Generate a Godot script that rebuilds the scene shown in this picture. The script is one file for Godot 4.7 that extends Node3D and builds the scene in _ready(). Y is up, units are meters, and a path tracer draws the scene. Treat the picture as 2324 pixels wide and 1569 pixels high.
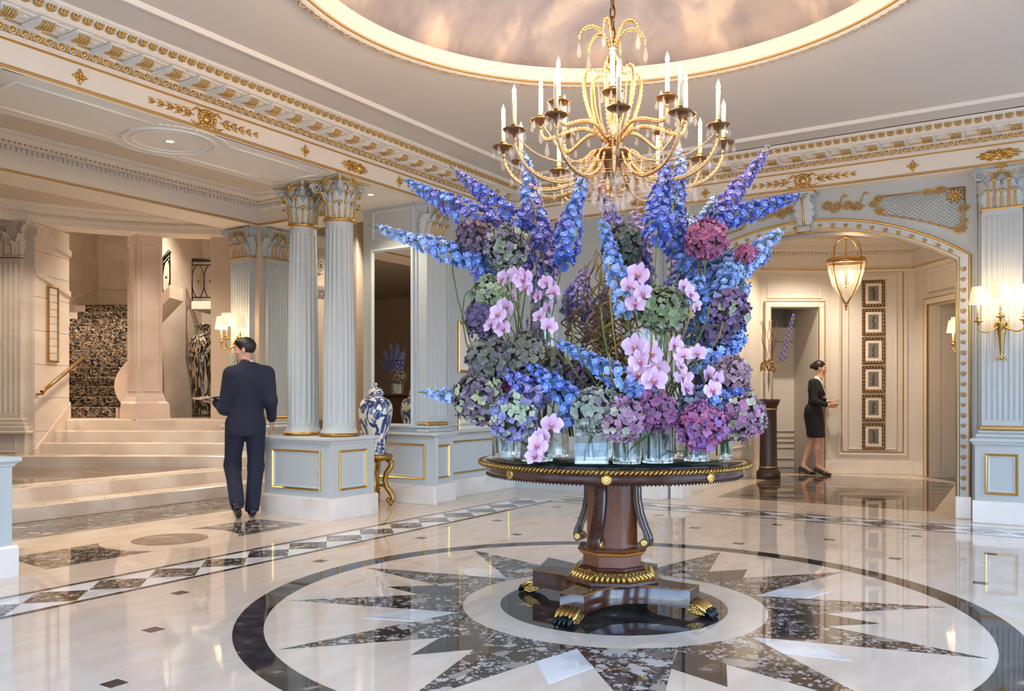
extends Node3D

var M := {}
var used := {}
var rng := RandomNumberGenerator.new()

func _ready() -> void:
	rng.seed = 7
	setup_camera()
	setup_light()
	make_materials()
	build_floor()
	build_shell()
	build_order()
	build_hall()
	build_vestibule()
	build_lamps()
	build_table()
	build_flowers()
	build_furnishings()
	build_people()

# ------------------------------------------------------------------ camera and light
func setup_camera() -> void:
	var c := Camera3D.new()
	c.name = "camera"
	c.projection = Camera3D.PROJECTION_FRUSTUM
	c.near = 0.05
	c.far = 100.0
	c.size = 0.05 * 1569.0 / 1915.0
	c.frustum_offset = Vector2(0, 0.05 * 112.5 / 1915.0)
	c.position = Vector3(2.15, 1.22, 4.475)
	c.rotation.y = atan2(0.5366, 0.8438)
	c.current = true
	add_child(c)

func setup_light() -> void:
	var e := Environment.new()
	e.background_mode = Environment.BG_SKY
	var sm := ProceduralSkyMaterial.new()
	sm.sky_top_color = Color(0.56, 0.72, 0.91)
	sm.sky_horizon_color = Color(0.80, 0.88, 0.94)
	sm.ground_bottom_color = Color(0.52, 0.55, 0.58)
	sm.ground_horizon_color = Color(0.66, 0.72, 0.78)
	sm.sky_energy_multiplier = 2.6
	sm.ground_energy_multiplier = 1.6
	var sky := Sky.new()
	sky.sky_material = sm
	e.sky = sky
	e.tonemap_mode = Environment.TONE_MAPPER_LINEAR
	e.tonemap_exposure = 1.58
	e.sdfgi_enabled = true
	e.ssao_enabled = true
	e.ssil_enabled = true
	var w := WorldEnvironment.new()
	w.name = "world"
	w.environment = e
	add_child(w)

func omni(called: String, at: Vector3, color: Color, energy: float, size: float, parent: Node = self) -> void:
	var l := OmniLight3D.new()
	l.name = called
	l.light_color = color
	l.light_energy = energy
	l.light_size = size
	l.omni_range = 25.0
	l.omni_attenuation = 2.0
	l.shadow_enabled = true
	parent.add_child(l, true)
	l.position = at

func spot(called: String, at: Vector3, color: Color, energy: float, size: float, angle: float) -> void:
	var l := SpotLight3D.new()
	l.name = called
	l.light_color = color
	l.light_energy = energy
	l.light_size = size
	l.spot_range = 20.0
	l.spot_attenuation = 2.0
	l.spot_angle = angle
	l.spot_angle_attenuation = 0.6
	l.shadow_enabled = true
	add_child(l, true)
	l.position = at
	l.rotation.x = -PI / 2

# ------------------------------------------------------------------ nodes
func numbered(called: String) -> String:
	if not used.has(called):
		used[called] = 0
		return called
	used[called] += 1
	return "%s_%03d" % [called, used[called]]

func thing(called: String, label: String, category: String, at := Vector3.ZERO, turn := 0.0, group := "") -> Node3D:
	var o := Node3D.new()
	o.name = numbered(called)
	add_child(o)
	o.position = at
	o.rotation.y = turn
	tag(o, label, category, group)
	return o

func tag(o: Node, label: String, category: String, group := "") -> void:
	o.set_meta("label", label)
	o.set_meta("category", category)
	if group:
		o.set_meta("group", group)

func setting(called: String, label := "", category := "") -> Node3D:
	var o := Node3D.new()
	o.name = numbered(called)
	add_child(o)
	o.set_meta("kind", "structure")
	if label:
		o.set_meta("label", label)
	if category:
		o.set_meta("category", category)
	return o

func inst(parent: Node, called: String, mesh: Mesh, mat: Material, xf := Transform3D.IDENTITY) -> MeshInstance3D:
	var o := MeshInstance3D.new()
	o.name = called
	o.mesh = mesh
	o.material_override = mat
	parent.add_child(o, true)
	o.transform = xf
	return o

func part(parent: Node, called: String, st: SurfaceTool, mat: Material, xf := Transform3D.IDENTITY) -> MeshInstance3D:
	return inst(parent, called, done(st), mat, xf)

func lone(called: String, st: SurfaceTool, mat: Material, label: String, category: String, xf := Transform3D.IDENTITY, group := "") -> MeshInstance3D:
	var o := inst(self, numbered(called), done(st), mat, xf)
	tag(o, label, category, group)
	return o

# ------------------------------------------------------------------ mesh tools (faces are given counter-clockwise as seen from outside)
var sg := 0

func mb() -> SurfaceTool:
	var st := SurfaceTool.new()
	st.begin(Mesh.PRIMITIVE_TRIANGLES)
	return st

func done(st: SurfaceTool) -> ArrayMesh:
	st.generate_normals()
	st.index()
	return st.commit()

func flat(st: SurfaceTool) -> void:
	st.set_smooth_group(-1)

func smooth(st: SurfaceTool) -> void:
	sg += 1
	st.set_smooth_group(sg)

func tri(st: SurfaceTool, a: Vector3, b: Vector3, c: Vector3) -> void:
	st.add_vertex(a)
	st.add_vertex(c)
	st.add_vertex(b)

func quad(st: SurfaceTool, a: Vector3, b: Vector3, c: Vector3, d: Vector3) -> void:
	tri(st, a, b, c)
	tri(st, a, c, d)

func quad_uv(st: SurfaceTool, p: Array, t: Array) -> void:
	for k in [0, 2, 1, 0, 3, 2]:
		st.set_uv(t[k])
		st.add_vertex(p[k])

func box(st: SurfaceTool, lo: Vector3, hi: Vector3, b := 0.0, xf := Transform3D.IDENTITY) -> void:
	flat(st)
	var c := (lo + hi) * 0.5
	var h := (hi - lo) * 0.5
	b = minf(b, minf(h.x, minf(h.y, h.z)) * 0.8)
	if b <= 0.0:
		for ax in 3:
			for s in [-1.0, 1.0]:
				var n := Vector3.ZERO
				n[ax] = s
				var u := Vector3.ZERO
				u[(ax + 1) % 3] = 1.0
				var w := n.cross(u)
				quad(st, xf * (c + (n - u - w) * h), xf * (c + (n + u - w) * h), xf * (c + (n + u + w) * h), xf * (c + (n - u + w) * h))
		return
	for ax in 3:
		for s in [-1.0, 1.0]:
			var n := Vector3.ZERO
			n[ax] = s
			var u := Vector3.ZERO
			u[(ax + 1) % 3] = 1.0
			var w := n.cross(u)
			var g := h - Vector3(b, b, b)
			var f := n * h
			quad(st, xf * (c + f + (-u - w) * g), xf * (c + f + (u - w) * g), xf * (c + f + (u + w) * g), xf * (c + f + (-u + w) * g))
			var e := Vector3.ZERO
			e[(ax + 1) % 3] = 1.0
			var t := n.cross(e)
			for s2 in [-1.0, 1.0]:
				var m: Vector3 = e * s2
				if s2 > 0:
					quad(st, xf * (c + n * h + m * g - t * g), xf * (c + n * g + m * h - t * g), xf * (c + n * g + m * h + t * g), xf * (c + n * h + m * g + t * g))
				else:
					quad(st, xf * (c + n * h + m * g + t * g), xf * (c + n * g + m * h + t * g), xf * (c + n * g + m * h - t * g), xf * (c + n * h + m * g - t * g))
	for sx in [-1.0, 1.0]:
		for sy in [-1.0, 1.0]:
			for sz in [-1.0, 1.0]:
				var s := Vector3(sx, sy, sz)
				var p := c + s * (h - Vector3(b, b, b))
				var x := p + Vector3(sx * b, 0, 0)
				var y := p + Vector3(0, sy * b, 0)
				var z := p + Vector3(0, 0, sz * b)
				if sx * sy * sz > 0:
					tri(st, xf * x, xf * y, xf * z)
				else:
					tri(st, xf * x, xf * z, xf * y)

# a grid of points, rows from bottom to top, columns counter-clockwise seen from above
func grid(st: SurfaceTool, rows: Array, closed_cols := true, uvs := false) -> void:
	var nr := rows.size()
	var nc: int = rows[0].size()
	for r in nr - 1:
		for c in (nc if closed_cols and not uvs else nc - 1):
			var d := (c + 1) % nc
			var a: Vector3 = rows[r][c]
			var b: Vector3 = rows[r][d]
			var e: Vector3 = rows[r + 1][d]
			var g: Vector3 = rows[r + 1][c]
			if uvs:
				var u0 := float(c) / (nc - 1)
				var u1 := float(c + 1) / (nc - 1)
				var v0 := 1.0 - float(r) / (nr - 1)
				var v1 := 1.0 - float(r + 1) / (nr - 1)
				quad_uv(st, [a, b, e, g], [Vector2(u0, v0), Vector2(u1, v0), Vector2(u1, v1), Vector2(u0, v1)])
			else:
				if not a.is_equal_approx(b):
					tri(st, a, b, e)
				if not e.is_equal_approx(g):
					tri(st, a, e, g)

# profile (radius, height) from bottom to top turned round the y axis
func lathe(st: SurfaceTool, prof: Array, seg := 24, xf := Transform3D.IDENTITY, uvs := false, smoothed := true) -> void:
	if smoothed:
		smooth(st)
	else:
		flat(st)
	var rows := []
	for p in prof:
		var row := PackedVector3Array()
		for k in (seg + 1 if uvs else seg):
			var a := TAU * k / seg
			row.append(xf * Vector3(p.x * cos(a), p.y, -p.x * sin(a)))
		rows.append(row)
	grid(st, rows, true, uvs)

# lathe whose profile keeps its corners: every piece of the profile gets its own smooth group
func lathe_sharp(st: SurfaceTool, prof: Array, seg := 24, xf := Transform3D.IDENTITY) -> void:
	for k in prof.size() - 1:
		lathe(st, [prof[k], prof[k + 1]], seg, xf)

func ball(st: SurfaceTool, at: Vector3, r: Vector3, seg := 10, rings := 6, basis := Basis.IDENTITY) -> void:
	smooth(st)
	var rows := []
	for i in rings + 1:
		var t := -PI / 2 + PI * i / rings
		var row := PackedVector3Array()
		for k in seg:
			var a := TAU * k / seg
			row.append(at + basis * Vector3(r.x * cos(t) * cos(a), r.y * sin(t), -r.z * cos(t) * sin(a)))
		rows.append(row)
	grid(st, rows)

# tube along a path; radii one per point or a single one
func tube(st: SurfaceTool, path: Array, radii, seg := 8, caps := true, squash := 1.0) -> void:
	smooth(st)
	var n := path.size()
	var rows := []
	var t0: Vector3 = (path[1] - path[0]).normalized()
	var up := Vector3.UP if absf(t0.y) < 0.9 else Vector3.RIGHT
	var u := t0.cross(up).normalized()
	for i in n:
		var t: Vector3 = (path[mini(i + 1, n - 1)] - path[maxi(i - 1, 0)]).normalized()
		u = (u - t * u.dot(t)).normalized()
		var w := t.cross(u)
		var r: float = radii[i] if radii is Array else radii
		var row := PackedVector3Array()
		for k in seg:
			var a := TAU * k / seg
			row.append(path[i] + u * (cos(a) * r) + w * (sin(a) * r * squash))
		rows.append(row)
	grid(st, rows)
	if caps:
		for e in [0, n - 1]:
			var row: PackedVector3Array = rows[e]
			for k in range(1, seg - 1):
				if e == 0:
					tri(st, row[0], row[k + 1], row[k])
				else:
					tri(st, row[0], row[k], row[k + 1])

# profile of (out, y) swept along a plan line of (x, z); out lies to the left of the way one walks
func mould(st: SurfaceTool, prof: Array, line: Array, closed := false, smoothed := false, caps := true) -> void:
	var n := line.size()
	var offs := []
	for i in n:
		var p: Vector2 = line[i]
		var d0: Vector2 = (p - line[(i - 1 + n) % n]).normalized() if closed or i > 0 else (line[1] - p).normalized()
		var d1: Vector2 = (line[(i + 1) % n] - p).normalized() if closed or i < n - 1 else d0
		var n0 := Vector2(d0.y, -d0.x)
		var n1 := Vector2(d1.y, -d1.x)
		var m := (n0 + n1).normalized()
		offs.append(m / maxf(0.25, m.dot(n0)))
	var total := n if closed else n - 1
	for i in total:
		var j := (i + 1) % n
		if not smoothed:
			flat(st)
		for k in prof.size() - 1:
			if smoothed:
				st.set_smooth_group(sg + 1 + k)
			var p: Vector2 = prof[k]
			var q: Vector2 = prof[k + 1]
			var a: Vector2 = line[i] + offs[i] * p.x
			var b: Vector2 = line[j] + offs[j] * p.x
			var c: Vector2 = line[j] + offs[j] * q.x
			var d: Vector2 = line[i] + offs[i] * q.x
			quad(st, Vector3(b.x, p.y, b.y), Vector3(a.x, p.y, a.y), Vector3(d.x, q.y, d.y), Vector3(c.x, q.y, c.y))
	sg += prof.size() + 2
	if caps and not closed:
		flat(st)
		var idx := Geometry2D.triangulate_polygon(PackedVector2Array(prof))
		for e in [0, n - 1]:
			for t in range(0, idx.size(), 3):
				var v := []
				for m in 3:
					var p: Vector2 = prof[idx[t + m]]
					var w: Vector2 = line[e] + offs[e] * p.x
					v.append(Vector3(w.x, p.y, w.y))
				tri(st, v[0], v[1], v[2])

# polygon of (x, y) pushed from z0 to z1 with chamfered edges, then placed by xf
func prism(st: SurfaceTool, poly: Array, z0: float, z1: float, xf := Transform3D.IDENTITY, bevel := 0.0, soft := false) -> void:
	flat(st)
	var p := PackedVector2Array(poly)
	if Geometry2D.is_polygon_clockwise(p):
		p.reverse()
	var top := p
	if bevel > 0.0:
		var q := Geometry2D.offset_polygon(p, -bevel, Geometry2D.JOIN_MITER)
		if q.size() == 1 and q[0].size() == p.size():
			top = q[0]
			if Geometry2D.is_polygon_clockwise(top):
				top.reverse()
			var best := 0
			for k in top.size():
				if top[k].distance_to(p[0]) < top[best].distance_to(p[0]):
					best = k
			var r := PackedVector2Array()
			for k in top.size():
				r.append(top[(best + k) % top.size()])
			top = r
		else:
			bevel = 0.0
	var idx := Geometry2D.triangulate_polygon(top)
	for t in range(0, idx.size(), 3):
		var a := Vector3(top[idx[t]].x, top[idx[t]].y, z1)
		var b := Vector3(top[idx[t + 1]].x, top[idx[t + 1]].y, z1)
		var c := Vector3(top[idx[t + 2]].x, top[idx[t + 2]].y, z1)
		if (b - a).cross(c - a).z < 0:
			var s := b
			b = c
			c = s
		tri(st, xf * a, xf * b, xf * c)
	idx = Geometry2D.triangulate_polygon(p)
	for t in range(0, idx.size(), 3):
		var a := Vector3(p[idx[t]].x, p[idx[t]].y, z0)
		var b := Vector3(p[idx[t + 1]].x, p[idx[t + 1]].y, z0)
		var c := Vector3(p[idx[t + 2]].x, p[idx[t + 2]].y, z0)
		if (b - a).cross(c - a).z > 0:
			var s := b
			b = c
			c = s
		tri(st, xf * a, xf * b, xf * c)
	for k in p.size():
		var j := (k + 1) % p.size()
		if soft and absf((p[k] - p[k - 1]).angle_to(p[j] - p[k])) > 0.6 or k == 0 and soft:
			smooth(st)
		var a := Vector3(p[k].x, p[k].y, z0)
		var b := Vector3(p[j].x, p[j].y, z0)
		var c := Vector3(p[j].x, p[j].y, z1 - bevel)
		var d := Vector3(p[k].x, p[k].y, z1 - bevel)
		quad(st, xf * a, xf * b, xf * c, xf * d)
		if bevel > 0.0:
			quad(st, xf * d, xf * c, xf * Vector3(top[j].x, top[j].y, z1), xf * Vector3(top[k].x, top[k].y, z1))

# the frame of a wall: x along the wall, y up, z out of the wall
func on_wall(at: Vector3, out: Vector3) -> Transform3D:
	out = out.normalized()
	var x := Vector3.UP.cross(out).normalized()
	return Transform3D(Basis(x, Vector3.UP, out), at)

func arc(cx: float, cy: float, r: float, a0: float, a1: float, n: int) -> Array:
	var out := []
	for k in n + 1:
		var a := lerpf(a0, a1, float(k) / n)
		out.append(Vector2(cx + r * cos(a), cy + r * sin(a)))
	return out

func ring_line(r: float, n := 96) -> Array:
	var out := []
	for k in n:
		out.append(Vector2(r * cos(TAU * k / n), r * sin(TAU * k / n)))
	return out

# rectangular picture moulding: profile (in from the edge, out of the wall) round a rectangle w x h centred on the frame xf
func rect_mould(st: SurfaceTool, w: float, h: float, prof: Array, xf: Transform3D) -> void:
	flat(st)
	var sx := [-1.0, 1.0, 1.0, -1.0]
	var sy := [-1.0, -1.0, 1.0, 1.0]
	for i in 4:
		var j := (i + 1) % 4
		for k in prof.size() - 1:
			var p: Vector2 = prof[k]
			var q: Vector2 = prof[k + 1]
			var a := xf * Vector3(sx[i] * (w / 2 - p.x), sy[i] * (h / 2 - p.x), p.y)
			var b := xf * Vector3(sx[j] * (w / 2 - p.x), sy[j] * (h / 2 - p.x), p.y)
			var c := xf * Vector3(sx[j] * (w / 2 - q.x), sy[j] * (h / 2 - q.x), q.y)
			var d := xf * Vector3(sx[i] * (w / 2 - q.x), sy[i] * (h / 2 - q.x), q.y)
			quad(st, a, b, c, d)

# ------------------------------------------------------------------ materials
func mat(called: String, color: Color, rough := 0.6, metal := 0.0) -> StandardMaterial3D:
	var m := StandardMaterial3D.new()
	m.resource_name = called
	m.albedo_color = color
	m.roughness = rough
	m.metallic = metal
	M[called] = m
	return m

func c8(r: int, g: int, b: int) -> Color:
	return Color(r / 255.0, g / 255.0, b / 255.0)

func noise(seed_: int, freq: float, oct := 4, kind := FastNoiseLite.TYPE_SIMPLEX_SMOOTH) -> FastNoiseLite:
	var n := FastNoiseLite.new()
	n.seed = seed_
	n.noise_type = kind
	n.frequency = freq
	n.fractal_octaves = oct
	return n

# a texture computed point by point: fn(u, v) gives a colour (sRGB), u and v run from 0 to 1
func painted(w: int, h: int, fn: Callable) -> ImageTexture:
	var im := Image.create(w, h, false, Image.FORMAT_RGB8)
	for y in h:
		for x in w:
			im.set_pixel(x, y, fn.call((x + 0.5) / w, (y + 0.5) / h))
	return ImageTexture.create_from_image(im)

func veined(seed_: int, freq: float, colors: Array, stops: Array, size := 512, oct := 5, warp := 30.0) -> NoiseTexture2D:
	var n := noise(seed_, freq, oct)
	n.domain_warp_enabled = true
	n.domain_warp_amplitude = warp
	n.domain_warp_frequency = freq * 1.5
	var t := NoiseTexture2D.new()
	t.width = size
	t.height = size
	t.seamless = true
	t.noise = n
	var g := Gradient.new()
	g.offsets = PackedFloat32Array(stops)
	g.colors = PackedColorArray(colors)
	t.color_ramp = g
	return t

func bumpy(m: StandardMaterial3D, seed_: int, freq: float, depth: float, scale: float, oct := 3) -> void:
	var t := NoiseTexture2D.new()
	t.width = 256
	t.height = 256
	t.seamless = true
	t.noise = noise(seed_, freq, oct)
	m.heightmap_enabled = true
	m.heightmap_texture = t
	m.heightmap_scale = depth
	world_map(m, scale)

func world_map(m: StandardMaterial3D, scale: float) -> void:
	m.uv1_triplanar = true
	m.uv1_world_triplanar = true
	m.uv1_scale = Vector3(scale, scale, scale)

func own_map(m: StandardMaterial3D, scale: Vector3) -> void:
	m.uv1_triplanar = true
	m.uv1_scale = scale

func breccia() -> ImageTexture:
	# dark broken stone: angular pieces of several sizes in a dark ground
	var a := noise(5, 1.0, 1, FastNoiseLite.TYPE_CELLULAR)
	a.cellular_return_type = FastNoiseLite.RETURN_CELL_VALUE
	a.cellular_jitter = 1.0
	var ad := noise(5, 1.0, 1, FastNoiseLite.TYPE_CELLULAR)
	ad.cellular_return_type = FastNoiseLite.RETURN_DISTANCE2_SUB
	var w := noise(9, 1.0, 3)
	return painted(768, 768, func(u: float, v: float) -> Color:
		var dark := Color(0.18, 0.165, 0.165)
		var col := dark.lerp(Color(0.30, 0.265, 0.25), 0.5 + 0.5 * w.get_noise_2d(u * 40.0, v * 40.0))
		for lv in [[60.0, 0.70, 0.0], [26.0, 0.40, 31.0], [11.0, 0.26, 77.0]]:
			var k: float = lv[0]
			var x: float = u * k + lv[2] + 0.35 * w.get_noise_2d(u * k * 1.6, v * k * 1.6 + 50.0)
			var y: float = v * k + 0.35 * w.get_noise_2d(u * k * 1.6 + 90.0, v * k * 1.6)
			var c := a.get_noise_2d(x, y) * 0.5 + 0.5
			var e := ad.get_noise_2d(x, y) + 1.0
			if c < lv[1] and e > 0.22:
				var tone := fposmod(c * 37.0, 1.0)
				var piece := Color(0.46, 0.41, 0.38)
				if tone > 0.42:
					piece = Color(0.70, 0.65, 0.61)
				if tone > 0.66:
					piece = Color(0.84, 0.81, 0.78)
				if tone < 0.12:
					piece = Color(0.33, 0.27, 0.17)
				if tone > 0.12 and tone < 0.3:
					piece = Color(0.24, 0.22, 0.23)
				col = piece.lerp(dark, 0.25 * (0.5 + 0.5 * w.get_noise_2d(u * 150.0, v * 150.0)))
		return col)

func gloss(m: StandardMaterial3D, rough := 0.04) -> StandardMaterial3D:
	m.roughness = rough
	m.metallic_specular = 0.62
	return m

func make_materials() -> void:
	# stone of the floor
	var m := gloss(mat("cream_marble", Color.WHITE), 0.035)
	m.albedo_texture = veined(3, 0.006, [c8(219, 202, 183), c8(224, 208, 190), c8(228, 213, 196), c8(222, 205, 187)], [0.25, 0.45, 0.6, 0.8])
	m.uv1_triplanar = true
	m.uv1_world_triplanar = true
	m.uv1_scale = Vector3(0.9, 0.9, 0.35)
	m = gloss(mat("white_marble", Color.WHITE), 0.04)
	m.albedo_texture = veined(14, 0.008, [c8(205, 205, 206), c8(232, 232, 231), c8(240, 240, 239)], [0.2, 0.45, 0.75], 256)
	world_map(m, 0.8)
	m = gloss(mat("dark_marble", Color.WHITE), 0.035)
	m.albedo_texture = veined(21, 0.01, [c8(48, 42, 40), c8(64, 57, 54), c8(80, 72, 68), c8(150, 140, 130)], [0.2, 0.5, 0.78, 0.93])
	world_map(m, 1.2)
	m = gloss(mat("breccia", Color.WHITE), 0.035)
	m.albedo_texture = breccia()
	world_map(m, 0.75)
	m = gloss(mat("brown_marble", Color.WHITE), 0.05)
	m.albedo_texture = veined(33, 0.012, [c8(98, 84, 72), c8(128, 112, 96), c8(168, 150, 132)], [0.25, 0.55, 0.85])
	world_map(m, 0.9)
	m = gloss(mat("step_marble", Color.WHITE), 0.16)
	m.albedo_texture = veined(41, 0.008, [c8(208, 190, 172), c8(224, 209, 193), c8(234, 222, 209)], [0.25, 0.5, 0.8], 256)
	world_map(m, 0.6)
	m = gloss(mat("skirting_marble", Color.WHITE), 0.22)
	m.albedo_texture = veined(43, 0.008, [c8(222, 213, 202), c8(232, 225, 216), c8(238, 233, 226)], [0.25, 0.5, 0.8], 256)
	world_map(m, 0.6)
	# paint and plaster
	m = mat("paint", c8(188, 194, 194), 0.5)
	m = mat("paint_light", c8(195, 203, 204), 0.5)
	m = mat("plaster", c8(236, 228, 215), 0.75)
	m = mat("ceiling_paint", c8(214, 203, 190), 0.8)
	m = mat("cream_paint", c8(215, 208, 197), 0.6)
	m = mat("limestone", Color.WHITE, 0.7)
	m.albedo_texture = veined(51, 0.01, [c8(206, 193, 178), c8(215, 203, 190), c8(222, 211, 199)], [0.25, 0.5, 0.8], 256)
	world_map(m, 0.7)
	m = mat("pink_stone", Color.WHITE, 0.6)
	m.albedo_texture = veined(52, 0.01, [c8(204, 182, 168), c8(212, 192, 179), c8(218, 199, 187)], [0.25, 0.5, 0.8], 256)
	world_map(m, 0.7)
	m = mat("hall_wall", c8(210, 192, 172), 0.7)
	# metal
	m = mat("gilt", c8(216, 172, 96), 0.3, 0.9)
	m = mat("gilt_soft", c8(208, 170, 106), 0.42, 0.75)
	bumpy(m, 71, 0.08, 0.25, 6.0)
	m = mat("brass", c8(196, 160, 104), 0.25, 1.0)
	m = mat("aged_brass", c8(140, 108, 70), 0.35, 1.0)
	m = mat("antique_gold", c8(176, 138, 72), 0.3, 0.95)
	bumpy(m, 72, 0.05, 0.4, 5.0)
	m = mat("iron", c8(26, 24, 23), 0.5, 0.6)
	m = mat("mirror", c8(235, 228, 214), 0.015, 1.0)
	m = mat("black_slot", c8(22, 20, 18), 0.7)
	m = mat("green_black", c8(18, 30, 34), 0.2, 0.4)
	# wood
	m = mat("mahogany", Color.WHITE, 0.16)
	m.metallic_specular = 0.6
	var wn := noise(81, 1.0, 3)
	m.albedo_texture = painted(256, 512, func(u: float, v: float) -> Color:
		var g := 0.5 + 0.5 * sin(u * 160.0 + 7.0 * wn.get_noise_2d(u * 6.0, v * 3.0)) * (0.5 + 0.5 * wn.get_noise_2d(u * 50.0, v * 3.0))
		var f := 0.5 + 0.5 * wn.get_noise_2d(u * 220.0, v * 8.0)
		return Color(0.33, 0.165, 0.09).lerp(Color(0.56, 0.32, 0.185), clampf(0.55 * g + 0.45 * f, 0, 1)))
	own_map(m, Vector3(2.2, 2.2, 2.2))
	m = mat("dark_mahogany", Color.WHITE, 0.16)
	m.metallic_specular = 0.6
	m.albedo_texture = painted(512, 256, func(u: float, v: float) -> Color:
		var f := 0.5 + 0.5 * wn.get_noise_2d(u * 9.0, v * 160.0)
		return Color(0.19, 0.085, 0.05).lerp(Color(0.34, 0.17, 0.10), f))
	own_map(m, Vector3(1.6, 1.6, 1.6))
	m = mat("honey_wood", c8(168, 108, 48), 0.25)
	m = mat("walnut", c8(62, 42, 32), 0.35)
	# glass
	m = mat("vase_glass", Color(0.93, 0.97, 0.97, 0.06), 0.02)
	m.transparency = BaseMaterial3D.TRANSPARENCY_ALPHA
	m = mat("clear_glass", Color(0.985, 0.995, 0.99, 0.03), 0.0)
	m.refraction_enabled = true
	m.refraction_scale = 0.05
	m = mat("water", Color(0.98, 0.992, 0.985, 0.03), 0.0)
	m.refraction_enabled = true
	m.refraction_scale = 0.033
	m = mat("crystal", Color(1.0, 0.97, 0.93, 0.06), 0.02)
	m.transparency = BaseMaterial3D.TRANSPARENCY_ALPHA
	m.metallic_specular = 0.9
	m = mat("crystal_solid", Color(1.0, 0.98, 0.95, 0.03), 0.0)
	m.refraction_enabled = true
	m.refraction_scale = 0.06
	m = mat("crystal_bead", c8(196, 160, 122), 0.06)
	m.metallic_specular = 0.9
	m.clearcoat_enabled = true
	m.clearcoat = 1.0
	m.clearcoat_roughness = 0.02
	m = mat("pane", Color(0.95, 0.97, 0.97, 0.08), 0.02)
	m.transparency = BaseMaterial3D.TRANSPARENCY_ALPHA
	m = mat("table_glass", c8(22, 34, 32), 0.01)
	m.metallic_specular = 0.6
	# lamps
	m = mat("flame_bulb", c8(255, 236, 200), 0.3)
	m.emission_enabled = true
	m.emission = c8(255, 226, 170)
	m.emission_energy_multiplier = 7.0
	m = mat("candle_sleeve", c8(226, 208, 172), 0.4)
	m = mat("shade_cloth", c8(250, 240, 220), 0.8)
	m.emission_enabled = true
	m.emission = c8(255, 214, 160)
	m.emission_energy_multiplier = 0.34
	m = mat("downlight", c8(255, 250, 240), 0.3)
	m.emission_enabled = true
	m.emission = c8(255, 240, 215)
	m.emission_energy_multiplier = 6.0
	m = mat("cove_lamp", c8(255, 240, 220), 0.3)
	m.emission_enabled = true
	m.emission = c8(255, 206, 156)
	m.emission_energy_multiplier = 0.35
	# plants
	for q in [["stem_green", 96, 116, 58], ["leaf_green", 84, 108, 52], ["twig", 112, 84, 58], ["twig_gold", 150, 116, 56]]:
		mat(q[0], c8(q[1], q[2], q[3]), 0.6)
	mat("frame_wood", c8(92, 64, 38), 0.4)
	mat("mount_board", c8(226, 218, 204), 0.8)
	mat("berry", c8(150, 112, 46), 0.6)
	mat("lilac", c8(128, 122, 176), 0.7)
	mat("carved_gold", c8(206, 178, 140), 0.5, 0.3)

# ------------------------------------------------------------------ floor
func plate(parent: Node, called: String, poly: Array, top: float, m: Material) -> void:
	var st := mb()
	var xf := Transform3D(Basis(Vector3.RIGHT, Vector3(0, 0, -1), Vector3.UP), Vector3.ZERO)
	prism(st, poly, -0.004, top, xf)
	part(parent, called, st, m)

func annulus(parent: Node, called: String, r0: float, r1: float, a0: float, a1: float, n: int, top: float, m: Material) -> void:
	var poly := arc(0, 0, r1, a0, a1, n)
	var inner := arc(0, 0, r0, a0, a1, n)
	inner.reverse()
	plate(parent, called, poly + inner, top, m)

func pr(r: float, deg: float) -> Vector2:
	return Vector2(r * cos(deg_to_rad(deg)), r * sin(deg_to_rad(deg)))

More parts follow.
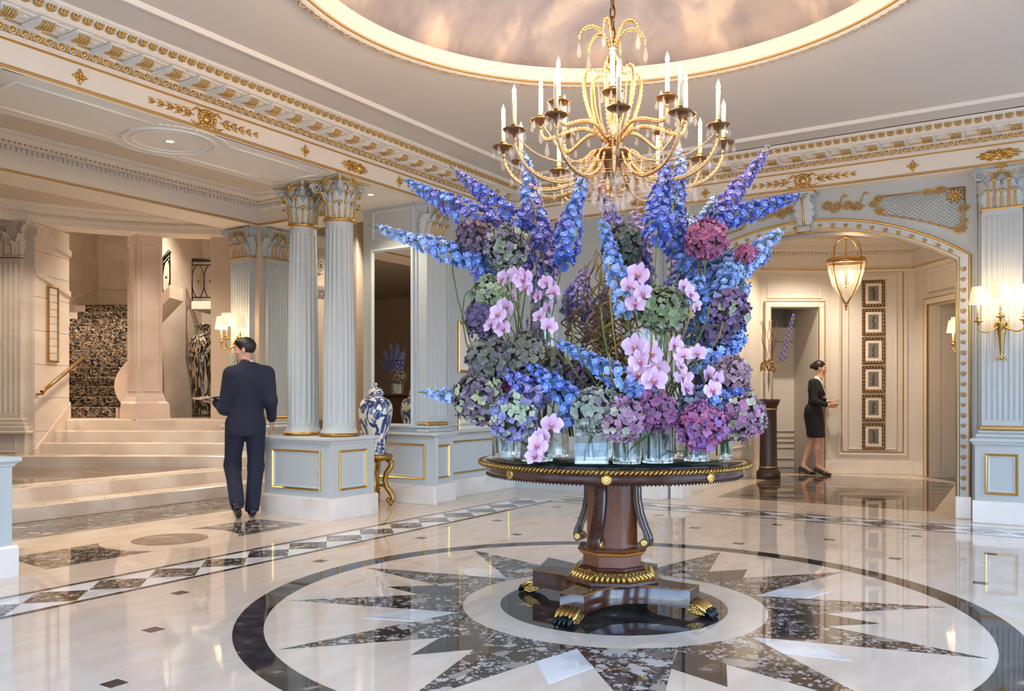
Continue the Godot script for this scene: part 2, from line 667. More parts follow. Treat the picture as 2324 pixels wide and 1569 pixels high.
func build_floor() -> void:
	# plates are drawn in (x, -z)
	var fl := setting("floor", "polished cream marble floor with inlaid star and borders")
	var st := mb()
	box(st, Vector3(-4.7, -0.2, -5.35), Vector3(4.2, 0.0, 5.4))
	part(fl, "cream_slab", st, M.cream_marble)
	st = mb()
	box(st, Vector3(-6.7, -0.2, -9.0), Vector3(-4.7, 0.0, 5.4))
	part(fl, "hall_slab", st, M.cream_marble)
	st = mb()
	box(st, Vector3(-2.2, -0.2, -10.6), Vector3(2.2, 0.0, -5.35))
	part(fl, "vestibule_slab", st, M.cream_marble)
	# rings
	for k in 12:
		var a0 := TAU * k / 12 + 0.05
		annulus(fl, "ring_stone", 1.956, 2.11, a0 + 0.0006, a0 + TAU / 12 - 0.0006, 10, 0.0008, M.dark_marble)
	plate(fl, "centre_disc", arc(0, 0, 0.655, 0, TAU - TAU / 72, 71), 0.0008, M.dark_marble)
	# star: twelve long points and twelve short ones
	for k in 12:
		var a := 30.0 * k
		var poly := [pr(1.92, a), pr(0.915, a + 15)]
		for j in 7:
			poly.append(pr(0.873, a + 15 - 5.0 * j))
		poly.append(pr(0.915, a - 15))
		plate(fl, "star_point", poly, 0.0008, M.breccia)
		var b := a + 15.0
		plate(fl, "short_point", [pr(1.44, b), pr(1.172, b + 6.6), pr(0.93, b), pr(1.172, b - 6.6)], 0.0012, M.dark_marble if k % 2 == 0 else M.white_marble)
	# small dark squares at the tile corners
	for i in range(-4, 5):
		for j in range(-6, 7):
			if (i + j) % 2 == 0:
				var p := Vector2(i * 0.592, j * 0.592)
				if p.length() > 2.2 and p.distance_to(Vector2(2.15, -4.475)) > 0.5:
					var h := 0.042
					plate(fl, "corner_stone", [p + Vector2(-h, -h), p + Vector2(h, -h), p + Vector2(h, h), p + Vector2(-h, h)], 0.0008, M.dark_marble)
	# border of dark and white squares set on their corners
	border(fl, Vector2(-2.915, 0.0), Vector2(0, 1), -9, 9)
	border(fl, Vector2(0.0, 4.17), Vector2(1, 0), -6, 6)
	# hall side: two scooped slabs round an oval stone
	for s in [-1.0, 1.0]:
		var scoop := arc(-4.12, 0.0, 0.55, s * 2.2, s * 0.83, 8)
		plate(fl, "scooped_slab", [Vector2(-3.76, s * 1.24), Vector2(-4.42, s * 1.18)] + scoop, 0.0008, M.breccia)
	plate(fl, "oval_stone", oval(Vector2(-4.12, 0.0), 0.30, 0.31, 36), 0.0008, M.brown_marble)
	# band of brown and pale diamonds in front of the steps
	plate(fl, "hall_band", [Vector2(-6.1, -2.9), Vector2(-5.15, -2.9), Vector2(-5.15, 2.9), Vector2(-6.1, 2.9)], 0.0008, M.brown_marble)
	var n := 12
	for k in n:
		for r in 2:
			var p := Vector2(-5.86 + 0.47 * r, -2.64 + 0.48 * k + (0.24 if r == 1 else 0.0))
			if p.y < 2.75:
				plate(fl, "diamond_stone", [p + Vector2(-0.22, 0), p + Vector2(0, -0.24), p + Vector2(0.22, 0), p + Vector2(0, 0.24)], 0.0012, M.breccia)
	# dark field of the vestibule
	plate(fl, "dark_field", [Vector2(-1.2, 5.37), Vector2(1.14, 5.33), Vector2(1.08, 8.35), Vector2(0.62, 8.95), Vector2(-0.64, 9.0), Vector2(-1.3, 8.1)], 0.0008, M.brown_marble)
	for i in 5:
		for j in 7:
			var p := Vector2(-0.96 + 0.46 * i, 5.75 + 0.46 * j)
			plate(fl, "field_stone", [p + Vector2(-0.21, 0), p + Vector2(0, -0.21), p + Vector2(0.21, 0), p + Vector2(0, 0.21)], 0.0012, M.dark_marble)

func oval(c: Vector2, rx: float, ry: float, n: int) -> Array:
	var out := []
	for k in n:
		out.append(c + Vector2(rx * cos(TAU * k / n), ry * sin(TAU * k / n)))
	return out

func border(fl: Node, mid: Vector2, along: Vector2, first: int, last: int) -> void:
	var side := Vector2(-along.y, along.x)
	var h := 0.206
	for s in [-1.0, 1.0]:
		var a: Vector2 = mid + side * (s * 0.209) + along * (h * 2 * first - h - 0.05)
		var b: Vector2 = mid + side * (s * 0.258) + along * (h * 2 * first - h - 0.05)
		var e: Vector2 = along * (h * 2 * (last - first) + h * 2 + 0.1)
		plate(fl, "border_strip", [a, b, b + e, a + e], 0.0008, M.dark_marble)
	for k in range(first, last + 1):
		var p := mid + along * (h * 2 * k)
		var g := h - 0.001
		plate(fl, "border_diamond", [p + along * g, p + side * g, p - along * g, p - side * g], 0.0008, M.breccia)
		for s in [-1.0, 1.0]:
			var q: Vector2 = p + along * h
			plate(fl, "border_triangle", [q + side * (s * 0.003), p + side * (s * h) + along * 0.003, p + side * (s * h) + along * (2 * h - 0.003)], 0.0008, M.white_marble)

# ------------------------------------------------------------------ shell
const CC := -0.05       # middle of the arch wall and of the colonnade
const HC := 3.80        # ceiling

func wall_box(called: String, lo: Vector3, hi: Vector3, m: Material) -> Node3D:
	var w := setting(called)
	var st := mb()
	box(st, lo, hi)
	part(w, "wall_body", st, m)
	return w

# a wall in the plane of x and y with openings [x0, x1, y0, y1], placed by xf; z from -t to 0
func holed(st: SurfaceTool, x0: float, x1: float, y0: float, y1: float, holes: Array, t: float, xf: Transform3D) -> void:
	var x := x0
	for h in holes:
		box(st, Vector3(x, y0, -t), Vector3(h[0], y1, 0), 0, xf)
		if h[2] > y0:
			box(st, Vector3(h[0], y0, -t), Vector3(h[1], h[2], 0), 0, xf)
		box(st, Vector3(h[0], h[3], -t), Vector3(h[1], y1, 0), 0, xf)
		x = h[1]
	box(st, Vector3(x, y0, -t), Vector3(x1, y1, 0), 0, xf)

func window(h: Array, t: float, xf: Transform3D) -> void:
	var w := setting("window_%d" % (used.get("windows", 0) + 1))
	used["windows"] = used.get("windows", 0) + 1
	var st := mb()
	var c := Vector3((h[0] + h[1]) / 2, (h[2] + h[3]) / 2, -t * 0.6)
	var f := xf * Transform3D(Basis.IDENTITY, c)
	rect_mould(st, h[1] - h[0], h[3] - h[2], [Vector2(0, -0.04), Vector2(0, 0.04), Vector2(0.07, 0.04), Vector2(0.07, -0.04), Vector2(0, -0.04)], f)
	part(w, "window_frame", st, M.paint_light)
	var n := 2
	for k in range(1, n):
		st = mb()
		var x := lerpf(h[0], h[1], float(k) / n)
		box(st, Vector3(x - 0.035, h[2], -t * 0.6 - 0.03), Vector3(x + 0.035, h[3], -t * 0.6 + 0.03), 0.006, xf)
		part(w, "mullion", st, M.paint_light)
	for k in range(1, 4):
		st = mb()
		var y := lerpf(h[2], h[3], k / 4.0)
		box(st, Vector3(h[0], y - 0.016, -t * 0.6 - 0.02), Vector3(h[1], y + 0.016, -t * 0.6 + 0.02), 0.004, xf)
		part(w, "glazing_bar", st, M.paint_light)
	st = mb()
	box(st, Vector3(h[0] + 0.02, h[2] + 0.02, -t * 0.6 - 0.003), Vector3(h[1] - 0.02, h[3] - 0.02, -t * 0.6 + 0.003), 0, xf)
	part(w, "pane", st, M.pane)

func build_shell() -> void:
	var st := mb()
	# ceiling with its round opening
	var ce := setting("ceiling", "pale ceiling with a round opening under a painted dome")
	var n := 96
	flat(st)
	for y in [HC, 4.0]:
		for k in n:
			var p := []
			for j: int in [k, k + 1]:
				var a := TAU * j / n
				var d := Vector2(cos(a), sin(a))
				var s := minf((4.2 if d.x > 0 else 3.9) / maxf(absf(d.x), 1e-4), (5.4 if d.y > 0 else 5.1) / maxf(absf(d.y), 1e-4))
				p.append([d * (2.0 if y == HC else 2.5), d * s])
			var q0 := Vector3(p[0][0].x, y, p[0][0].y)
			var q1 := Vector3(p[1][0].x, y, p[1][0].y)
			var q2 := Vector3(p[1][1].x, y, p[1][1].y)
			var q3 := Vector3(p[0][1].x, y, p[0][1].y)
			if y == HC:
				quad(st, q0, q3, q2, q1)
			else:
				quad(st, q0, q1, q2, q3)
	part(ce, "ceiling_field", st, M.ceiling_paint)
	# corners of the slab that the fan leaves open
	st = mb()
	for s in [[-3.9, -5.1], [4.2, -5.1], [-3.9, 5.4], [4.2, 5.4]]:
		box(st, Vector3(s[0] - 0.9, HC, s[1] - 0.9), Vector3(s[0] + 0.9, 4.0, s[1] + 0.9))
	part(ce, "ceiling_corner", st, M.ceiling_paint)
	# square moulding on the ceiling
	st = mb()
	var prof := [Vector2(-0.03, HC + 0.001), Vector2(-0.025, HC - 0.012), Vector2(-0.008, HC - 0.016), Vector2(-0.004, HC - 0.03), Vector2(0.012, HC - 0.03), Vector2(0.022, HC - 0.014), Vector2(0.032, HC + 0.001)]
	mould(st, prof, [Vector2(2.85, -3.95), Vector2(-2.90, -3.95), Vector2(-2.90, 3.95), Vector2(2.85, 3.95)], true)
	part(ce, "ceiling_moulding", st, M.plaster)
	# carved ring round the opening
	st = mb()
	mould(st, [Vector2(-0.10, HC), Vector2(-0.10, 3.785), Vector2(-0.085, 3.772), Vector2(-0.07, 3.765), Vector2(-0.045, 3.752), Vector2(-0.012, 3.755), Vector2(0.0, 3.765), Vector2(0.004, 3.77), Vector2(0.02, 3.772), Vector2(0.032, 3.79), Vector2(0.04, 3.795), Vector2(0.06, 3.83), Vector2(0.075, 3.86), Vector2(0.02, 3.86)], ring_reversed(1.962, 120), true, true)
	part(ce, "opening_lip", st, M.plaster)
	st = mb()
	mould(st, [Vector2(-0.108, 3.79), Vector2(-0.104, 3.778), Vector2(-0.094, 3.776), Vector2(-0.09, 3.79)], ring_reversed(1.962, 120), true, true)
	mould(st, [Vector2(-0.006, 3.762), Vector2(-0.002, 3.756), Vector2(0.007, 3.76), Vector2(0.007, 3.772)], ring_reversed(1.962, 120), true, true)
	part(ce, "ring_fillet", st, M.gilt_soft)
	# scroll leaves on the ring
	st = mb()
	tube(st, [Vector3(-0.034, 0, 0), Vector3(-0.012, 0.012, 0.022), Vector3(0.012, 0.012, 0.020), Vector3(0.03, 0.006, 0.004), Vector3(0.024, 0.004, -0.012), Vector3(0.008, 0.004, -0.01)], [0.004, 0.011, 0.012, 0.009, 0.008, 0.004], 5)
	tube(st, [Vector3(-0.02, 0.002, 0.002), Vector3(-0.005, 0.008, -0.016), Vector3(0.008, 0.006, -0.026)], [0.003, 0.009, 0.003], 5)
	var scroll := done(st)
	for k in 150:
		var a := TAU * k / 150
		var r := 2.018
		var b := Basis(Vector3(-sin(a), 0, cos(a)), Vector3(0, -1, 0), Vector3(cos(a), 0, sin(a)) * (1.0 if k % 2 == 0 else -1.0))
		inst(ce, "carved_leaf", scroll, M.carved_gold, Transform3D(b.scaled_local(Vector3(1.0, 0.45, 0.9)), Vector3(r * cos(a), 3.754, r * sin(a))))
	# trough and dome
	st = mb()
	mould(st, [Vector2(0.07, 3.855), Vector2(0.04, 3.835), Vector2(-0.30, 3.835), Vector2(-0.34, 3.87)], ring_reversed(1.962, 120), true, true)
	part(ce, "cove_trough", st, M.plaster)
	var dm := setting("dome")
	st = mb()
	smooth(st)
	var rows := []
	for i in 15:
		var t := float(i) / 14 * PI / 2
		var row := PackedVector3Array()
		for k in 73:
			var a := TAU * k / 72
			row.append(Vector3(2.32 * cos(t) * cos(a), 3.86 + 0.92 * sin(t), -2.32 * cos(t) * sin(a)))
		rows.append(row)
	# seen from inside, mapped flat from below
	for i in 14:
		for k in 72:
			var q := [rows[i][k], rows[i + 1][k], rows[i + 1][k + 1], rows[i][k + 1]]
			var uv := []
			for p in q:
				uv.append(Vector2(p.x / 5.0 + 0.5, p.z / 5.0 + 0.5))
			quad_uv(st, q, uv)
	var dmat := mat("painted_sky", Color.WHITE, 0.85)
	var cn := noise(101, 1.0, 5)
	dmat.albedo_texture = painted(512, 512, func(u: float, v: float) -> Color:
		var x := u - 0.5
		var y := v - 0.5
		var f := cn.get_noise_2d(x * 7.0 + 0.6 * cn.get_noise_2d(x * 5.0, y * 5.0 + 9.0), y * 9.0)
		var g := 0.5 + 0.5 * cn.get_noise_2d(x * 22.0 + 30.0, y * 30.0)
		var c := Color(0.58, 0.58, 0.61).lerp(Color(0.76, 0.74, 0.72), clampf(0.5 + 1.1 * f, 0, 1))
		c = c.lerp(Color(0.88, 0.83, 0.77), clampf((f - 0.12) * 2.2, 0, 1) * 0.8)
		return c.lerp(c * 0.9, g * 0.5))
	part(dm, "dome_shell", st, dmat)
	# lamps of the cove
	for k in 24:
		st = mb()
		var line := []
		for j in 5:
			var a := TAU * (k + 0.08 + 0.84 * j / 4.0) / 24
			line.append(Vector3(2.10 * cos(a), 3.86, 2.10 * sin(a)))
		tube(st, line, 0.012, 6)
		var lamp := lone("cove_lamp_tube", st, M.cove_lamp, "slim warm lamp tube hidden in the cove of the dome", "lamp", Transform3D.IDENTITY, "cove lamp tubes round the dome")
	for k in 20:
		var a := TAU * (k + 0.5) / 20
		omni("cove_light", Vector3(2.05 * cos(a), 3.915, 2.05 * sin(a)), c8(255, 196, 146), COVE, 0.03)
	# walls behind the camera, with the windows that light the room
	var wf := setting("wall_front")
	st = mb()
	var xf := on_wall(Vector3(0, 0, 5.2), Vector3(0, 0, -1))
	var holes := [[-3.3, -1.9, 0.35, 3.15], [-1.35, 1.35, 0.02, 3.15], [1.9, 3.3, 0.35, 3.15]]
	holed(st, -4.3, 7.2, 0, 4.0, holes, 0.3, xf)
	part(wf, "wall_body", st, M.paint)
	for h in holes:
		window(h, 0.3, xf)
	var wr := setting("wall_right")
	st = mb()
	xf = on_wall(Vector3(3.9, 0, 0), Vector3(-1, 0, 0))
	holes = [[-4.4, -3.0, 0.35, 3.15], [-1.4, 1.4, 0.02, 3.15], [3.0, 4.4, 0.35, 3.15]]
	holed(st, -5.5, 5.4, 0, 4.0, holes, 0.3, xf)
	part(wr, "wall_body", st, M.paint)
	for h in holes:
		window(h, 0.3, xf)
	# paving outside the windows
	var yd := setting("ground")
	st = mb()
	box(st, Vector3(-9, -0.3, 5.4), Vector3(14, -0.05, 16))
	box(st, Vector3(4.2, -0.3, -9), Vector3(14, -0.05, 5.4))
	part(yd, "paving", st, mat("paving", c8(176, 172, 166), 0.8))

func ring_reversed(r: float, n: int) -> Array:
	# walked so that «out» points to the middle
	var l := ring_line(r, n)
	l.reverse()
	return l

const COVE := 0.016

# ------------------------------------------------------------------ classical order: columns, pilasters, entablature, arch
var trims := 0

func trim(label: String) -> Node3D:
	trims += 1
	return setting("trim_%d" % trims, label)

var leaf_mesh := {}

# an acanthus leaf: foot at the origin, height h, width w, curling out along +z
func acanthus(h: float, w: float, curl: float) -> ArrayMesh:
	var st := mb()
	smooth(st)
	var nr := 9
	var nc := 9
	var rows := []
	for i in nr:
		var t := float(i) / (nr - 1)
		var y := h * (t if t < 0.75 else 0.75 + 0.2 * sin((t - 0.75) / 0.25 * PI * 0.75))
		var z := curl * (0.18 * t + (pow(maxf(0.0, t - 0.45) / 0.55, 2.0)))
		var half := w * 0.5 * (0.72 + 0.5 * sin(PI * minf(1.0, t * 1.1))) * (1.0 if t < 0.8 else sqrt(maxf(0.05, 1.0 - pow((t - 0.8) / 0.21, 2.0))))
		half *= 1.0 + 0.16 * sin(t * 22.0)
		var row := PackedVector3Array()
		for k in nc:
			var s := float(k) / (nc - 1) * 2.0 - 1.0
			row.append(Vector3(s * half, y - 0.03 * h * absf(s) * sin(t * 22.0), z + 0.10 * w * (1.0 - s * s) + 0.035 * w * cos(s * 9.4)))
		rows.append(row)
	for i in nr - 1:
		for k in nc - 1:
			quad(st, rows[i][k], rows[i][k + 1], rows[i + 1][k + 1], rows[i + 1][k])
			var d := Vector3(0, 0, -0.006)
			quad(st, rows[i][k + 1] + d, rows[i][k] + d, rows[i + 1][k] + d, rows[i + 1][k + 1] + d)
	return done(st)

func leaf_vein(h: float, w: float, curl: float) -> ArrayMesh:
	var st := mb()
	var p := []
	for i in 7:
		var t := i / 6.0
		p.append(Vector3(0, h * (t if t < 0.75 else 0.75 + 0.2 * sin((t - 0.75) / 0.25 * PI * 0.75)), curl * (0.18 * t + pow(maxf(0.0, t - 0.45) / 0.55, 2.0)) + 0.115 * w))
	tube(st, p, [0.012 * w / 0.1, 0.011 * w / 0.1, 0.010 * w / 0.1, 0.009 * w / 0.1, 0.008 * w / 0.1, 0.012 * w / 0.1, 0.016 * w / 0.1], 5)
	ball(st, p[6] + Vector3(0, -0.002, 0.003), Vector3(w * 0.26, w * 0.13, w * 0.12), 8, 5)
	return done(st)

func spiral(r: float, turns: float, n: int) -> Array:
	var out := []
	for k in n + 1:
		var t := float(k) / n
		var a := turns * TAU * t
		var q := r * (1.0 - 0.82 * t)
		out.append(Vector3(q * cos(a), q * sin(a), 0.012 * t))
	return out

func capital_meshes() -> void:
	leaf_mesh.low = acanthus(0.17, 0.115, 0.05)
	leaf_mesh.low_vein = leaf_vein(0.17, 0.115, 0.05)
	leaf_mesh.high = acanthus(0.27, 0.12, 0.065)
	leaf_mesh.high_vein = leaf_vein(0.27, 0.12, 0.065)
	var st := mb()
	tube(st, spiral(0.062, 2.2, 40), [0.013, 0.012, 0.012, 0.012, 0.012, 0.012, 0.011, 0.011, 0.011, 0.011, 0.011, 0.010, 0.010, 0.010, 0.010, 0.010, 0.009, 0.009, 0.009, 0.009, 0.009, 0.008, 0.008, 0.008, 0.008, 0.008, 0.007, 0.007, 0.007, 0.007, 0.007, 0.007, 0.007, 0.007, 0.007, 0.007, 0.007, 0.007, 0.007, 0.007, 0.012], 6)
	leaf_mesh.volute = done(st)
	st = mb()
	for k in 6:
		var a := TAU * k / 6
		ball(st, Vector3(cos(a), sin(a), 0) * 0.022, Vector3(0.016, 0.016, 0.011), 7, 5)
	ball(st, Vector3(0, 0, 0.006), Vector3(0.013, 0.013, 0.014), 8, 5)
	leaf_mesh.flower = done(st)
	st = mb()
	tube(st, [Vector3(0, 0, 0), Vector3(0.004, 0.05, 0.006), Vector3(0.02, 0.09, 0.014), Vector3(0.05, 0.11, 0.02), Vector3(0.07, 0.095, 0.022), Vector3(0.066, 0.078, 0.022)], [0.006, 0.008, 0.010, 0.010, 0.008, 0.005], 6)
	leaf_mesh.tendril = done(st)

func build_column(at: Vector3, label: String) -> void:
	var t := thing("column", label, "column", at, 0.0, "fluted columns of the colonnade")
	var st := mb()
	lathe(st, [Vector2(0.0, 0.0), Vector2(0.198, 0.0), Vector2(0.206, 0.010), Vector2(0.207, 0.022), Vector2(0.198, 0.034), Vector2(0.185, 0.036)], 40)
	part(t, "base_ring", st, M.antique_gold)
	st = mb()
	lathe(st, [Vector2(0.190, 0.034), Vector2(0.186, 0.05), Vector2(0.176, 0.06), Vector2(0.170, 0.075), Vector2(0.163, 0.10)], 40)
	# fluted shaft
	smooth(st)
	var rows := []
	for q in [[0.10, 0.0], [0.125, 0.0], [0.14, 0.6], [0.16, 1.0], [0.8, 1.0], [1.45, 1.0], [2.07, 1.0], [2.085, 0.6], [2.10, 0.0], [2.16, 0.0]]:
		var y: float = q[0]
		var r := 0.163 - 0.023 * smoothstep(0.5, 2.16, y)
		var row := PackedVector3Array()
		for k in 120:
			var f := k % 6
			var d: float = [0.0, 0.0, 0.55, 1.0, 1.0, 0.55][f] * 0.0125 * q[1]
			var a: float = TAU * (k / 6 + [0.0, 0.2, 0.3, 0.5, 0.7, 0.9][f]) / 20.0
			row.append(Vector3((r - d) * cos(a), y, -(r - d) * sin(a)))
		rows.append(row)
	grid(st, rows)
	part(t, "shaft", st, M.paint)
	st = mb()
	lathe(st, [Vector2(0.14, 2.155), Vector2(0.157, 2.158), Vector2(0.163, 2.168), Vector2(0.163, 2.176), Vector2(0.157, 2.186), Vector2(0.13, 2.188)], 40)
	part(t, "neck_ring", st, M.gilt)
	st = mb()
	lathe(st, [Vector2(0.132, 2.185), Vector2(0.132, 2.34), Vector2(0.150, 2.46), Vector2(0.178, 2.535), Vector2(0.185, 2.55), Vector2(0.0, 2.55)], 32)
	var cap := part(t, "capital", st, M.paint_light)
	var turns := []
	for k in 8:
		turns.append(TAU * k / 8)
	for a in turns:
		var b := Basis(Vector3.UP, a)
		inst(cap, "low_leaf", leaf_mesh.low, M.paint_light, Transform3D(b, b * Vector3(0, 2.187, 0.126)))
		inst(cap, "leaf_vein", leaf_mesh.low_vein, M.gilt_soft, Transform3D(b, b * Vector3(0, 2.187, 0.126)))
		var c := Basis(Vector3.UP, a + PI / 8)
		inst(cap, "high_leaf", leaf_mesh.high, M.paint_light, Transform3D(c, c * Vector3(0, 2.20, 0.128)))
		inst(cap, "leaf_vein", leaf_mesh.high_vein, M.gilt_soft, Transform3D(c, c * Vector3(0, 2.20, 0.128)))
	# corner volutes, abacus and flowers
	for k in 4:
		var a := TAU * k / 4 + PI / 4
		for s in [-1.0, 1.0]:
			var b := Basis(Vector3.UP, a + PI / 2 * s * 0.86)
			b = b * Basis(Vector3(-s, 0, 0), Vector3.UP, Vector3(0, 0, 1))
			inst(cap, "volute", leaf_mesh.volute, M.paint_light, Transform3D(b, Basis(Vector3.UP, a) * Vector3(0.012 * s, 2.50, 0.225)))
		var f := Basis(Vector3.UP, TAU * k / 4)
		inst(cap, "abacus_flower", leaf_mesh.flower, M.gilt_soft, Transform3D(f.scaled(Vector3(1.3, 1.3, 1.3)), f * Vector3(0, 2.55, 0.185)))
		for s in [-1.0, 1.0]:
			inst(cap, "tendril", leaf_mesh.tendril, M.gilt_soft, Transform3D(f * Basis(Vector3(s, 0, 0), Vector3.UP, Vector3(0, 0, 1)), f * Vector3(0.03 * s, 2.42, 0.15)))
	st = mb()
	prism(st, abacus(0.222), 2.548, 2.572, Transform3D(Basis(Vector3.RIGHT, Vector3(0, 0, -1), Vector3.UP), Vector3.ZERO), 0.0)
	part(t, "abacus", st, M.gilt_soft)
	st = mb()
	prism(st, abacus(0.235), 2.572, 2.588, Transform3D(Basis(Vector3.RIGHT, Vector3(0, 0, -1), Vector3.UP), Vector3.ZERO), 0.004)
	part(t, "abacus_top", st, M.paint_light)

func abacus(h: float) -> Array:
	var out := []
	for k in 4:
		var a := TAU * k / 4
		for j in 9:
			var s := -1.0 + 2.0 * j / 8.0
			var y := s * h * 0.92
			var x := h * (0.80 + 0.20 * s * s)
			out.append(Vector2(x * cos(a) - y * sin(a), x * sin(a) + y * cos(a)))
	return out

# a raised gilt frame with a painted panel line in it
func gilt_frame(parent: Node, w: float, h: float, xf: Transform3D, wide := 0.022) -> void:
	var st := mb()
	rect_mould(st, w, h, [Vector2(0, 0), Vector2(0.002, 0.012), Vector2(wide * 0.35, 0.018), Vector2(wide * 0.7, 0.012), Vector2(wide, 0.006), Vector2(wide, 0.0)], xf)
	part(parent, "gilt_frame", st, M.gilt)
	st = mb()
	rect_mould(st, w - wide * 2 - 0.004, h - wide * 2 - 0.004, [Vector2(0, 0.0), Vector2(0.002, 0.008), Vector2(0.012, 0.006), Vector2(0.02, 0.001), Vector2(0.02, 0.0)], xf)
	part(parent, "panel_edge", st, M.paint_light)

func panel_frame(parent: Node, w: float, h: float, xf: Transform3D, m: Material, wide := 0.03) -> void:
	var st := mb()
	rect_mould(st, w, h, [Vector2(0, 0), Vector2(0.002, 0.012), Vector2(wide * 0.4, 0.016), Vector2(wide * 0.75, 0.006), Vector2(wide, 0.003), Vector2(wide, 0.0)], xf)
	part(parent, "panel_moulding", st, m)

func plan_rect(lo: Vector3, hi: Vector3) -> Array:
	# walked so that «out» is outside
	return [Vector2(lo.x, lo.z), Vector2(lo.x, hi.z), Vector2(hi.x, hi.z), Vector2(hi.x, lo.z)].slice(0, 4)

func skirt(st: SurfaceTool, lo: Vector3, hi: Vector3, prof: Array) -> void:
	var l := plan_rect(lo, hi)
	l.reverse()
	mould(st, prof, l, true)

const CAP := [Vector2(0.0, 0.735), Vector2(0.012, 0.745), Vector2(0.014, 0.755), Vector2(0.03, 0.77), Vector2(0.042, 0.776), Vector2(0.042, 0.796), Vector2(0.036, 0.803), Vector2(0.0, 0.803)]
const SKIRT := [Vector2(0.028, 0.0), Vector2(0.028, 0.195), Vector2(0.02, 0.212), Vector2(0.0, 0.216)]

func build_pedestal(lo: Vector3, hi: Vector3, label: String) -> void:
	var t := thing("pedestal", label, "pedestal", Vector3((lo.x + hi.x) / 2, 0, (lo.z + hi.z) / 2), 0.0, "column pedestals")
	var h := Vector3((hi.x - lo.x) / 2, 0, (hi.z - lo.z) / 2)
	var st := mb()
	box(st, Vector3(-h.x, 0.18, -h.z), Vector3(h.x, 0.79, h.z), 0.003)
	part(t, "body", st, M.paint)
	st = mb()
	skirt(st, -h, h, SKIRT)
	part(t, "marble_skirting", st, M.skirting_marble)
	st = mb()
	skirt(st, -h, h, CAP)
	box(st, Vector3(-h.x - 0.03, 0.792, -h.z - 0.03), Vector3(h.x + 0.03, 0.8025, h.z + 0.03))
	part(t, "cap_moulding", st, M.paint_light)
	for k in 4:
		var b := Basis(Vector3.UP, TAU * k / 4)
		var d := h.z if k % 2 == 0 else h.x
		var w := (h.x if k % 2 == 0 else h.z) * 2 - 0.24
		gilt_frame(t, w, 0.40, Transform3D(b, b * Vector3(0, 0.475, d)))

# fluted flat shaft between y0 and y1, w wide, standing out d from the wall frame xf
func fluted(st: SurfaceTool, w: float, y0: float, y1: float, d: float, n: int, xf: Transform3D) -> void:
	var ends := 0.055
	box(st, Vector3(-w / 2, y0, 0), Vector3(w / 2, y0 + ends, d), 0.002, xf)
	box(st, Vector3(-w / 2, y1 - ends, 0), Vector3(w / 2, y1, d), 0.002, xf)
	var line := [Vector2(-w / 2, 0), Vector2(-w / 2, d)]
	var pitch := w / (n + 0.3)
	for k in n:
		var c := -w / 2 + pitch * (k + 0.65)
		var r := pitch * 0.36
		for j in 7:
			var a := PI * j / 6
			line.append(Vector2(c - r * cos(a), d - r * 0.75 * sin(a)))
	line += [Vector2(w / 2, d), Vector2(w / 2, 0)]
	flat(st)
	for k in line.size() - 1:
		var a: Vector2 = line[k]
		var b: Vector2 = line[k + 1]
		quad(st, xf * Vector3(a.x, y0 + ends, a.y), xf * Vector3(b.x, y0 + ends, b.y), xf * Vector3(b.x, y1 - ends, b.y), xf * Vector3(a.x, y1 - ends, a.y))

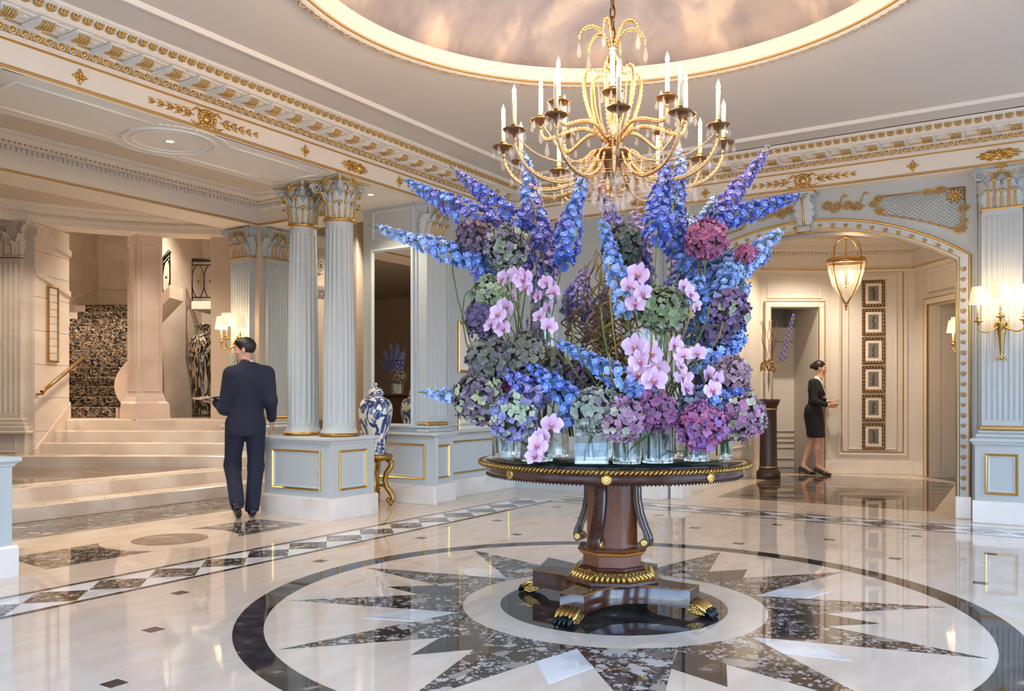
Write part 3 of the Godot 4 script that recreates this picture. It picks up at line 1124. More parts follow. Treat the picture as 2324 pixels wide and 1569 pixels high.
# flat Corinthian capital, foot at y0 on the wall frame xf, top at y1
func flat_capital(parent: Node, w: float, y0: float, y1: float, d: float, xf: Transform3D, body: Material, gold: Material) -> void:
	var st := mb()
	var h := y1 - y0
	flat(st)
	var rows := []
	for q in [[0.0, 0.97, 0.95], [0.4, 0.98, 0.97], [0.75, 1.06, 1.1], [0.93, 1.22, 1.45]]:
		var x: float = w / 2 * q[1]
		var z: float = d * q[2]
		var y: float = y0 + h * q[0]
		rows.append([xf * Vector3(-x, y, 0), xf * Vector3(-x, y, z), xf * Vector3(x, y, z), xf * Vector3(x, y, 0)])
	grid(st, rows, false)
	var cap := part(parent, "capital", st, body)
	st = mb()
	var top := []
	for j in 9:
		var s := -1.0 + j / 4.0
		top.append(Vector2(s * w * 0.68, -(d + 0.02 + 0.035 * s * s)))
	top += [Vector2(w * 0.68, 0), Vector2(-w * 0.68, 0)]
	prism(st, top, y0 + h * 0.90, y1, xf * Transform3D(Basis(Vector3.RIGHT, Vector3(0, 0, -1), Vector3.UP), Vector3.ZERO), 0.004)
	part(cap, "abacus", st, body)
	st = mb()
	box(st, Vector3(-w / 2 - 0.018, y0 - 0.022, 0), Vector3(w / 2 + 0.018, y0, d + 0.014), 0.006, xf)
	part(cap, "neck_band", st, gold)
	var k := h / 0.40
	for j in 3:
		var p := Vector3((j - 1) * w * 0.33, y0, d * 0.95 + 0.008)
		var b := Basis.IDENTITY.scaled(Vector3(1.0, k, 1.0))
		inst(cap, "low_leaf", leaf_mesh.low, body, xf * Transform3D(b, p))
		inst(cap, "leaf_vein", leaf_mesh.low_vein, gold, xf * Transform3D(b, p))
	for j in 2:
		var p := Vector3((j - 0.5) * w * 0.36, y0 + 0.012, d * 0.96 + 0.012)
		var b := Basis.IDENTITY.scaled(Vector3(1.0, k, 1.0))
		inst(cap, "high_leaf", leaf_mesh.high, body, xf * Transform3D(b, p))
		inst(cap, "leaf_vein", leaf_mesh.high_vein, gold, xf * Transform3D(b, p))
	for s in [-1.0, 1.0]:
		var b := Basis(Vector3(s, 0, 0), Vector3.UP, Vector3(0, 0, 1)) * Basis(Vector3.UP, -0.5)
		inst(cap, "high_leaf", leaf_mesh.high, body, xf * Transform3D(Basis(Vector3.UP, s * 0.6).scaled(Vector3(0.8, k, 1)), Vector3(s * w * 0.47, y0 + 0.01, d * 0.7)))
		inst(cap, "volute", leaf_mesh.volute, body, xf * Transform3D(b.scaled(Vector3(0.95, 0.95, 0.95)), Vector3(s * w * 0.56, y0 + h * 0.80, d + 0.055)))
		inst(cap, "volute", leaf_mesh.volute, gold, xf * Transform3D(Basis(Vector3(-s, 0, 0), Vector3.UP, Vector3(0, 0, 1)).scaled(Vector3(0.55, 0.55, 0.6)), Vector3(s * w * 0.14, y0 + h * 0.80, d + 0.03)))
		inst(cap, "tendril", leaf_mesh.tendril, gold, xf * Transform3D(Basis(Vector3(s, 0, 0), Vector3.UP, Vector3(0, 0, 1)).scaled(Vector3(1.3, 1.1, 1)), Vector3(s * w * 0.2, y0 + h * 0.6, d + 0.02)))
	inst(cap, "abacus_flower", leaf_mesh.flower, gold, xf * Transform3D(Basis.IDENTITY.scaled(Vector3(1.4, 1.4, 1.4)), Vector3(0, y0 + h * 0.93, d + 0.035)))

# a whole pilaster on its pedestal; floor is the height it stands on
func pilaster(label: String, xf: Transform3D, w: float, base: float, ped: bool, body: Material, gold: Material, top := 3.395, sk := 0.0) -> Node3D:
	var t := trim(label)
	var d := 0.13
	var st := mb()
	fluted(st, w, base + 0.115, top - 0.40, d, 7, xf)
	part(t, "shaft", st, body)
	flat_capital(t, w, top - 0.385, top, d, xf, body, gold)
	st = mb()
	box(st, Vector3(-w / 2 - 0.055, base, 0), Vector3(w / 2 + 0.055, base + 0.04, d + 0.055), 0.012, xf)
	box(st, Vector3(-w / 2 - 0.035, base + 0.04, 0), Vector3(w / 2 + 0.035, base + 0.072, d + 0.035), 0.014, xf)
	part(t, "base_moulding", st, body)
	st = mb()
	box(st, Vector3(-w / 2 - 0.025, base + 0.074, 0), Vector3(w / 2 + 0.025, base + 0.112, d + 0.025), 0.012, xf)
	part(t, "base_band", st, gold)
	if ped:
		st = mb()
		var pw := w / 2 + 0.055
		box(st, Vector3(-pw, 0.18 + sk, 0), Vector3(pw, base - 0.05, d + 0.06), 0.003, xf)
		part(t, "pedestal_body", st, body)
		st = mb()
		box(st, Vector3(-pw - 0.012, base - 0.075, 0), Vector3(pw + 0.012, base - 0.06, d + 0.072), 0.005, xf)
		box(st, Vector3(-pw - 0.045, base - 0.04, 0), Vector3(pw + 0.045, base - 0.006, d + 0.105), 0.012, xf)
		box(st, Vector3(-pw - 0.028, base - 0.062, 0), Vector3(pw + 0.028, base, d + 0.088), 0.01, xf)
		part(t, "pedestal_cap", st, M.paint_light if body == M.paint else body)
		st = mb()
		box(st, Vector3(-pw - 0.02, sk, 0), Vector3(pw + 0.02, 0.215 + sk, d + 0.085), 0.006, xf)
		part(t, "marble_skirting", st, M.skirting_marble)
		gilt_frame(t, w - 0.06, base - 0.42 - sk, xf * Transform3D(Basis.IDENTITY, Vector3(0, (base + 0.13 + sk) / 2, d + 0.06)))
	return t

func build_order() -> void:
	capital_meshes()
	# left wall: the beam over the colonnade, the pier with the mirror and the wall to the corner
	var wl := setting("wall_left")
	var st := mb()
	box(st, Vector3(-4.66, 3.41, -5.2), Vector3(-3.73, 4.0, 5.4))
	part(wl, "beam", st, M.plaster)
	st = mb()
	box(st, Vector3(-4.66, 0, -5.4), Vector3(-3.86, 3.41, -2.97))
	part(wl, "corner_pier", st, M.paint)
	st = mb()
	box(st, Vector3(-4.66, 0, 2.87), Vector3(-3.86, 3.41, 5.4))
	part(wl, "corner_pier", st, M.paint)
	# soffit with its sunk panel and round rosette
	st = mb()
	box(st, Vector3(-4.66, 3.395, -2.97), Vector3(-3.725, 3.412, 2.87))
	part(wl, "soffit_board", st, M.plaster)
	soffit_panel(wl, Vector3(-4.20, 3.395, CC))
	# entablature all round the left and back walls
	var e := trim("cream and gilt entablature with brackets round the lobby")
	var line := [Vector2(3.88, -4.75), Vector2(-3.72, -4.75), Vector2(-3.72, 5.18)]
	st = mb()
	mould(st, [Vector2(-0.02, 3.395), Vector2(0, 3.395), Vector2(0, 3.585), Vector2(0.02, 3.61), Vector2(0.02, 3.632), Vector2(0.028, 3.640), Vector2(0.034, 3.652), Vector2(0.05, 3.672), Vector2(0.062, 3.676), Vector2(0.062, 3.705), Vector2(0.34, 3.705), Vector2(0.34, 3.735), Vector2(0.346, 3.738), Vector2(0.352, 3.75), Vector2(0.37, 3.765), Vector2(0.395, 3.778), Vector2(0.41, 3.782), Vector2(0.42, 3.792), Vector2(0.42, 3.80), Vector2(-0.02, 3.80)], line)
	part(e, "entablature_body", st, M.plaster)
	st = mb()
	for p in [[0.0, 3.408, 0.010, 0.013], [0.0, 3.424, 0.008, 0.008], [0.006, 3.594, 0.016, 0.013]]:
		mould(st, [Vector2(p[0] - 0.004, p[1] - p[3] / 2), Vector2(p[0] + p[2] * 0.7, p[1] - p[3] / 2), Vector2(p[0] + p[2], p[1]), Vector2(p[0] + p[2] * 0.7, p[1] + p[3] / 2), Vector2(p[0] - 0.004, p[1] + p[3] / 2)], line)
	part(e, "gilt_fillet", st, M.gilt)
	st = mb()
	mould(st, [Vector2(0.06, 3.699), Vector2(0.07, 3.694), Vector2(0.075, 3.70), Vector2(0.075, 3.706)], line)
	mould(st, [Vector2(0.014, 3.634), Vector2(0.03, 3.634), Vector2(0.03, 3.641), Vector2(0.014, 3.641)], line)
	part(e, "bead_line", st, M.gilt_soft)
	# egg, dart, leaf and bracket, one mesh each
	st = mb()
	ball(st, Vector3(0, 0, 0), Vector3(0.017, 0.022, 0.016), 10, 6)
	var egg := done(st)
	st = mb()
	for s in [-1.0, 1.0]:
		tube(st, [Vector3(0.024 * s, 0.022, 0), Vector3(0.026 * s, 0.0, 0.004), Vector3(0.016 * s, -0.02, 0.004), Vector3(0, -0.027, 0.003)], 0.004, 5)
	var shell := done(st)
	st = mb()
	prism(st, [Vector2(-0.006, 0.02), Vector2(0.006, 0.02), Vector2(0.015, -0.018), Vector2(0, -0.026), Vector2(-0.015, -0.018)], 0, 0.012, Transform3D.IDENTITY, 0.004)
	var dart := done(st)
	st = mb()
	for s in [-1.0, 0.0, 1.0]:
		tube(st, [Vector3(0.002 * s, -0.024, 0.004), Vector3(0.014 * s, -0.006, 0.012), Vector3(0.022 * s, 0.014, 0.010), Vector3(0.028 * s, 0.024, 0.002)], [0.006, 0.011, 0.009, 0.004], 6)
	tube(st, [Vector3(-0.006, -0.026, 0.004), Vector3(-0.024, -0.012, 0.006), Vector3(-0.03, 0.004, 0.002)], [0.004, 0.008, 0.003], 5)
	tube(st, [Vector3(0.006, -0.026, 0.004), Vector3(0.024, -0.012, 0.006), Vector3(0.03, 0.004, 0.002)], [0.004, 0.008, 0.003], 5)
	var frond := done(st)
	st = mb()
	# bracket: side outline in (out, y), hanging under the corona
	var side := [Vector2(0, 0), Vector2(0, -0.030), Vector2(0.03, -0.036), Vector2(0.06, -0.034), Vector2(0.085, -0.032), Vector2(0.14, -0.040), Vector2(0.19, -0.055), Vector2(0.225, -0.052), Vector2(0.24, -0.035), Vector2(0.235, -0.016), Vector2(0.25, -0.012), Vector2(0.25, 0)]
	prism(st, side, -0.046, 0.046, Transform3D(Basis(Vector3(0, 0, 1), Vector3.UP, Vector3(-1, 0, 0)), Vector3.ZERO), 0.004)
	box(st, Vector3(-0.058, -0.014, 0), Vector3(0.058, 0.0, 0.258), 0.004)
	var bracket := done(st)
	st = mb()
	for k in 5:
		tube(st, [Vector3((k - 2) * 0.017, -0.02, 0.245), Vector3((k - 2) * 0.019, -0.048, 0.235), Vector3((k - 2) * 0.019, -0.058, 0.20), Vector3((k - 2) * 0.014, -0.044, 0.15), Vector3((k - 2) * 0.006, -0.034, 0.10)], [0.004, 0.009, 0.010, 0.007, 0.003], 5)
	var bracket_leaf := done(st)
	st = mb()
	rect_mould(st, 0.12, 0.16, [Vector2(0, 0), Vector2(0.002, 0.006), Vector2(0.01, 0.006), Vector2(0.012, 0.0)], Transform3D(Basis(Vector3.RIGHT, Vector3(0, 0, 1), Vector3(0, -1, 0)), Vector3.ZERO))
	ball(st, Vector3(0, -0.004, 0), Vector3(0.032, 0.01, 0.032), 10, 4)
	for k in 8:
		ball(st, Vector3(0.03 * cos(TAU * k / 8), -0.004, 0.03 * sin(TAU * k / 8)), Vector3(0.014, 0.008, 0.014), 6, 4)
	var coffer := done(st)
	for run in [[Vector3(-3.72, 0, 0), Vector3(1, 0, 0), CC, -4.3, 1.95], [Vector3(0, 0, -4.75), Vector3(0, 0, 1), CC, -3.3, 2.25]]:
		var out: Vector3 = run[1]
		var w := on_wall(run[0], out)
		var ax := w.basis.x
		var lo: float = run[3]
		var hi: float = run[4]
		for k in range(-70, 70):
			var s: float = run[2] + 0.0826 * k
			if s > lo and s < hi:
				var p: Vector3 = run[0] + (Vector3(0, 0, s) if absf(out.x) > 0.5 else Vector3(s, 0, 0))
				inst(e, "egg", egg, M.gilt, Transform3D(w.basis, p + out * 0.052 + Vector3(0, 3.657, 0)))
				inst(e, "egg_shell", shell, M.plaster, Transform3D(w.basis, p + out * 0.05 + Vector3(0, 3.657, 0)))
				var p2 := p + (Vector3(0, 0, 0.0413) if absf(out.x) > 0.5 else Vector3(0.0413, 0, 0))
				inst(e, "dart", dart, M.gilt_soft, Transform3D(w.basis, p2 + out * 0.045 + Vector3(0, 3.657, 0)))
				inst(e, "cornice_leaf", frond, M.gilt_soft, Transform3D(w.basis * Basis(Vector3.RIGHT, 0.75), p + out * 0.366 + Vector3(0, 3.757, 0)))
			var q: float = run[2] + 0.2445 * k
			if q > lo and q < hi - 0.02:
				var p: Vector3 = run[0] + (Vector3(0, 0, q) if absf(out.x) > 0.5 else Vector3(q, 0, 0))
				inst(e, "bracket", bracket, M.plaster, Transform3D(w.basis, p + out * 0.06 + Vector3(0, 3.704, 0)))
				inst(e, "bracket_leaf", bracket_leaf, M.gilt_soft, Transform3D(w.basis, p + out * 0.06 + Vector3(0, 3.704, 0)))
				var p2 := p + (Vector3(0, 0, 0.12225) if absf(out.x) > 0.5 else Vector3(0.12225, 0, 0))
				inst(e, "coffer_flower", coffer, M.plaster, Transform3D(w.basis, p2 + out * 0.2 + Vector3(0, 3.705, 0)))
	# ornaments on the frieze
	for q in [[1.03, 0], [-0.055, 1], [-1.145, 0], [-1.815, 2], [-2.50, 0], [-3.2, 2]]:
		frieze(e, q[1], Vector3(-3.72, 3.503, q[0]), Vector3(1, 0, 0))
	for q in [[-1.87, 2], [-1.12, 0], [-0.055, 1], [1.01, 0], [1.756, 2]]:
		frieze(e, q[1], Vector3(q[0], 3.50, -4.75), Vector3(0, 0, 1))
	# dark air slot along the back cornice
	st = mb()
	box(st, Vector3(-1.2, 3.796, -4.33), Vector3(2.6, 3.802, -4.318))
	part(e, "air_slot", st, M.black_slot)
	# pedestals and columns
	build_pedestal(Vector3(-4.65, 0, -2.12), Vector3(-3.73, 0, -1.48), "blue-grey pedestal with gilt panels under the two fluted columns")
	build_pedestal(Vector3(-4.65, 0, 1.49), Vector3(-3.73, 0, 2.13), "pale blue pedestal cut by the left edge of the picture")
	for z in [-1.80, 1.81]:
		var near: bool = z < 0
		build_column(Vector3(-3.915, 0.803, z), "right column of the fluted pair, nearer the lobby" if near else "fluted column on the pedestal at the left edge, lobby side")
		build_column(Vector3(-4.43, 0.803, z), "left column of the fluted pair, nearer the stairs" if near else "fluted column on the pedestal at the left edge, stair side")
	# pilasters of the lobby
	pilaster("fluted pilaster on the corner pier beside the mirror", on_wall(Vector3(-3.86, 0, -3.175), Vector3(1, 0, 0)), 0.36, 0.80, true, M.paint, M.gilt_soft)
	pilaster("fluted pilaster at the far left end of the lobby", on_wall(Vector3(-3.86, 0, 3.075), Vector3(1, 0, 0)), 0.36, 0.80, true, M.paint, M.gilt_soft)
	pilaster("fluted blue pilaster with a triple sconce at the right edge", on_wall(Vector3(1.775, 0, -4.91), Vector3(0, 0, 1)), 0.335, 0.81, true, M.paint, M.gilt_soft)
	pilaster("fluted pilaster behind the flowers left of the arch", on_wall(Vector3(-1.875, 0, -4.91), Vector3(0, 0, 1)), 0.335, 0.81, true, M.paint, M.gilt_soft)
	# wainscot of the left wall between the pier pilaster and the corner
	wainscot(wl, on_wall(Vector3(-3.86, 0, -4.19), Vector3(1, 0, 0)), 1.6)
	wainscot(wl, on_wall(Vector3(-4.10, 0, -2.97), Vector3(0, 0, 1)), 1.1)
	var xf := on_wall(Vector3(-3.86, 0, -4.19), Vector3(1, 0, 0))
	panel_frame(wl, 1.3, 1.9, xf * Transform3D(Basis.IDENTITY, Vector3(0, 1.98, 0)), M.paint_light)
	build_arch_wall()

func wainscot(parent: Node, xf: Transform3D, w: float) -> void:
	var st := mb()
	box(st, Vector3(-w / 2, 0, 0), Vector3(w / 2, 0.215, 0.06), 0.006, xf)
	part(parent, "marble_skirting", st, M.skirting_marble)
	st = mb()
	box(st, Vector3(-w / 2, 0.215, 0), Vector3(w / 2, 0.74, 0.035), 0.002, xf)
	box(st, Vector3(-w / 2, 0.735, 0), Vector3(w / 2, 0.765, 0.06), 0.008, xf)
	box(st, Vector3(-w / 2, 0.765, 0), Vector3(w / 2, 0.80, 0.085), 0.012, xf)
	box(st, Vector3(-w / 2, 0.85, 0), Vector3(w / 2, 0.875, 0.03), 0.01, xf)
	part(parent, "chair_rail", st, M.paint_light)
	st = mb()
	box(st, Vector3(-w / 2, 0.752, 0), Vector3(w / 2, 0.758, 0.068), 0, xf)
	part(parent, "rail_gilding", st, M.gilt_soft)
	gilt_frame(parent, w - 0.3, 0.40, xf * Transform3D(Basis.IDENTITY, Vector3(0, 0.475, 0.035)))

func soffit_panel(parent: Node, c: Vector3) -> void:
	# frame seen from below: x along the beam, y across it, z down
	var xf := Transform3D(Basis(Vector3(0, 0, 1), Vector3(1, 0, 0), Vector3(0, -1, 0)), c)
	var st := mb()
	flat(st)
	# outline of the sunk panel with round bulges round the rosette
	var poly := []
	var r := 0.47
	var h := 0.31
	var a := asin(h / r)
	poly += [Vector2(-1.44, -h)]
	poly += arc(0, 0, r, PI + a, TAU - a, 14)
	poly += [Vector2(1.44, -h), Vector2(1.44, h)]
	poly += arc(0, 0, r, a, PI - a, 14)
	poly += [Vector2(-1.44, h)]
	for k in poly.size():
		var p: Vector2 = poly[k]
		var q: Vector2 = poly[(k + 1) % poly.size()]
		tube(st, [xf * Vector3(p.x, p.y, 0.002), xf * Vector3(q.x, q.y, 0.002)], 0.012, 6)
	part(parent, "panel_moulding", st, M.plaster)
	st = mb()
	for rr in [0.37, 0.30]:
		var line := []
		for k in 49:
			line.append(xf * Vector3(rr * cos(TAU * k / 48), rr * sin(TAU * k / 48), 0.002))
		tube(st, line, 0.016 if rr > 0.35 else 0.01, 6, false)
	part(parent, "rosette_ring", st, M.plaster)

func frieze(parent: Node, kind: int, at: Vector3, out: Vector3) -> void:
	var xf := on_wall(at, out)
	var st := mb()
	if kind == 0:
		for k in 4:
			var a := TAU * k / 4
			tube(st, [Vector3(0, 0, 0.006), Vector3(cos(a), sin(a), 0) * 0.03 + Vector3(0, 0, 0.012), Vector3(cos(a), sin(a), 0) * 0.058 + Vector3(0, 0, 0.004)], [0.010, 0.014, 0.004], 6)
			var b := a + PI / 4
			ball(st, Vector3(cos(b), sin(b), 0) * 0.024 + Vector3(0, 0, 0.006), Vector3(0.014, 0.014, 0.008), 7, 4)
		ball(st, Vector3(0, 0, 0.012), Vector3(0.012, 0.012, 0.012), 8, 5)
		inst(parent, "frieze_diamond", done(st), M.gilt, xf)
		return
	if kind == 2:
		for k in 12:
			var a := TAU * k / 12
			var sx := 1.9 if absf(cos(a)) > 0.5 else 1.0
			tube(st, [Vector3(0, 0, 0.006), Vector3(cos(a) * 0.06 * sx, sin(a) * 0.035, 0.014), Vector3(cos(a) * 0.115 * sx * 0.85, sin(a) * 0.055, 0.004)], [0.008, 0.016, 0.005], 6)
		for s in [-1.0, 1.0]:
			ball(st, Vector3(s * 0.105, 0, 0.006), Vector3(0.045, 0.016, 0.012), 8, 5)
			ball(st, Vector3(s * 0.175, 0, 0.004), Vector3(0.022, 0.009, 0.008), 7, 4)
			for v in [-1.0, 1.0]:
				inst(parent, "frieze_scroll", leaf_mesh.volute, M.gilt, xf * Transform3D(Basis(Vector3(s, 0, 0), Vector3(0, v, 0), Vector3(0, 0, 1)).scaled(Vector3(0.5, 0.42, 0.6)), Vector3(s * 0.075, v * 0.026, 0.006)))
		lathe(st, [Vector2(0.05, -0.008), Vector2(0.052, 0.004), Vector2(0.04, 0.014), Vector2(0.028, 0.01), Vector2(0.016, 0.02), Vector2(0.0, 0.024)], 16, Transform3D(Basis(Vector3.RIGHT, Vector3(0, 0, 1), Vector3(0, -1, 0)), Vector3.ZERO))
		inst(parent, "frieze_rosette", done(st), M.gilt, xf)
		return
	# garland: a wreath in the middle, husks to both sides
	for k in 14:
		var a := TAU * k / 14
		ball(st, Vector3(cos(a) * 0.075, sin(a) * 0.058, 0.01), Vector3(0.022, 0.016, 0.016), 7, 5, Basis(Vector3(0, 0, 1), a + PI / 2))
	lathe(st, [Vector2(0.04, -0.004), Vector2(0.04, 0.012), Vector2(0.022, 0.018), Vector2(0.0, 0.026)], 14, Transform3D(Basis(Vector3.RIGHT, Vector3(0, 0, 1), Vector3(0, -1, 0)), Vector3.ZERO))
	for s in [-1.0, 1.0]:
		tube(st, [Vector3(s * 0.05, -0.05, 0.008), Vector3(s * 0.10, -0.075, 0.012), Vector3(s * 0.16, -0.05, 0.008)], [0.006, 0.013, 0.003], 6)
		tube(st, [Vector3(s * 0.05, 0.045, 0.008), Vector3(s * 0.10, 0.06, 0.012), Vector3(s * 0.15, 0.03, 0.006)], [0.006, 0.012, 0.003], 6)
	inst(parent, "frieze_wreath", done(st), M.gilt, xf)
	st = mb()
	for v in [-1.0, 0.0, 1.0]:
		tube(st, [Vector3(0, 0, 0.006), Vector3(0.03, 0.020 * v, 0.014), Vector3(0.075, 0.036 * v, 0.003)], [0.007, 0.014, 0.003], 6)
	tube(st, [Vector3(-0.03, 0, 0.004), Vector3(0.0, 0, 0.008)], 0.004, 5)
	var husk := done(st)
	for s in [-1.0, 1.0]:
		for k in 5:
			var b := Basis(Vector3(s, 0, 0), Vector3(0, 1, 0), Vector3(0, 0, 1)).scaled(Vector3(1, 1, 1) * (1.05 - 0.09 * k))
			inst(parent, "frieze_husk", husk, M.gilt, xf * Transform3D(b, Vector3(s * (0.155 + 0.083 * k), 0, 0)))

func arch_curve(half: float, spring: float, crown: float, n: int) -> Array:
	var sag := crown - spring
	var r := (half * half + sag * sag) / (2 * sag)
	var a := asin(half / r)
	var out := []
	for k in n + 1:
		var t := lerpf(-a, a, float(k) / n)
		out.append(Vector2(CC + r * sin(t), crown - r + r * cos(t)))
	return out

func build_arch_wall() -> void:
	var wb := setting("wall_back", "pale blue panelled wall with a gilded segmental arch")
	var half := 1.434
	var z := -4.96
	var xf := Transform3D(Basis.IDENTITY, Vector3(0, 0, z))
	var inner := arch_curve(half, 2.56, 2.985, 24)
	var st := mb()
	var poly := [Vector2(-4.3, 0), Vector2(CC - half, 0)] + inner + [Vector2(CC + half, 0), Vector2(4.3, 0), Vector2(4.3, 4.0), Vector2(-4.3, 4.0)]
	prism(st, poly, -0.28, 0, xf)
	part(wb, "wall_body", st, M.paint)
	# beam behind the entablature
	st = mb()
	box(st, Vector3(-4.3, 3.398, z), Vector3(4.3, 4.0, -4.756))
	part(wb, "beam", st, M.plaster)
	# arch band
	var a := trim("white and gilt moulded band round the arch opening")
	var bw := 0.115
	var outer := arch_curve(half + bw, 2.60, 3.10, 24)
	st = mb()
	var bpoly := [Vector2(CC - half, 0.2)] + inner + [Vector2(CC + half, 0.2), Vector2(CC + half + bw, 0.2)]
	var rev := outer.duplicate()
	rev.reverse()
	bpoly += rev + [Vector2(CC - half - bw, 0.2)]
	prism(st, bpoly, -0.1, 0.03, xf, 0.004)
	part(a, "arch_band", st, M.paint_light)
	for c in [[inner, -0.006, 0.008, 0.034], [outer, 0.0, 0.014, 0.030], [inner, 0.022, 0.005, 0.034]]:
		st = mb()
		var base: Array = c[0]
		var path := []
		var side: float = half + c[1] if base == inner else half + bw + c[1]
		path.append(xf * Vector3(CC - side, 0.22, c[3]))
		for k in base.size():
			var p: Vector2 = base[k]
			path.append(xf * Vector3(CC + (p.x - CC) * side / (half if base == inner else half + bw), p.y + c[1], c[3]))
		path.append(xf * Vector3(CC + side, 0.22, c[3]))
		tube(st, path, c[2], 6)
		part(a, "gilt_edge", st, M.gilt)
	# ornaments on the band
	st = mb()
	for v in [-1.0, 0.0, 1.0]:
		tube(st, [Vector3(0, -0.02, 0), Vector3(0.014 * v, 0.0, 0.008), Vector3(0.022 * v, 0.024 - 0.01 * absf(v), 0.002)], [0.004, 0.009, 0.003], 5)
	tube(st, [Vector3(-0.014, -0.01, 0.004), Vector3(0.014, -0.01, 0.004)], 0.005, 5)
	var fleur := done(st)
	st = mb()
	for s in [-1.0, 1.0]:
		tube(st, [Vector3(0, -0.024, 0.002), Vector3(0.020 * s, -0.01, 0.006), Vector3(0.022 * s, 0.01, 0.006), Vector3(0.008 * s, 0.018, 0.004), Vector3(0.008 * s, 0.006, 0.003)], 0.0055, 5)
	ball(st, Vector3(0, 0.0, 0.004), Vector3(0.009, 0.013, 0.007), 7, 4)
	var lyre := done(st)
	var mid := []
	for k in 25:
		mid.append((inner[k] + outer[k]) * 0.5)
	var spots := []
	for s in [-1.0, 1.0]:
		for k in 22:
			spots.append([Vector2(CC + s * (half + bw / 2), 0.3 + 0.103 * k), Vector2(0, 1)])
	for k in range(1, 24):
		var d: Vector2 = (mid[k + 1] - mid[k - 1]).normalized() if k < 24 else Vector2.RIGHT
		spots.append([mid[k], d])
	for k in spots.size():
		var d: Vector2 = spots[k][1]
		var b := Basis(Vector3(d.x, d.y, 0), Vector3(-d.y, d.x, 0), Vector3(0, 0, 1))
		if k < 44:
			b = Basis.IDENTITY
		inst(a, "band_ornament", fleur if k % 2 == 0 else lyre, M.gilt_soft, xf * Transform3D(b, Vector3(spots[k][0].x, spots[k][0].y, 0.03)))
	for s in [-1.0, 1.0]:
		st = mb()
		var x: float = CC + s * (half + bw / 2)
		box(st, Vector3(x - 0.07, 0, z - 0.29), Vector3(x + 0.07, 0.22, z + 0.045), 0.006)
		part(a, "jamb_plinth", st, M.skirting_marble)
	# keystone: a scrolled bracket
	st = mb()
	var side := [Vector2(0, 2.97), Vector2(0.06, 2.965), Vector2(0.085, 2.985), Vector2(0.08, 3.02), Vector2(0.065, 3.06), Vector2(0.075, 3.16), Vector2(0.11, 3.26), Vector2(0.16, 3.31), Vector2(0.19, 3.335), Vector2(0.19, 3.395), Vector2(0, 3.395)]
	prism(st, side, -0.085, 0.085, Transform3D(Basis(Vector3(0, 0, 1), Vector3.UP, Vector3(-1, 0, 0)), Vector3(CC - 0.02, 0, z)), 0.006)
	box(st, Vector3(CC - 0.145, 3.345, z), Vector3(CC + 0.105, 3.395, z + 0.21), 0.008)
	var ks := part(a, "keystone", st, M.paint_light)
	inst(ks, "keystone_leaf", acanthus(0.30, 0.17, 0.09), M.paint_light, Transform3D(Basis(Vector3(1, 0, 0), Vector3(0, 1, 0.12), Vector3(0, 0, 1)), Vector3(CC - 0.02, 3.05, z + 0.085)))
	inst(ks, "leaf_vein", leaf_vein(0.30, 0.12, 0.09), M.gilt, Transform3D(Basis(Vector3(1, 0, 0), Vector3(0, 1, 0.12), Vector3(0, 0, 1)), Vector3(CC - 0.02, 3.05, z + 0.093)))
	st = mb()
	for s in [-1.0, 1.0]:
		tube(st, [Vector3(CC - 0.02 + 0.08 * s, 3.39, z + 0.19), Vector3(CC - 0.02 + 0.08 * s, 3.25, z + 0.115), Vector3(CC - 0.02 + 0.075 * s, 3.10, z + 0.08), Vector3(CC - 0.02 + 0.07 * s, 2.98, z + 0.085)], 0.009, 6)
	tube(st, [Vector3(CC - 0.10, 2.972, z + 0.075), Vector3(CC + 0.06, 2.972, z + 0.075)], 0.013, 8)
	box(st, Vector3(CC - 0.15, 3.378, z), Vector3(CC + 0.11, 3.39, z + 0.215), 0.003)
	part(ks, "keystone_gilding", st, M.gilt)
	# spandrels: lattice panels and scrolls, mirrored
	for s in [-1.0, 1.0]:
		var tr := trim("lattice spandrel panel with gilt shell, %s of the keystone" % ("right" if s > 0 else "left"))
		var pl := [Vector2(0.70, 3.275), Vector2(1.50, 3.275), Vector2(1.50, 2.835)]
		for k in 9:
			var x := lerpf(1.44, 0.74, k / 8.0)
			pl.append(Vector2(x, 3.135 - 0.155 * x * x + 0.04))
		pl.append(Vector2(0.70, 3.10))
		var pp := PackedVector2Array()
		for p in pl:
			pp.append(Vector2(CC + s * p.x, p.y))
		for dir in [-1.0, 1.0]:
			for k in range(-20, 45):
				var x0: float = CC + s * 0.5 + s * 0.048 * k
				var seg := PackedVector2Array([Vector2(x0 - dir * 0.45, 2.7), Vector2(x0 + dir * 0.45, 3.4)])
				for piece in Geometry2D.intersect_polyline_with_polygon(seg, pp):
					if piece.size() > 1 and piece[0].distance_to(piece[-1]) > 0.02:
						st = mb()
						tube(st, [xf * Vector3(piece[0].x, piece[0].y, 0.007), xf * Vector3(piece[-1].x, piece[-1].y, 0.007)], 0.0085, 5)
						part(tr, "lattice_bar", st, M.paint_light)
		st = mb()
		for k in pp.size():
			var p := pp[k]
			var q := pp[(k + 1) % pp.size()]
			tube(st, [xf * Vector3(p.x, p.y, 0.01), xf * Vector3(q.x, q.y, 0.01)], 0.009, 6)
		part(tr, "panel_gilding", st, M.gilt_soft)
		st = mb()
		var c := Vector3(CC + s * 1.42, 3.20, z + 0.015)
		for k in 9:
			var b := TAU * k / 9
			tube(st, [c, c + Vector3(cos(b) * 0.045, sin(b) * 0.045, 0.016), c + Vector3(cos(b) * 0.085, sin(b) * 0.08, 0.004)], [0.01, 0.018, 0.006], 6)
		ball(st, c + Vector3(0, 0, 0.012), Vector3(0.024, 0.024, 0.016), 10, 5)
		part(tr, "shell_rosette", st, M.gilt_soft)
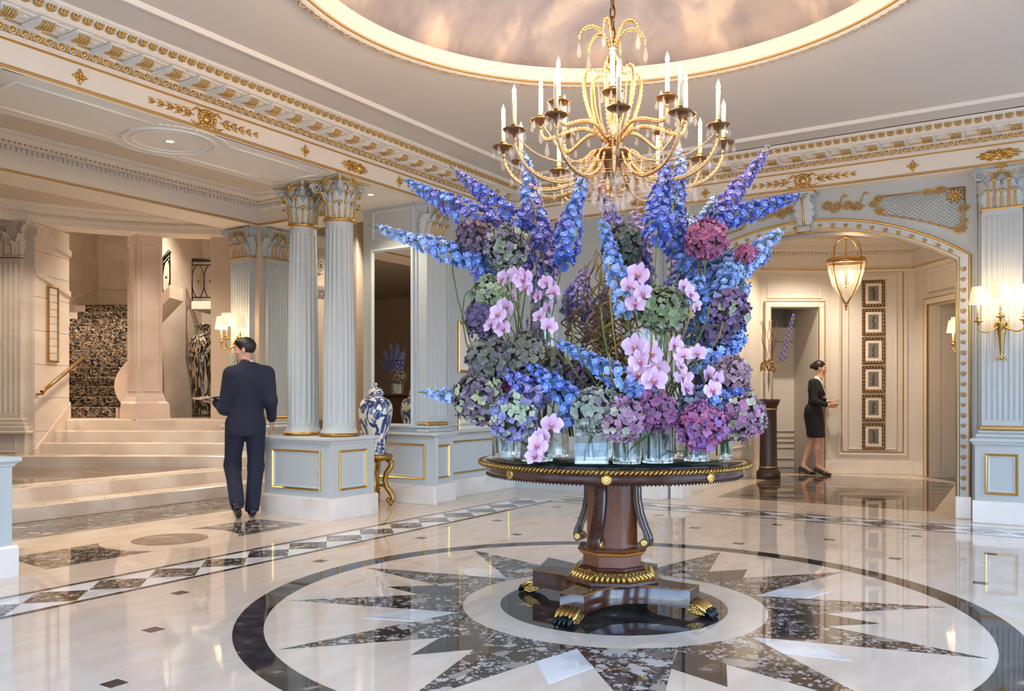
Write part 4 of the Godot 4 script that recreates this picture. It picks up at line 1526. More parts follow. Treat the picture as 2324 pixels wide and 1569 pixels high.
		for q in [[1.28, 3.265, 0.9, 1.0], [1.17, 3.272, 0.7, -1.0], [1.49, 3.06, 0.8, 1.0], [1.49, 2.95, 0.6, -1.0], [1.46, 2.86, 0.9, 1.0], [0.71, 3.25, 0.8, 1.0], [0.72, 3.14, 0.8, -1.0], [0.66, 3.20, 0.7, 1.0]]:
			inst(tr, "scroll", leaf_mesh.volute, M.gilt_soft, xf * Transform3D(Basis(Vector3(s, 0, 0), Vector3(0, q[3], 0), Vector3(0, 0, 1)).scaled(Vector3(q[2], q[2] * 0.8, q[2])), Vector3(CC + s * q[0], q[1], 0.012)))
		for k in 4:
			var x: float = 0.20 + 0.105 * k
			inst(tr, "scroll", leaf_mesh.volute, M.gilt_soft, xf * Transform3D(Basis(Vector3(s, 0, 0), Vector3(0, 1.0 if k % 2 == 0 else -1.0, 0), Vector3(0, 0, 1)).scaled(Vector3(0.85, 0.8, 0.9)), Vector3(CC + s * x, 3.24 - 0.01 * k, 0.012)))
			inst(tr, "tendril", leaf_mesh.tendril, M.gilt_soft, xf * Transform3D(Basis(Vector3(s, 0, 0), Vector3(0, -1.0 if k % 2 == 0 else 1.0, 0), Vector3(0, 0, 1)).scaled(Vector3(1.0, 0.8, 1)), Vector3(CC + s * (x + 0.03), 3.25, 0.01)))
		# plain panel line above the arch and beside it
		st = mb()
		box(st, Vector3(CC + s * 1.60 - 0.012, 0.9, z), Vector3(CC + s * 1.60 + 0.012, 3.36, z + 0.02), 0.006)
		part(tr, "panel_moulding", st, M.paint_light)

# ------------------------------------------------------------------ stair hall behind the colonnade
# frame of a wall from p to q (x, z), its face towards the viewer who sees p on the left
func seg_frame(p: Vector2, q: Vector2, y := 0.0) -> Transform3D:
	var x := Vector3(q.x - p.x, 0, q.y - p.y).normalized()
	return Transform3D(Basis(x, Vector3.UP, x.cross(Vector3.UP)), Vector3(p.x, y, p.y))

var S: Transform3D   # frame of the turned staircase: x along the steps, -z up the flight

func sbox(parent: Node, called: String, x0: float, x1: float, y0: float, y1: float, d0: float, d1: float, m: Material, bevel := 0.0) -> MeshInstance3D:
	var st := mb()
	box(st, Vector3(x0, y0, -d1), Vector3(x1, y1, -d0), bevel, S)
	return part(parent, called, st, m)

func build_hall() -> void:
	S = Transform3D(Basis(Vector3.UP, atan2(0.5366, 0.8438)), Vector3(2.15, 0, 4.475))
	# ceiling and outer walls
	var hc := setting("ceiling_hall")
	var st := mb()
	box(st, Vector3(-6.5, 3.80, -9.2), Vector3(-4.6, 4.0, 6.4))
	box(st, Vector3(-18, 4.65, -18), Vector3(-6.4, 4.85, 6.4))
	box(st, Vector3(-6.56, 3.80, -18), Vector3(-6.4, 4.7, 6.4))
	box(st, Vector3(-6.56, 3.80, -18), Vector3(-4.0, 4.0, -9.0))
	part(hc, "ceiling_field", st, M.ceiling_paint)
	# low ceiling between the far beam and the curved cornice
	var pts := []
	for k in 17:
		var t := k / 16.0
		var w := S * Vector3(lerpf(-7.4, -3.4, t), 0, -(11.75 - 1.05 * pow((1.0 - t) / 0.7775, 3.0)))
		pts.append(Vector2(w.x, w.z))
	pts.reverse()
	st = mb()
	var plan := [Vector2(-6.52, -3.95), Vector2(-7.05, -3.70)] + pts + [Vector2(-14, 2.0), Vector2(-14, 6.3), Vector2(-6.52, 6.3)]
	prism(st, plan, -3.80, -3.70, Transform3D(Basis(Vector3.RIGHT, Vector3(0, 0, 1), Vector3(0, -1, 0)), Vector3.ZERO))
	part(hc, "low_ceiling", st, M.ceiling_paint)
	st = mb()
	mould(st, [Vector2(-0.02, 3.70), Vector2(-0.012, 3.682), Vector2(0.01, 3.68), Vector2(0.02, 3.70)], [Vector2(-7.35, 5.2), Vector2(-7.35, -2.4)])
	part(hc, "ceiling_moulding", st, M.plaster)
	var wh := setting("wall_hall")
	st = mb()
	box(st, Vector3(-18, 0, 6.2), Vector3(-4.0, 4.8, 6.4))
	box(st, Vector3(-18, 0, -18), Vector3(-17.8, 4.8, 6.4))
	box(st, Vector3(-18, 0, -18), Vector3(-4.0, 4.8, -17.8))
	box(st, Vector3(-4.66, 0, -9.3), Vector3(-4.3, 3.9, -5.2))
	box(st, Vector3(-7.2, 0, -9.4), Vector3(-4.3, 3.9, -9.2))
	box(st, Vector3(-4.4, 0, 5.2), Vector3(-4.0, 4.0, 6.3))
	part(wh, "wall_body", st, M.hall_wall)
	st = mb()
	box(st, Vector3(-6.95, 0, -9.2), Vector3(-6.52, 3.9, -3.5))
	part(wh, "corridor_wall", st, M.hall_wall)
	# corridor: entablature lines and a dado on its left wall
	st = mb()
	var cl := [Vector2(-6.52, -9.2), Vector2(-6.52, -3.5)]
	mould(st, [Vector2(0, 2.60), Vector2(0.02, 2.61), Vector2(0.02, 2.66), Vector2(0.09, 2.70), Vector2(0.11, 2.74), Vector2(0.11, 2.78), Vector2(0, 2.78)], cl)
	mould(st, [Vector2(0, 3.28), Vector2(0.03, 3.29), Vector2(0.05, 3.34), Vector2(0.12, 3.40), Vector2(0.12, 3.44), Vector2(0, 3.44)], cl)
	mould(st, [Vector2(0, 0.78), Vector2(0.03, 0.79), Vector2(0.05, 0.82), Vector2(0.05, 0.85), Vector2(0, 0.85)], cl)
	part(wh, "corridor_moulding", st, M.cream_paint)
	st = mb()
	box(st, Vector3(-0.022, -0.03, 0), Vector3(0.022, 0.03, 0.03), 0.004)
	var dentil := done(st)
	for k in 40:
		inst(wh, "dentil", dentil, M.cream_paint, Transform3D(Basis(Vector3.UP, PI / 2), Vector3(-6.50, 2.66, -3.7 - 0.08 * k)))
	for k in 4:
		inst(wh, "frieze_scroll", leaf_mesh.volute, M.cream_paint, Transform3D(Basis(Vector3.UP, PI / 2).scaled(Vector3(2.0, 1.8, 1.5)), Vector3(-6.51, 3.02, -4.1 - 0.45 * k)))
		inst(wh, "frieze_scroll", leaf_mesh.flower, M.gilt_soft, Transform3D(Basis(Vector3.UP, PI / 2).scaled(Vector3(1.8, 1.8, 1.5)), Vector3(-6.51, 3.02, -4.32 - 0.45 * k)))
	# far beam with its dentil cornice, and the side beam to the pier
	var b := trim("white beam with gilt lines and dentil cornice across the hall")
	st = mb()
	box(st, Vector3(-7.0, 3.41, -3.5), Vector3(-6.5, 3.82, 6.2))
	box(st, Vector3(-6.5, 3.41, -3.5), Vector3(-4.66, 3.82, -3.0))
	part(b, "beam", st, M.plaster)
	var line := [Vector2(-4.66, -3.0), Vector2(-6.5, -3.0), Vector2(-6.5, 6.2)]
	st = mb()
	mould(st, [Vector2(0, 3.615), Vector2(0.02, 3.62), Vector2(0.02, 3.67), Vector2(0.03, 3.675), Vector2(0.05, 3.70), Vector2(0.075, 3.715), Vector2(0.085, 3.73), Vector2(0.10, 3.735), Vector2(0.115, 3.75), Vector2(0.13, 3.755), Vector2(0.13, 3.775), Vector2(0.15, 3.80), Vector2(0, 3.80)], line)
	part(b, "cornice_body", st, M.plaster)
	st = mb()
	for p in [[3.424, 0.012], [3.44, 0.008]]:
		mould(st, [Vector2(-0.004, p[0] - p[1] / 2), Vector2(0.008, p[0] - p[1] / 2), Vector2(0.011, p[0]), Vector2(0.008, p[0] + p[1] / 2), Vector2(-0.004, p[0] + p[1] / 2)], line)
	part(b, "gilt_fillet", st, M.gilt)
	st = mb()
	box(st, Vector3(-0.015, -0.022, 0), Vector3(0.015, 0.022, 0.028), 0.003)
	var den := done(st)
	st = mb()
	ball(st, Vector3.ZERO, Vector3(0.014, 0.012, 0.012), 7, 4)
	var bead := done(st)
	for k in 92:
		var z := -2.97 + 0.052 * k
		inst(b, "dentil", den, M.plaster, Transform3D(Basis(Vector3.UP, PI / 2), Vector3(-6.48, 3.645, z)))
		inst(b, "bead", bead, M.gilt_soft, Transform3D(Basis(Vector3.UP, PI / 2), Vector3(-6.43, 3.705, z)))
	for k in 30:
		var x := -6.45 + 0.052 * k
		inst(b, "dentil", den, M.plaster, Transform3D(Basis.IDENTITY, Vector3(x, 3.645, -2.98)))
		inst(b, "bead", bead, M.gilt_soft, Transform3D(Basis.IDENTITY, Vector3(x, 3.705, -2.93)))
	# pier with two pilasters
	st = mb()
	box(st, Vector3(-7.02, 0.28, -3.52), Vector3(-6.52, 3.41, -3.02), 0.01)
	part(b, "pier", st, M.hall_wall)
	pilaster("fluted pilaster above the man, facing the long steps", on_wall(Vector3(-6.775, 0, -3.06), Vector3(0, 0, 1)), 0.36, 0.83, true, M.paint, M.gilt_soft, 3.41, 0.28)
	pilaster("fluted pilaster between the man and the left column", on_wall(Vector3(-6.58, 0, -3.29), Vector3(1, 0, 0)), 0.36, 0.83, true, M.paint, M.gilt_soft, 3.41, 0.28)
	# two long steps and the lower landing
	var sp := setting("stairs", "pale marble steps up to the stair hall")
	for k in 2:
		st = mb()
		box(st, Vector3(-18, 0.0, -3.55 if k == 0 else -18.0), Vector3(-6.10 - 0.35 * k, 0.148 * (k + 1), 6.2), 0.008)
		part(sp, "long_step", st, M.step_marble)
		for j in 17:
			st = mb()
			lathe(st, [Vector2(0.016, -0.003), Vector2(0.014, 0.003), Vector2(0, 0.004)], 10, Transform3D(Basis.IDENTITY, Vector3(-6.17 - 0.35 * k, 0.148 * (k + 1), 2.2 - 0.32 * j)))
			part(sp, "brass_stud", st, M.aged_brass)
	st = mb()
	box(st, Vector3(-12.0, 0.2, -3.0), Vector3(-6.85, 0.2975, 5.0))
	part(sp, "landing_inlay", st, M.brown_marble)
	# four upper steps, turned, and the upper landing
	for k in 4:
		sbox(sp, "upper_step", -6.45 + 0.03 * k, -3.3, 0.2, 0.296 + 0.146 * (k + 1), 10.76 + 0.3 * k, 12.6, M.step_marble, 0.008)
	sbox(sp, "upper_landing", -9.5, -2.6, 0.2, 0.879, 11.68, 17.5, M.brown_marble)
	# stone pier with the pilaster at the left, handrail wall
	var lp := trim("limestone pier with a fluted pilaster left of the stairs")
	sbox(lp, "pier", -8.6, -6.19, 0.28, 3.46, 10.92, 11.78, M.limestone, 0.01)
	var pf := S * Transform3D(Basis.IDENTITY, Vector3(-6.60, 0, -10.94))
	st = mb()
	fluted(st, 0.56, 0.92, 2.98, 0.09, 8, pf)
	part(lp, "shaft", st, M.limestone)
	flat_capital(lp, 0.56, 3.02, 3.46, 0.09, pf, M.limestone, M.limestone)
	st = mb()
	for q in [[0.04, 0.87, 0.92], [0.07, 0.82, 0.87], [0.10, 0.76, 0.82], [0.13, 0.72, 0.76]]:
		box(st, Vector3(-0.30 - q[0] * 0.8, q[1], 0), Vector3(0.30 + q[0] * 0.8, q[2], 0.09 + q[0] * 0.7), 0.01, pf)
	box(st, Vector3(-0.36, 0.44, 0), Vector3(0.36, 0.72, 0.13), 0.004, pf)
	box(st, Vector3(-0.40, 0.28, 0), Vector3(0.40, 0.44, 0.16), 0.008, pf)
	part(lp, "plinth", st, M.limestone)
	panel_frame(lp, 0.50, 0.20, pf * Transform3D(Basis.IDENTITY, Vector3(0, 0.585, 0.13)), M.limestone, 0.02)
	# stone blocks of the stair-side face: joints left open
	var sf := S * Transform3D(Basis(Vector3(0, 0, -1), Vector3.UP, Vector3(1, 0, 0)), Vector3(-6.19, 0, -10.92))
	var ys := [0.30, 0.74, 1.18, 1.62, 2.06, 2.50, 2.80, 3.10, 3.46]
	for k in ys.size() - 1:
		st = mb()
		box(st, Vector3(0.003, ys[k] + 0.003, -0.01), Vector3(0.857, ys[k + 1] - 0.003, 0.012), 0.004, sf)
		part(lp, "stone_block", st, M.limestone)
	# raking skirting
	st = mb()
	prism(st, [Vector2(-0.01, 0.28), Vector2(-0.01, 0.52), Vector2(0.86, 1.12), Vector2(0.86, 0.28)], 0.0, 0.035, sf, 0.006)
	part(lp, "raking_skirting", st, M.pink_stone)
	# raking cornice lines high on the side wall
	st = mb()
	prism(st, [Vector2(0, 2.78), Vector2(0, 2.86), Vector2(0.857, 2.66), Vector2(0.857, 2.58)], 0.0, 0.04, sf, 0.008)
	prism(st, [Vector2(0, 3.30), Vector2(0, 3.40), Vector2(0.857, 3.22), Vector2(0.857, 3.14)], 0.0, 0.05, sf, 0.008)
	part(lp, "raking_moulding", st, M.limestone)
	# handrail
	var hr := thing("handrail", "short brass-ended handrail on the limestone wall above the steps", "handrail", S * Vector3(-6.1, 1.2, -11.2))
	var hx := hr.transform.affine_inverse()
	st = mb()
	tube(st, [hx * (S * Vector3(-6.05, 1.26, -10.86)), hx * (S * Vector3(-6.05, 1.30, -10.95)), hx * (S * Vector3(-6.05, 1.75, -11.92))], 0.026, 10)
	part(hr, "rail", st, M.brass)
	for q in [[-10.97, 1.28], [-11.75, 1.62]]:
		st = mb()
		tube(st, [hx * (S * Vector3(-6.17, q[1] - 0.05, q[0])), hx * (S * Vector3(-6.10, q[1] - 0.05, q[0])), hx * (S * Vector3(-6.05, q[1] + 0.01, q[0]))], 0.012, 8)
		lathe(st, [Vector2(0.03, 0), Vector2(0.028, 0.012), Vector2(0.0, 0.014)], 12, hx * (S * Transform3D(Basis(Vector3.UP, 0) * Basis(Vector3(0, 0, 1), -PI / 2), Vector3(-6.178, q[1] - 0.05, q[0]))))
		part(hr, "bracket", st, M.brass)
	# tall slatted board on the wall
	var bd := thing("directory_board", "tall narrow slatted board on the limestone wall", "board", S * Vector3(-6.17, 2.0, -11.33))
	hx = bd.transform.affine_inverse() * sf
	st = mb()
	rect_mould(st, 0.26, 1.02, [Vector2(0, 0.0), Vector2(0, 0.03), Vector2(0.012, 0.035), Vector2(0.018, 0.02), Vector2(0.018, 0.0)], hx * Transform3D(Basis.IDENTITY, Vector3(0.41, 2.17, 0.012)))
	part(bd, "frame", st, M.brass)
	for k in 10:
		st = mb()
		box(st, Vector3(0.30, 1.682 + 0.098 * k, 0.012), Vector3(0.52, 1.774 + 0.098 * k, 0.028), 0.004, hx)
		part(bd, "slat", st, M.limestone)
	# curved cornice over the upper steps
	var cc := trim("curved white cornice over the upper steps")
	st = mb()
	mould(st, [Vector2(-0.4, 3.78), Vector2(-0.4, 3.46), Vector2(0, 3.46), Vector2(0, 3.53), Vector2(0.02, 3.54), Vector2(0.02, 3.59), Vector2(0.05, 3.60), Vector2(0.09, 3.64), Vector2(0.10, 3.67), Vector2(0.14, 3.705)], pts, false, false, false)
	part(cc, "cornice_body", st, M.plaster)
	st = mb()
	box(st, Vector3(-0.014, -0.012, -0.005), Vector3(0.014, 0.012, 0.016), 0.002)
	var fine := done(st)
	for k in 96:
		var t := (k + 0.5) / 96.0 * 16.0
		var i := int(t)
		var p: Vector2 = pts[i].lerp(pts[i + 1], t - i)
		var dv: Vector2 = (pts[i + 1] - pts[i]).normalized()
		var out := Vector3(dv.y, 0, -dv.x)
		var bs := Basis(Vector3.UP.cross(out), Vector3.UP, out)
		inst(cc, "dentil", fine, M.plaster, Transform3D(bs, Vector3(p.x, 3.565, p.y) + out * 0.02))
	# pink stone pier in the middle of the landing
	var pk := trim("pink stone pier with a flared base beside the carpeted stairs")
	var kx := S * Transform3D(Basis(Vector3.UP, PI / 4), Vector3(-5.22, 0, -12.0))
	st = mb()
	box(st, Vector3(-0.18, 1.24, -0.18), Vector3(0.18, 4.66, 0.18), 0.012, kx)
	part(pk, "shaft", st, M.pink_stone)
	st = mb()
	flat(st)
	var rws := []
	for q in [[0.255, 0.879], [0.245, 1.10], [0.215, 1.13], [0.205, 1.17], [0.18, 1.25]]:
		rws.append([kx * Vector3(q[0], q[1], q[0]), kx * Vector3(q[0], q[1], -q[0]), kx * Vector3(-q[0], q[1], -q[0]), kx * Vector3(-q[0], q[1], q[0])])
	grid(st, rws, true)
	part(pk, "flared_base", st, M.pink_stone)
	for k in 2:
		panel_frame(pk, 0.26, 2.05, kx * Transform3D(Basis(Vector3.UP, -PI / 2 * k + PI / 2 * 0), Basis(Vector3.UP, -PI / 2 * k) * Vector3(0, 2.3, 0.18)), M.pink_stone, 0.02)
	# right-hand pier and walls of the stair hall
	var sw := setting("wall_stair")
	sbox(sw, "right_pier", -4.28, -2.2, 0.28, 4.7, 11.98, 13.2, M.hall_wall, 0.01)
	sbox(sw, "left_wall", -8.5, -8.15, 0.5, 4.7, 11.8, 17.5, M.limestone)
	sbox(sw, "back_wall", -8.5, -5.66, 0.5, 4.7, 16.6, 16.9, M.limestone)
	sbox(sw, "alcove_wall", -5.78, -2.6, 0.5, 4.7, 15.4, 15.7, M.limestone)
	sbox(sw, "alcove_side", -5.78, -5.66, 0.5, 4.7, 12.7, 16.9, M.limestone)
	# raking dado on the left and back walls of the flight
	st = mb()
	var lf := S * Transform3D(Basis(Vector3(0, 0, -1), Vector3.UP, Vector3(1, 0, 0)), Vector3(-8.15, 0, -11.8))
	prism(st, [Vector2(0, 1.5), Vector2(0, 1.56), Vector2(4.7, 3.36), Vector2(4.7, 3.30)], 0.0, 0.05, lf, 0.01)
	part(sw, "raking_dado", st, M.limestone)
	st = mb()
	var bf := S * Transform3D(Basis.IDENTITY, Vector3(-8.15, 0, -16.6))
	prism(st, [Vector2(0, 3.30), Vector2(0, 3.36), Vector2(2.0, 3.30), Vector2(2.0, 3.24)], 0.0, 0.05, bf, 0.01)
	part(sw, "dado", st, M.limestone)
	panel_frame(sw, 0.9, 0.6, bf * Transform3D(Basis.IDENTITY, Vector3(0.9, 3.72, 0)), M.limestone, 0.04)
	# mouldings of the alcove wall behind the vase
	st = mb()
	var af := S * Transform3D(Basis.IDENTITY, Vector3(-5.5, 0, -15.4))
	for y in [2.42, 2.62]:
		box(st, Vector3(0.55, y, 0), Vector3(2.4, y + 0.06, 0.05), 0.014, af)
		prism(st, [Vector2(0, y - 0.55), Vector2(0, y - 0.49), Vector2(0.56, y + 0.06), Vector2(0.56, y)], 0.0, 0.05, af, 0.01)
	part(sw, "raking_dado", st, M.limestone)
	panel_frame(sw, 0.66, 1.25, af * Transform3D(Basis.IDENTITY, Vector3(1.05, 1.70, 0)), M.limestone, 0.04)
	# carpeted flight
	var fl := setting("carpeted_stairs", "stairs with a black and cream patterned carpet runner", "stairs")
	var cmat := mat("patterned_carpet", Color.WHITE, 0.95)
	var cn := noise(140, 1.0, 2)
	cmat.albedo_texture = painted(512, 512, func(u: float, v: float) -> Color:
		var x := u * 15.0
		var y := v * 15.0
		var w := cn.get_noise_2d(x * 0.55, y * 0.55)
		var a := sin(x * 1.9 + 5.0 * w) * sin(y * 1.9 - 5.0 * cn.get_noise_2d(x * 0.5 + 40.0, y * 0.5))
		var f := cn.get_noise_2d(x * 1.7, y * 1.7 + 20.0)
		var k := a * 0.8 + f * 1.1
		var c := Color(0.05, 0.035, 0.03)
		if k > 0.16:
			c = Color(0.74, 0.66, 0.56)
		if k > 0.52:
			c = Color(0.36, 0.26, 0.20)
		return c)
	world_map(cmat, 0.8)
	for k in 13:
		var y0 := 0.879 + 0.155 * k
		var d0 := 12.35 + 0.28 * k
		sbox(fl, "step", -8.15, -5.78, 0.7, y0 + 0.15, d0 + 0.012, d0 + 0.30 if k < 12 else d0 + 2.0, M.step_marble)
		sbox(fl, "carpet", -7.95, -5.80, y0 + 0.01, y0 + 0.163, d0, d0 + 0.29, cmat, 0.012)
	# curved stone string at the foot of the flight
	st = mb()
	var curve := []
	for k in 13:
		var t := k / 12.0
		curve.append(Vector2(-0.30 * sin(PI * t), 0.879 + 0.95 * t))
	curve += [Vector2(0.3, 1.83), Vector2(0.3, 0.879)]
	prism(st, curve, -0.12, 0.12, S * Transform3D(Basis.IDENTITY, Vector3(-5.52, 0, -12.45)), 0.01)
	part(fl, "newel_scroll", st, M.pink_stone)
	# balustrades
	railing("wrought iron balustrade sloping up beside the pink pier", S * Vector3(-5.50, 2.50, -13.0), S * Vector3(-5.27, 2.78, -13.0), 0.66)
	railing("wrought iron balustrade with long ovals on the upper landing", S * Vector3(-5.40, 2.80, -14.25), S * Vector3(-4.8, 2.80, -14.25), 0.70, true)
	sbox(sw, "landing_edge", -5.40, -4.2, 2.66, 2.80, 14.2, 15.5, M.limestone, 0.01)
	st = mb()
	prism(st, [Vector2(0, 2.30), Vector2(0, 2.50), Vector2(0.40, 2.92), Vector2(0.40, 2.72)], -0.5, 0.03, S * Transform3D(Basis.IDENTITY, Vector3(-5.66, 0, -13.0)), 0.01)
	part(sw, "stair_string", st, M.limestone)

func railing(label: String, a: Vector3, b: Vector3, h: float, level := false) -> void:
	var t := thing("balustrade", label, "balustrade", a, 0.0, "iron balustrades of the staircase")
	var d := b - a
	var up := Vector3(0, h, 0)
	var st := mb()
	tube(st, [up, up + d], 0.03, 8)
	part(t, "top_rail", st, M.iron)
	for q in [0.1, 0.88]:
		st = mb()
		tube(st, [up * q, up * q + d], 0.012, 6)
		part(t, "rail", st, M.iron)
	var len_ := d.length()
	var n := maxi(2, int(len_ / 0.16))
	for k in n + 1:
		st = mb()
		var p := d * (float(k) / n)
		if k == 0 or k == n or not level:
			tube(st, [p, p + up], 0.011, 6)
			part(t, "baluster", st, M.iron)
		if k < n:
			st = mb()
			var c := p + d * (0.5 / n) + up * 0.49
			var line := []
			for j in 21:
				var ang := TAU * j / 20
				line.append(c + d.normalized() * cos(ang) * len_ / n * 0.52 + Vector3(0, sin(ang) * h * 0.40, 0))
			tube(st, line, 0.009, 5, false)
			ball(st, c, Vector3(0.02, 0.02, 0.012), 7, 4)
			part(t, "oval", st, M.iron)

# ------------------------------------------------------------------ vestibule beyond the arch
func build_vestibule() -> void:
	var w := setting("wall_vestibule", "pale panelled walls of the vestibule beyond the arch")
	var P := [Vector2(-1.62, -5.2), Vector2(-1.62, -8.65), Vector2(-0.71, -9.28), Vector2(0.42, -9.72), Vector2(1.32, -8.45), Vector2(1.62, -8.0), Vector2(1.62, -5.2)]
	var st := mb()
	for k in 6:
		var xf := seg_frame(P[k], P[k + 1])
		var len_: float = P[k].distance_to(P[k + 1])
		var holes := []
		if k == 1:
			holes = [[0.15, 0.90, 0.0, 2.58]]
		if k == 3:
			holes = [[0.42, 1.30, 0.0, 2.55]]
		holed(st, -0.12 if k > 0 else 0.0, len_ + 0.12, 0, 3.7, holes, 0.18, xf)
	part(w, "wall_body", st, M.cream_paint)
	st = mb()
	box(st, Vector3(-2.2, 3.62, -10.6), Vector3(2.2, 3.75, -5.2))
	part(w, "ceiling_field", st, M.ceiling_paint)
	# entablature, dentils, skirting
	st = mb()
	var line := P.duplicate()
	line.reverse()
	mould(st, [Vector2(0, 3.10), Vector2(0.015, 3.11), Vector2(0.03, 3.15), Vector2(0.045, 3.16), Vector2(0.045, 3.19), Vector2(0.02, 3.20), Vector2(0.02, 3.37), Vector2(0.03, 3.38), Vector2(0.03, 3.43), Vector2(0.05, 3.44), Vector2(0.06, 3.47), Vector2(0.10, 3.50), Vector2(0.12, 3.51), Vector2(0.12, 3.54), Vector2(0.17, 3.58), Vector2(0.19, 3.62), Vector2(0, 3.62)], line)
	part(w, "entablature", st, M.cream_paint)
	st = mb()
	mould(st, [Vector2(0.04, 3.155), Vector2(0.052, 3.165), Vector2(0.052, 3.175), Vector2(0.04, 3.18)], line)
	part(w, "gilt_fillet", st, M.gilt_soft)
	st = mb()
	box(st, Vector3(-0.018, -0.022, 0), Vector3(0.018, 0.022, 0.03), 0.003)
	var den := done(st)
	for k in [1, 2, 3]:
		var xf := seg_frame(P[k], P[k + 1])
		var len_: float = P[k].distance_to(P[k + 1])
		for j in int(len_ / 0.06):
			inst(w, "dentil", den, M.cream_paint, xf * Transform3D(Basis.IDENTITY, Vector3(0.03 + 0.06 * j, 3.405, 0.028)))
	for k in 6:
		var xf := seg_frame(P[k], P[k + 1])
		var len_: float = P[k].distance_to(P[k + 1])
		var runs := [[0.0, len_]]
		if k == 1:
			runs = [[0.0, 0.08], [0.97, len_]]
		if k == 3:
			runs = [[0.0, 0.34], [1.38, len_]]
		for r in runs:
			st = mb()
			box(st, Vector3(r[0], 0, 0), Vector3(r[1], 0.2, 0.03), 0.006, xf)
			part(w, "marble_skirting", st, M.skirting_marble)
	# door cases
	var door_n := 0
	for q in [[1, 0.15, 0.90, 2.58], [3, 0.42, 1.30, 2.55]]:
		door_n += 1
		var xf := seg_frame(P[q[0]], P[q[0] + 1])
		var dr := setting("door_%d" % door_n, "cream door case with gilt mouldings" if door_n == 1 else "cream door case on the right of the vestibule")
		st = mb()
		var dw: float = q[2] - q[1]
		for s in [[q[1] - 0.09, q[1], 0.0, q[3]], [q[2], q[2] + 0.09, 0.0, q[3]], [q[1] - 0.09, q[2] + 0.09, q[3], q[3] + 0.09]]:
			box(st, Vector3(s[0], s[2], 0), Vector3(s[1], s[3], 0.04), 0.008, xf)
		part(dr, "door_case", st, M.cream_paint)
		st = mb()
		for s in [[q[1] - 0.10, q[1] - 0.09, 0.0, q[3] + 0.1], [q[2] + 0.09, q[2] + 0.10, 0.0, q[3] + 0.1], [q[1] - 0.09, q[2] + 0.09, q[3] + 0.09, q[3] + 0.10], [q[1] - 0.012, q[1], 0.0, q[3]], [q[2], q[2] + 0.012, 0.0, q[3]], [q[1], q[2], q[3], q[3] + 0.012]]:
			box(st, Vector3(s[0], s[2], 0.01), Vector3(s[1], s[3], 0.048), 0.003, xf)
		part(dr, "gilt_line", st, M.gilt_soft)
		# panel over the door
		panel_frame(dr, dw + 0.12, 0.36, xf * Transform3D(Basis.IDENTITY, Vector3((q[1] + q[2]) / 2, 2.90, 0)), M.cream_paint)
		# lobby behind the opening
		st = mb()
		var x0: float = q[1]
		var x1: float = q[2]
		box(st, Vector3(x0 - 0.12, 0, -1.5), Vector3(x0, 2.9, -0.17), 0, xf)
		box(st, Vector3(x1, 0, -1.5), Vector3(x1 + 0.12, 2.9, -0.17), 0, xf)
		box(st, Vector3(x0 - 0.12, 0, -1.62), Vector3(x1 + 0.12, 2.9, -1.5), 0, xf)
		box(st, Vector3(x0 - 0.12, 2.75, -1.5), Vector3(x1 + 0.12, 2.9, -0.17), 0, xf)
		part(dr, "inner_wall", st, M.cream_paint)
		st = mb()
		box(st, Vector3(x0 - 0.12, -0.1, -1.6), Vector3(x1 + 0.12, 0.001, -0.001), 0, xf)
		part(dr, "sill", st, M.dark_marble)
		# the leaf: far door for the left one, a half open leaf for the right one
		var lx := xf * Transform3D(Basis(Vector3.UP, 0.0), Vector3(x0 + 0.28, 0, -1.0)) if door_n == 1 else xf * Transform3D(Basis(Vector3.UP, 0.9), Vector3(x0 + 0.30, 0, -0.75))
		st = mb()
		box(st, Vector3(0, 0.005, -0.04), Vector3(0.62, 2.25, 0), 0.003, lx)
		var leaf := part(dr, "door_leaf", st, M.cream_paint)
		for y in [[0.14, 0.34], [0.42, 0.52], [0.60, 2.12]]:
			gilt_frame(leaf, 0.44, y[1] - y[0], lx * Transform3D(Basis.IDENTITY, Vector3(0.31, (y[0] + y[1]) / 2, 0)), 0.014)
		st = mb()
		box(st, Vector3(0.05, 0.98, 0), Vector3(0.09, 1.18, 0.012), 0.004, lx)
		tube(st, [lx * Vector3(0.07, 1.1, 0.01), lx * Vector3(0.07, 1.1, 0.05), lx * Vector3(0.17, 1.1, 0.055)], 0.010, 8)
		part(leaf, "door_handle", st, M.brass)
		st = mb()
		box(st, Vector3(-0.10, 0, -0.06), Vector3(-0.0, 2.35, 0.03), 0.005, lx)
		box(st, Vector3(-0.10, 2.25, -0.06), Vector3(0.7, 2.35, 0.03), 0.005, lx)
		part(dr, "inner_case", st, M.cream_paint)
		st = mb()
		box(st, Vector3(x0 + 0.001, 0, -1.2), Vector3(x0 + 0.24 if door_n == 1 else x0 + 0.1, 0.24, -0.9), 0.004, xf)
		part(dr, "dark_plinth", st, M.black_slot)
	# tall panel with gilt edge round the six pictures
	var xf := seg_frame(P[2], P[3])
	for q in [[1.02, 2.90, M.cream_paint, 0.05], [0.90, 2.78, M.gilt_soft, 0.012], [0.72, 2.70, M.cream_paint, 0.02]]:
		st = mb()
		var wd: float = q[3]
		rect_mould(st, q[0], q[1], [Vector2(0, 0), Vector2(0.002, 0.018), Vector2(wd * 0.5, 0.024), Vector2(wd, 0.010), Vector2(wd, 0.0)], xf * Transform3D(Basis.IDENTITY, Vector3(0.60, 1.73, 0)))
		part(w, "panel_moulding", st, q[2])
	# side wall panels
	var side := seg_frame(P[0], P[1])
	panel_frame(w, 1.3, 2.5, side * Transform3D(Basis.IDENTITY, Vector3(2.2, 1.7, 0)), M.cream_paint, 0.04)
	var rs := seg_frame(P[3], P[4])
	panel_frame(w, 0.9, 0.4, rs * Transform3D(Basis.IDENTITY, Vector3(0.84, 2.92, 0)), M.cream_paint, 0.03)

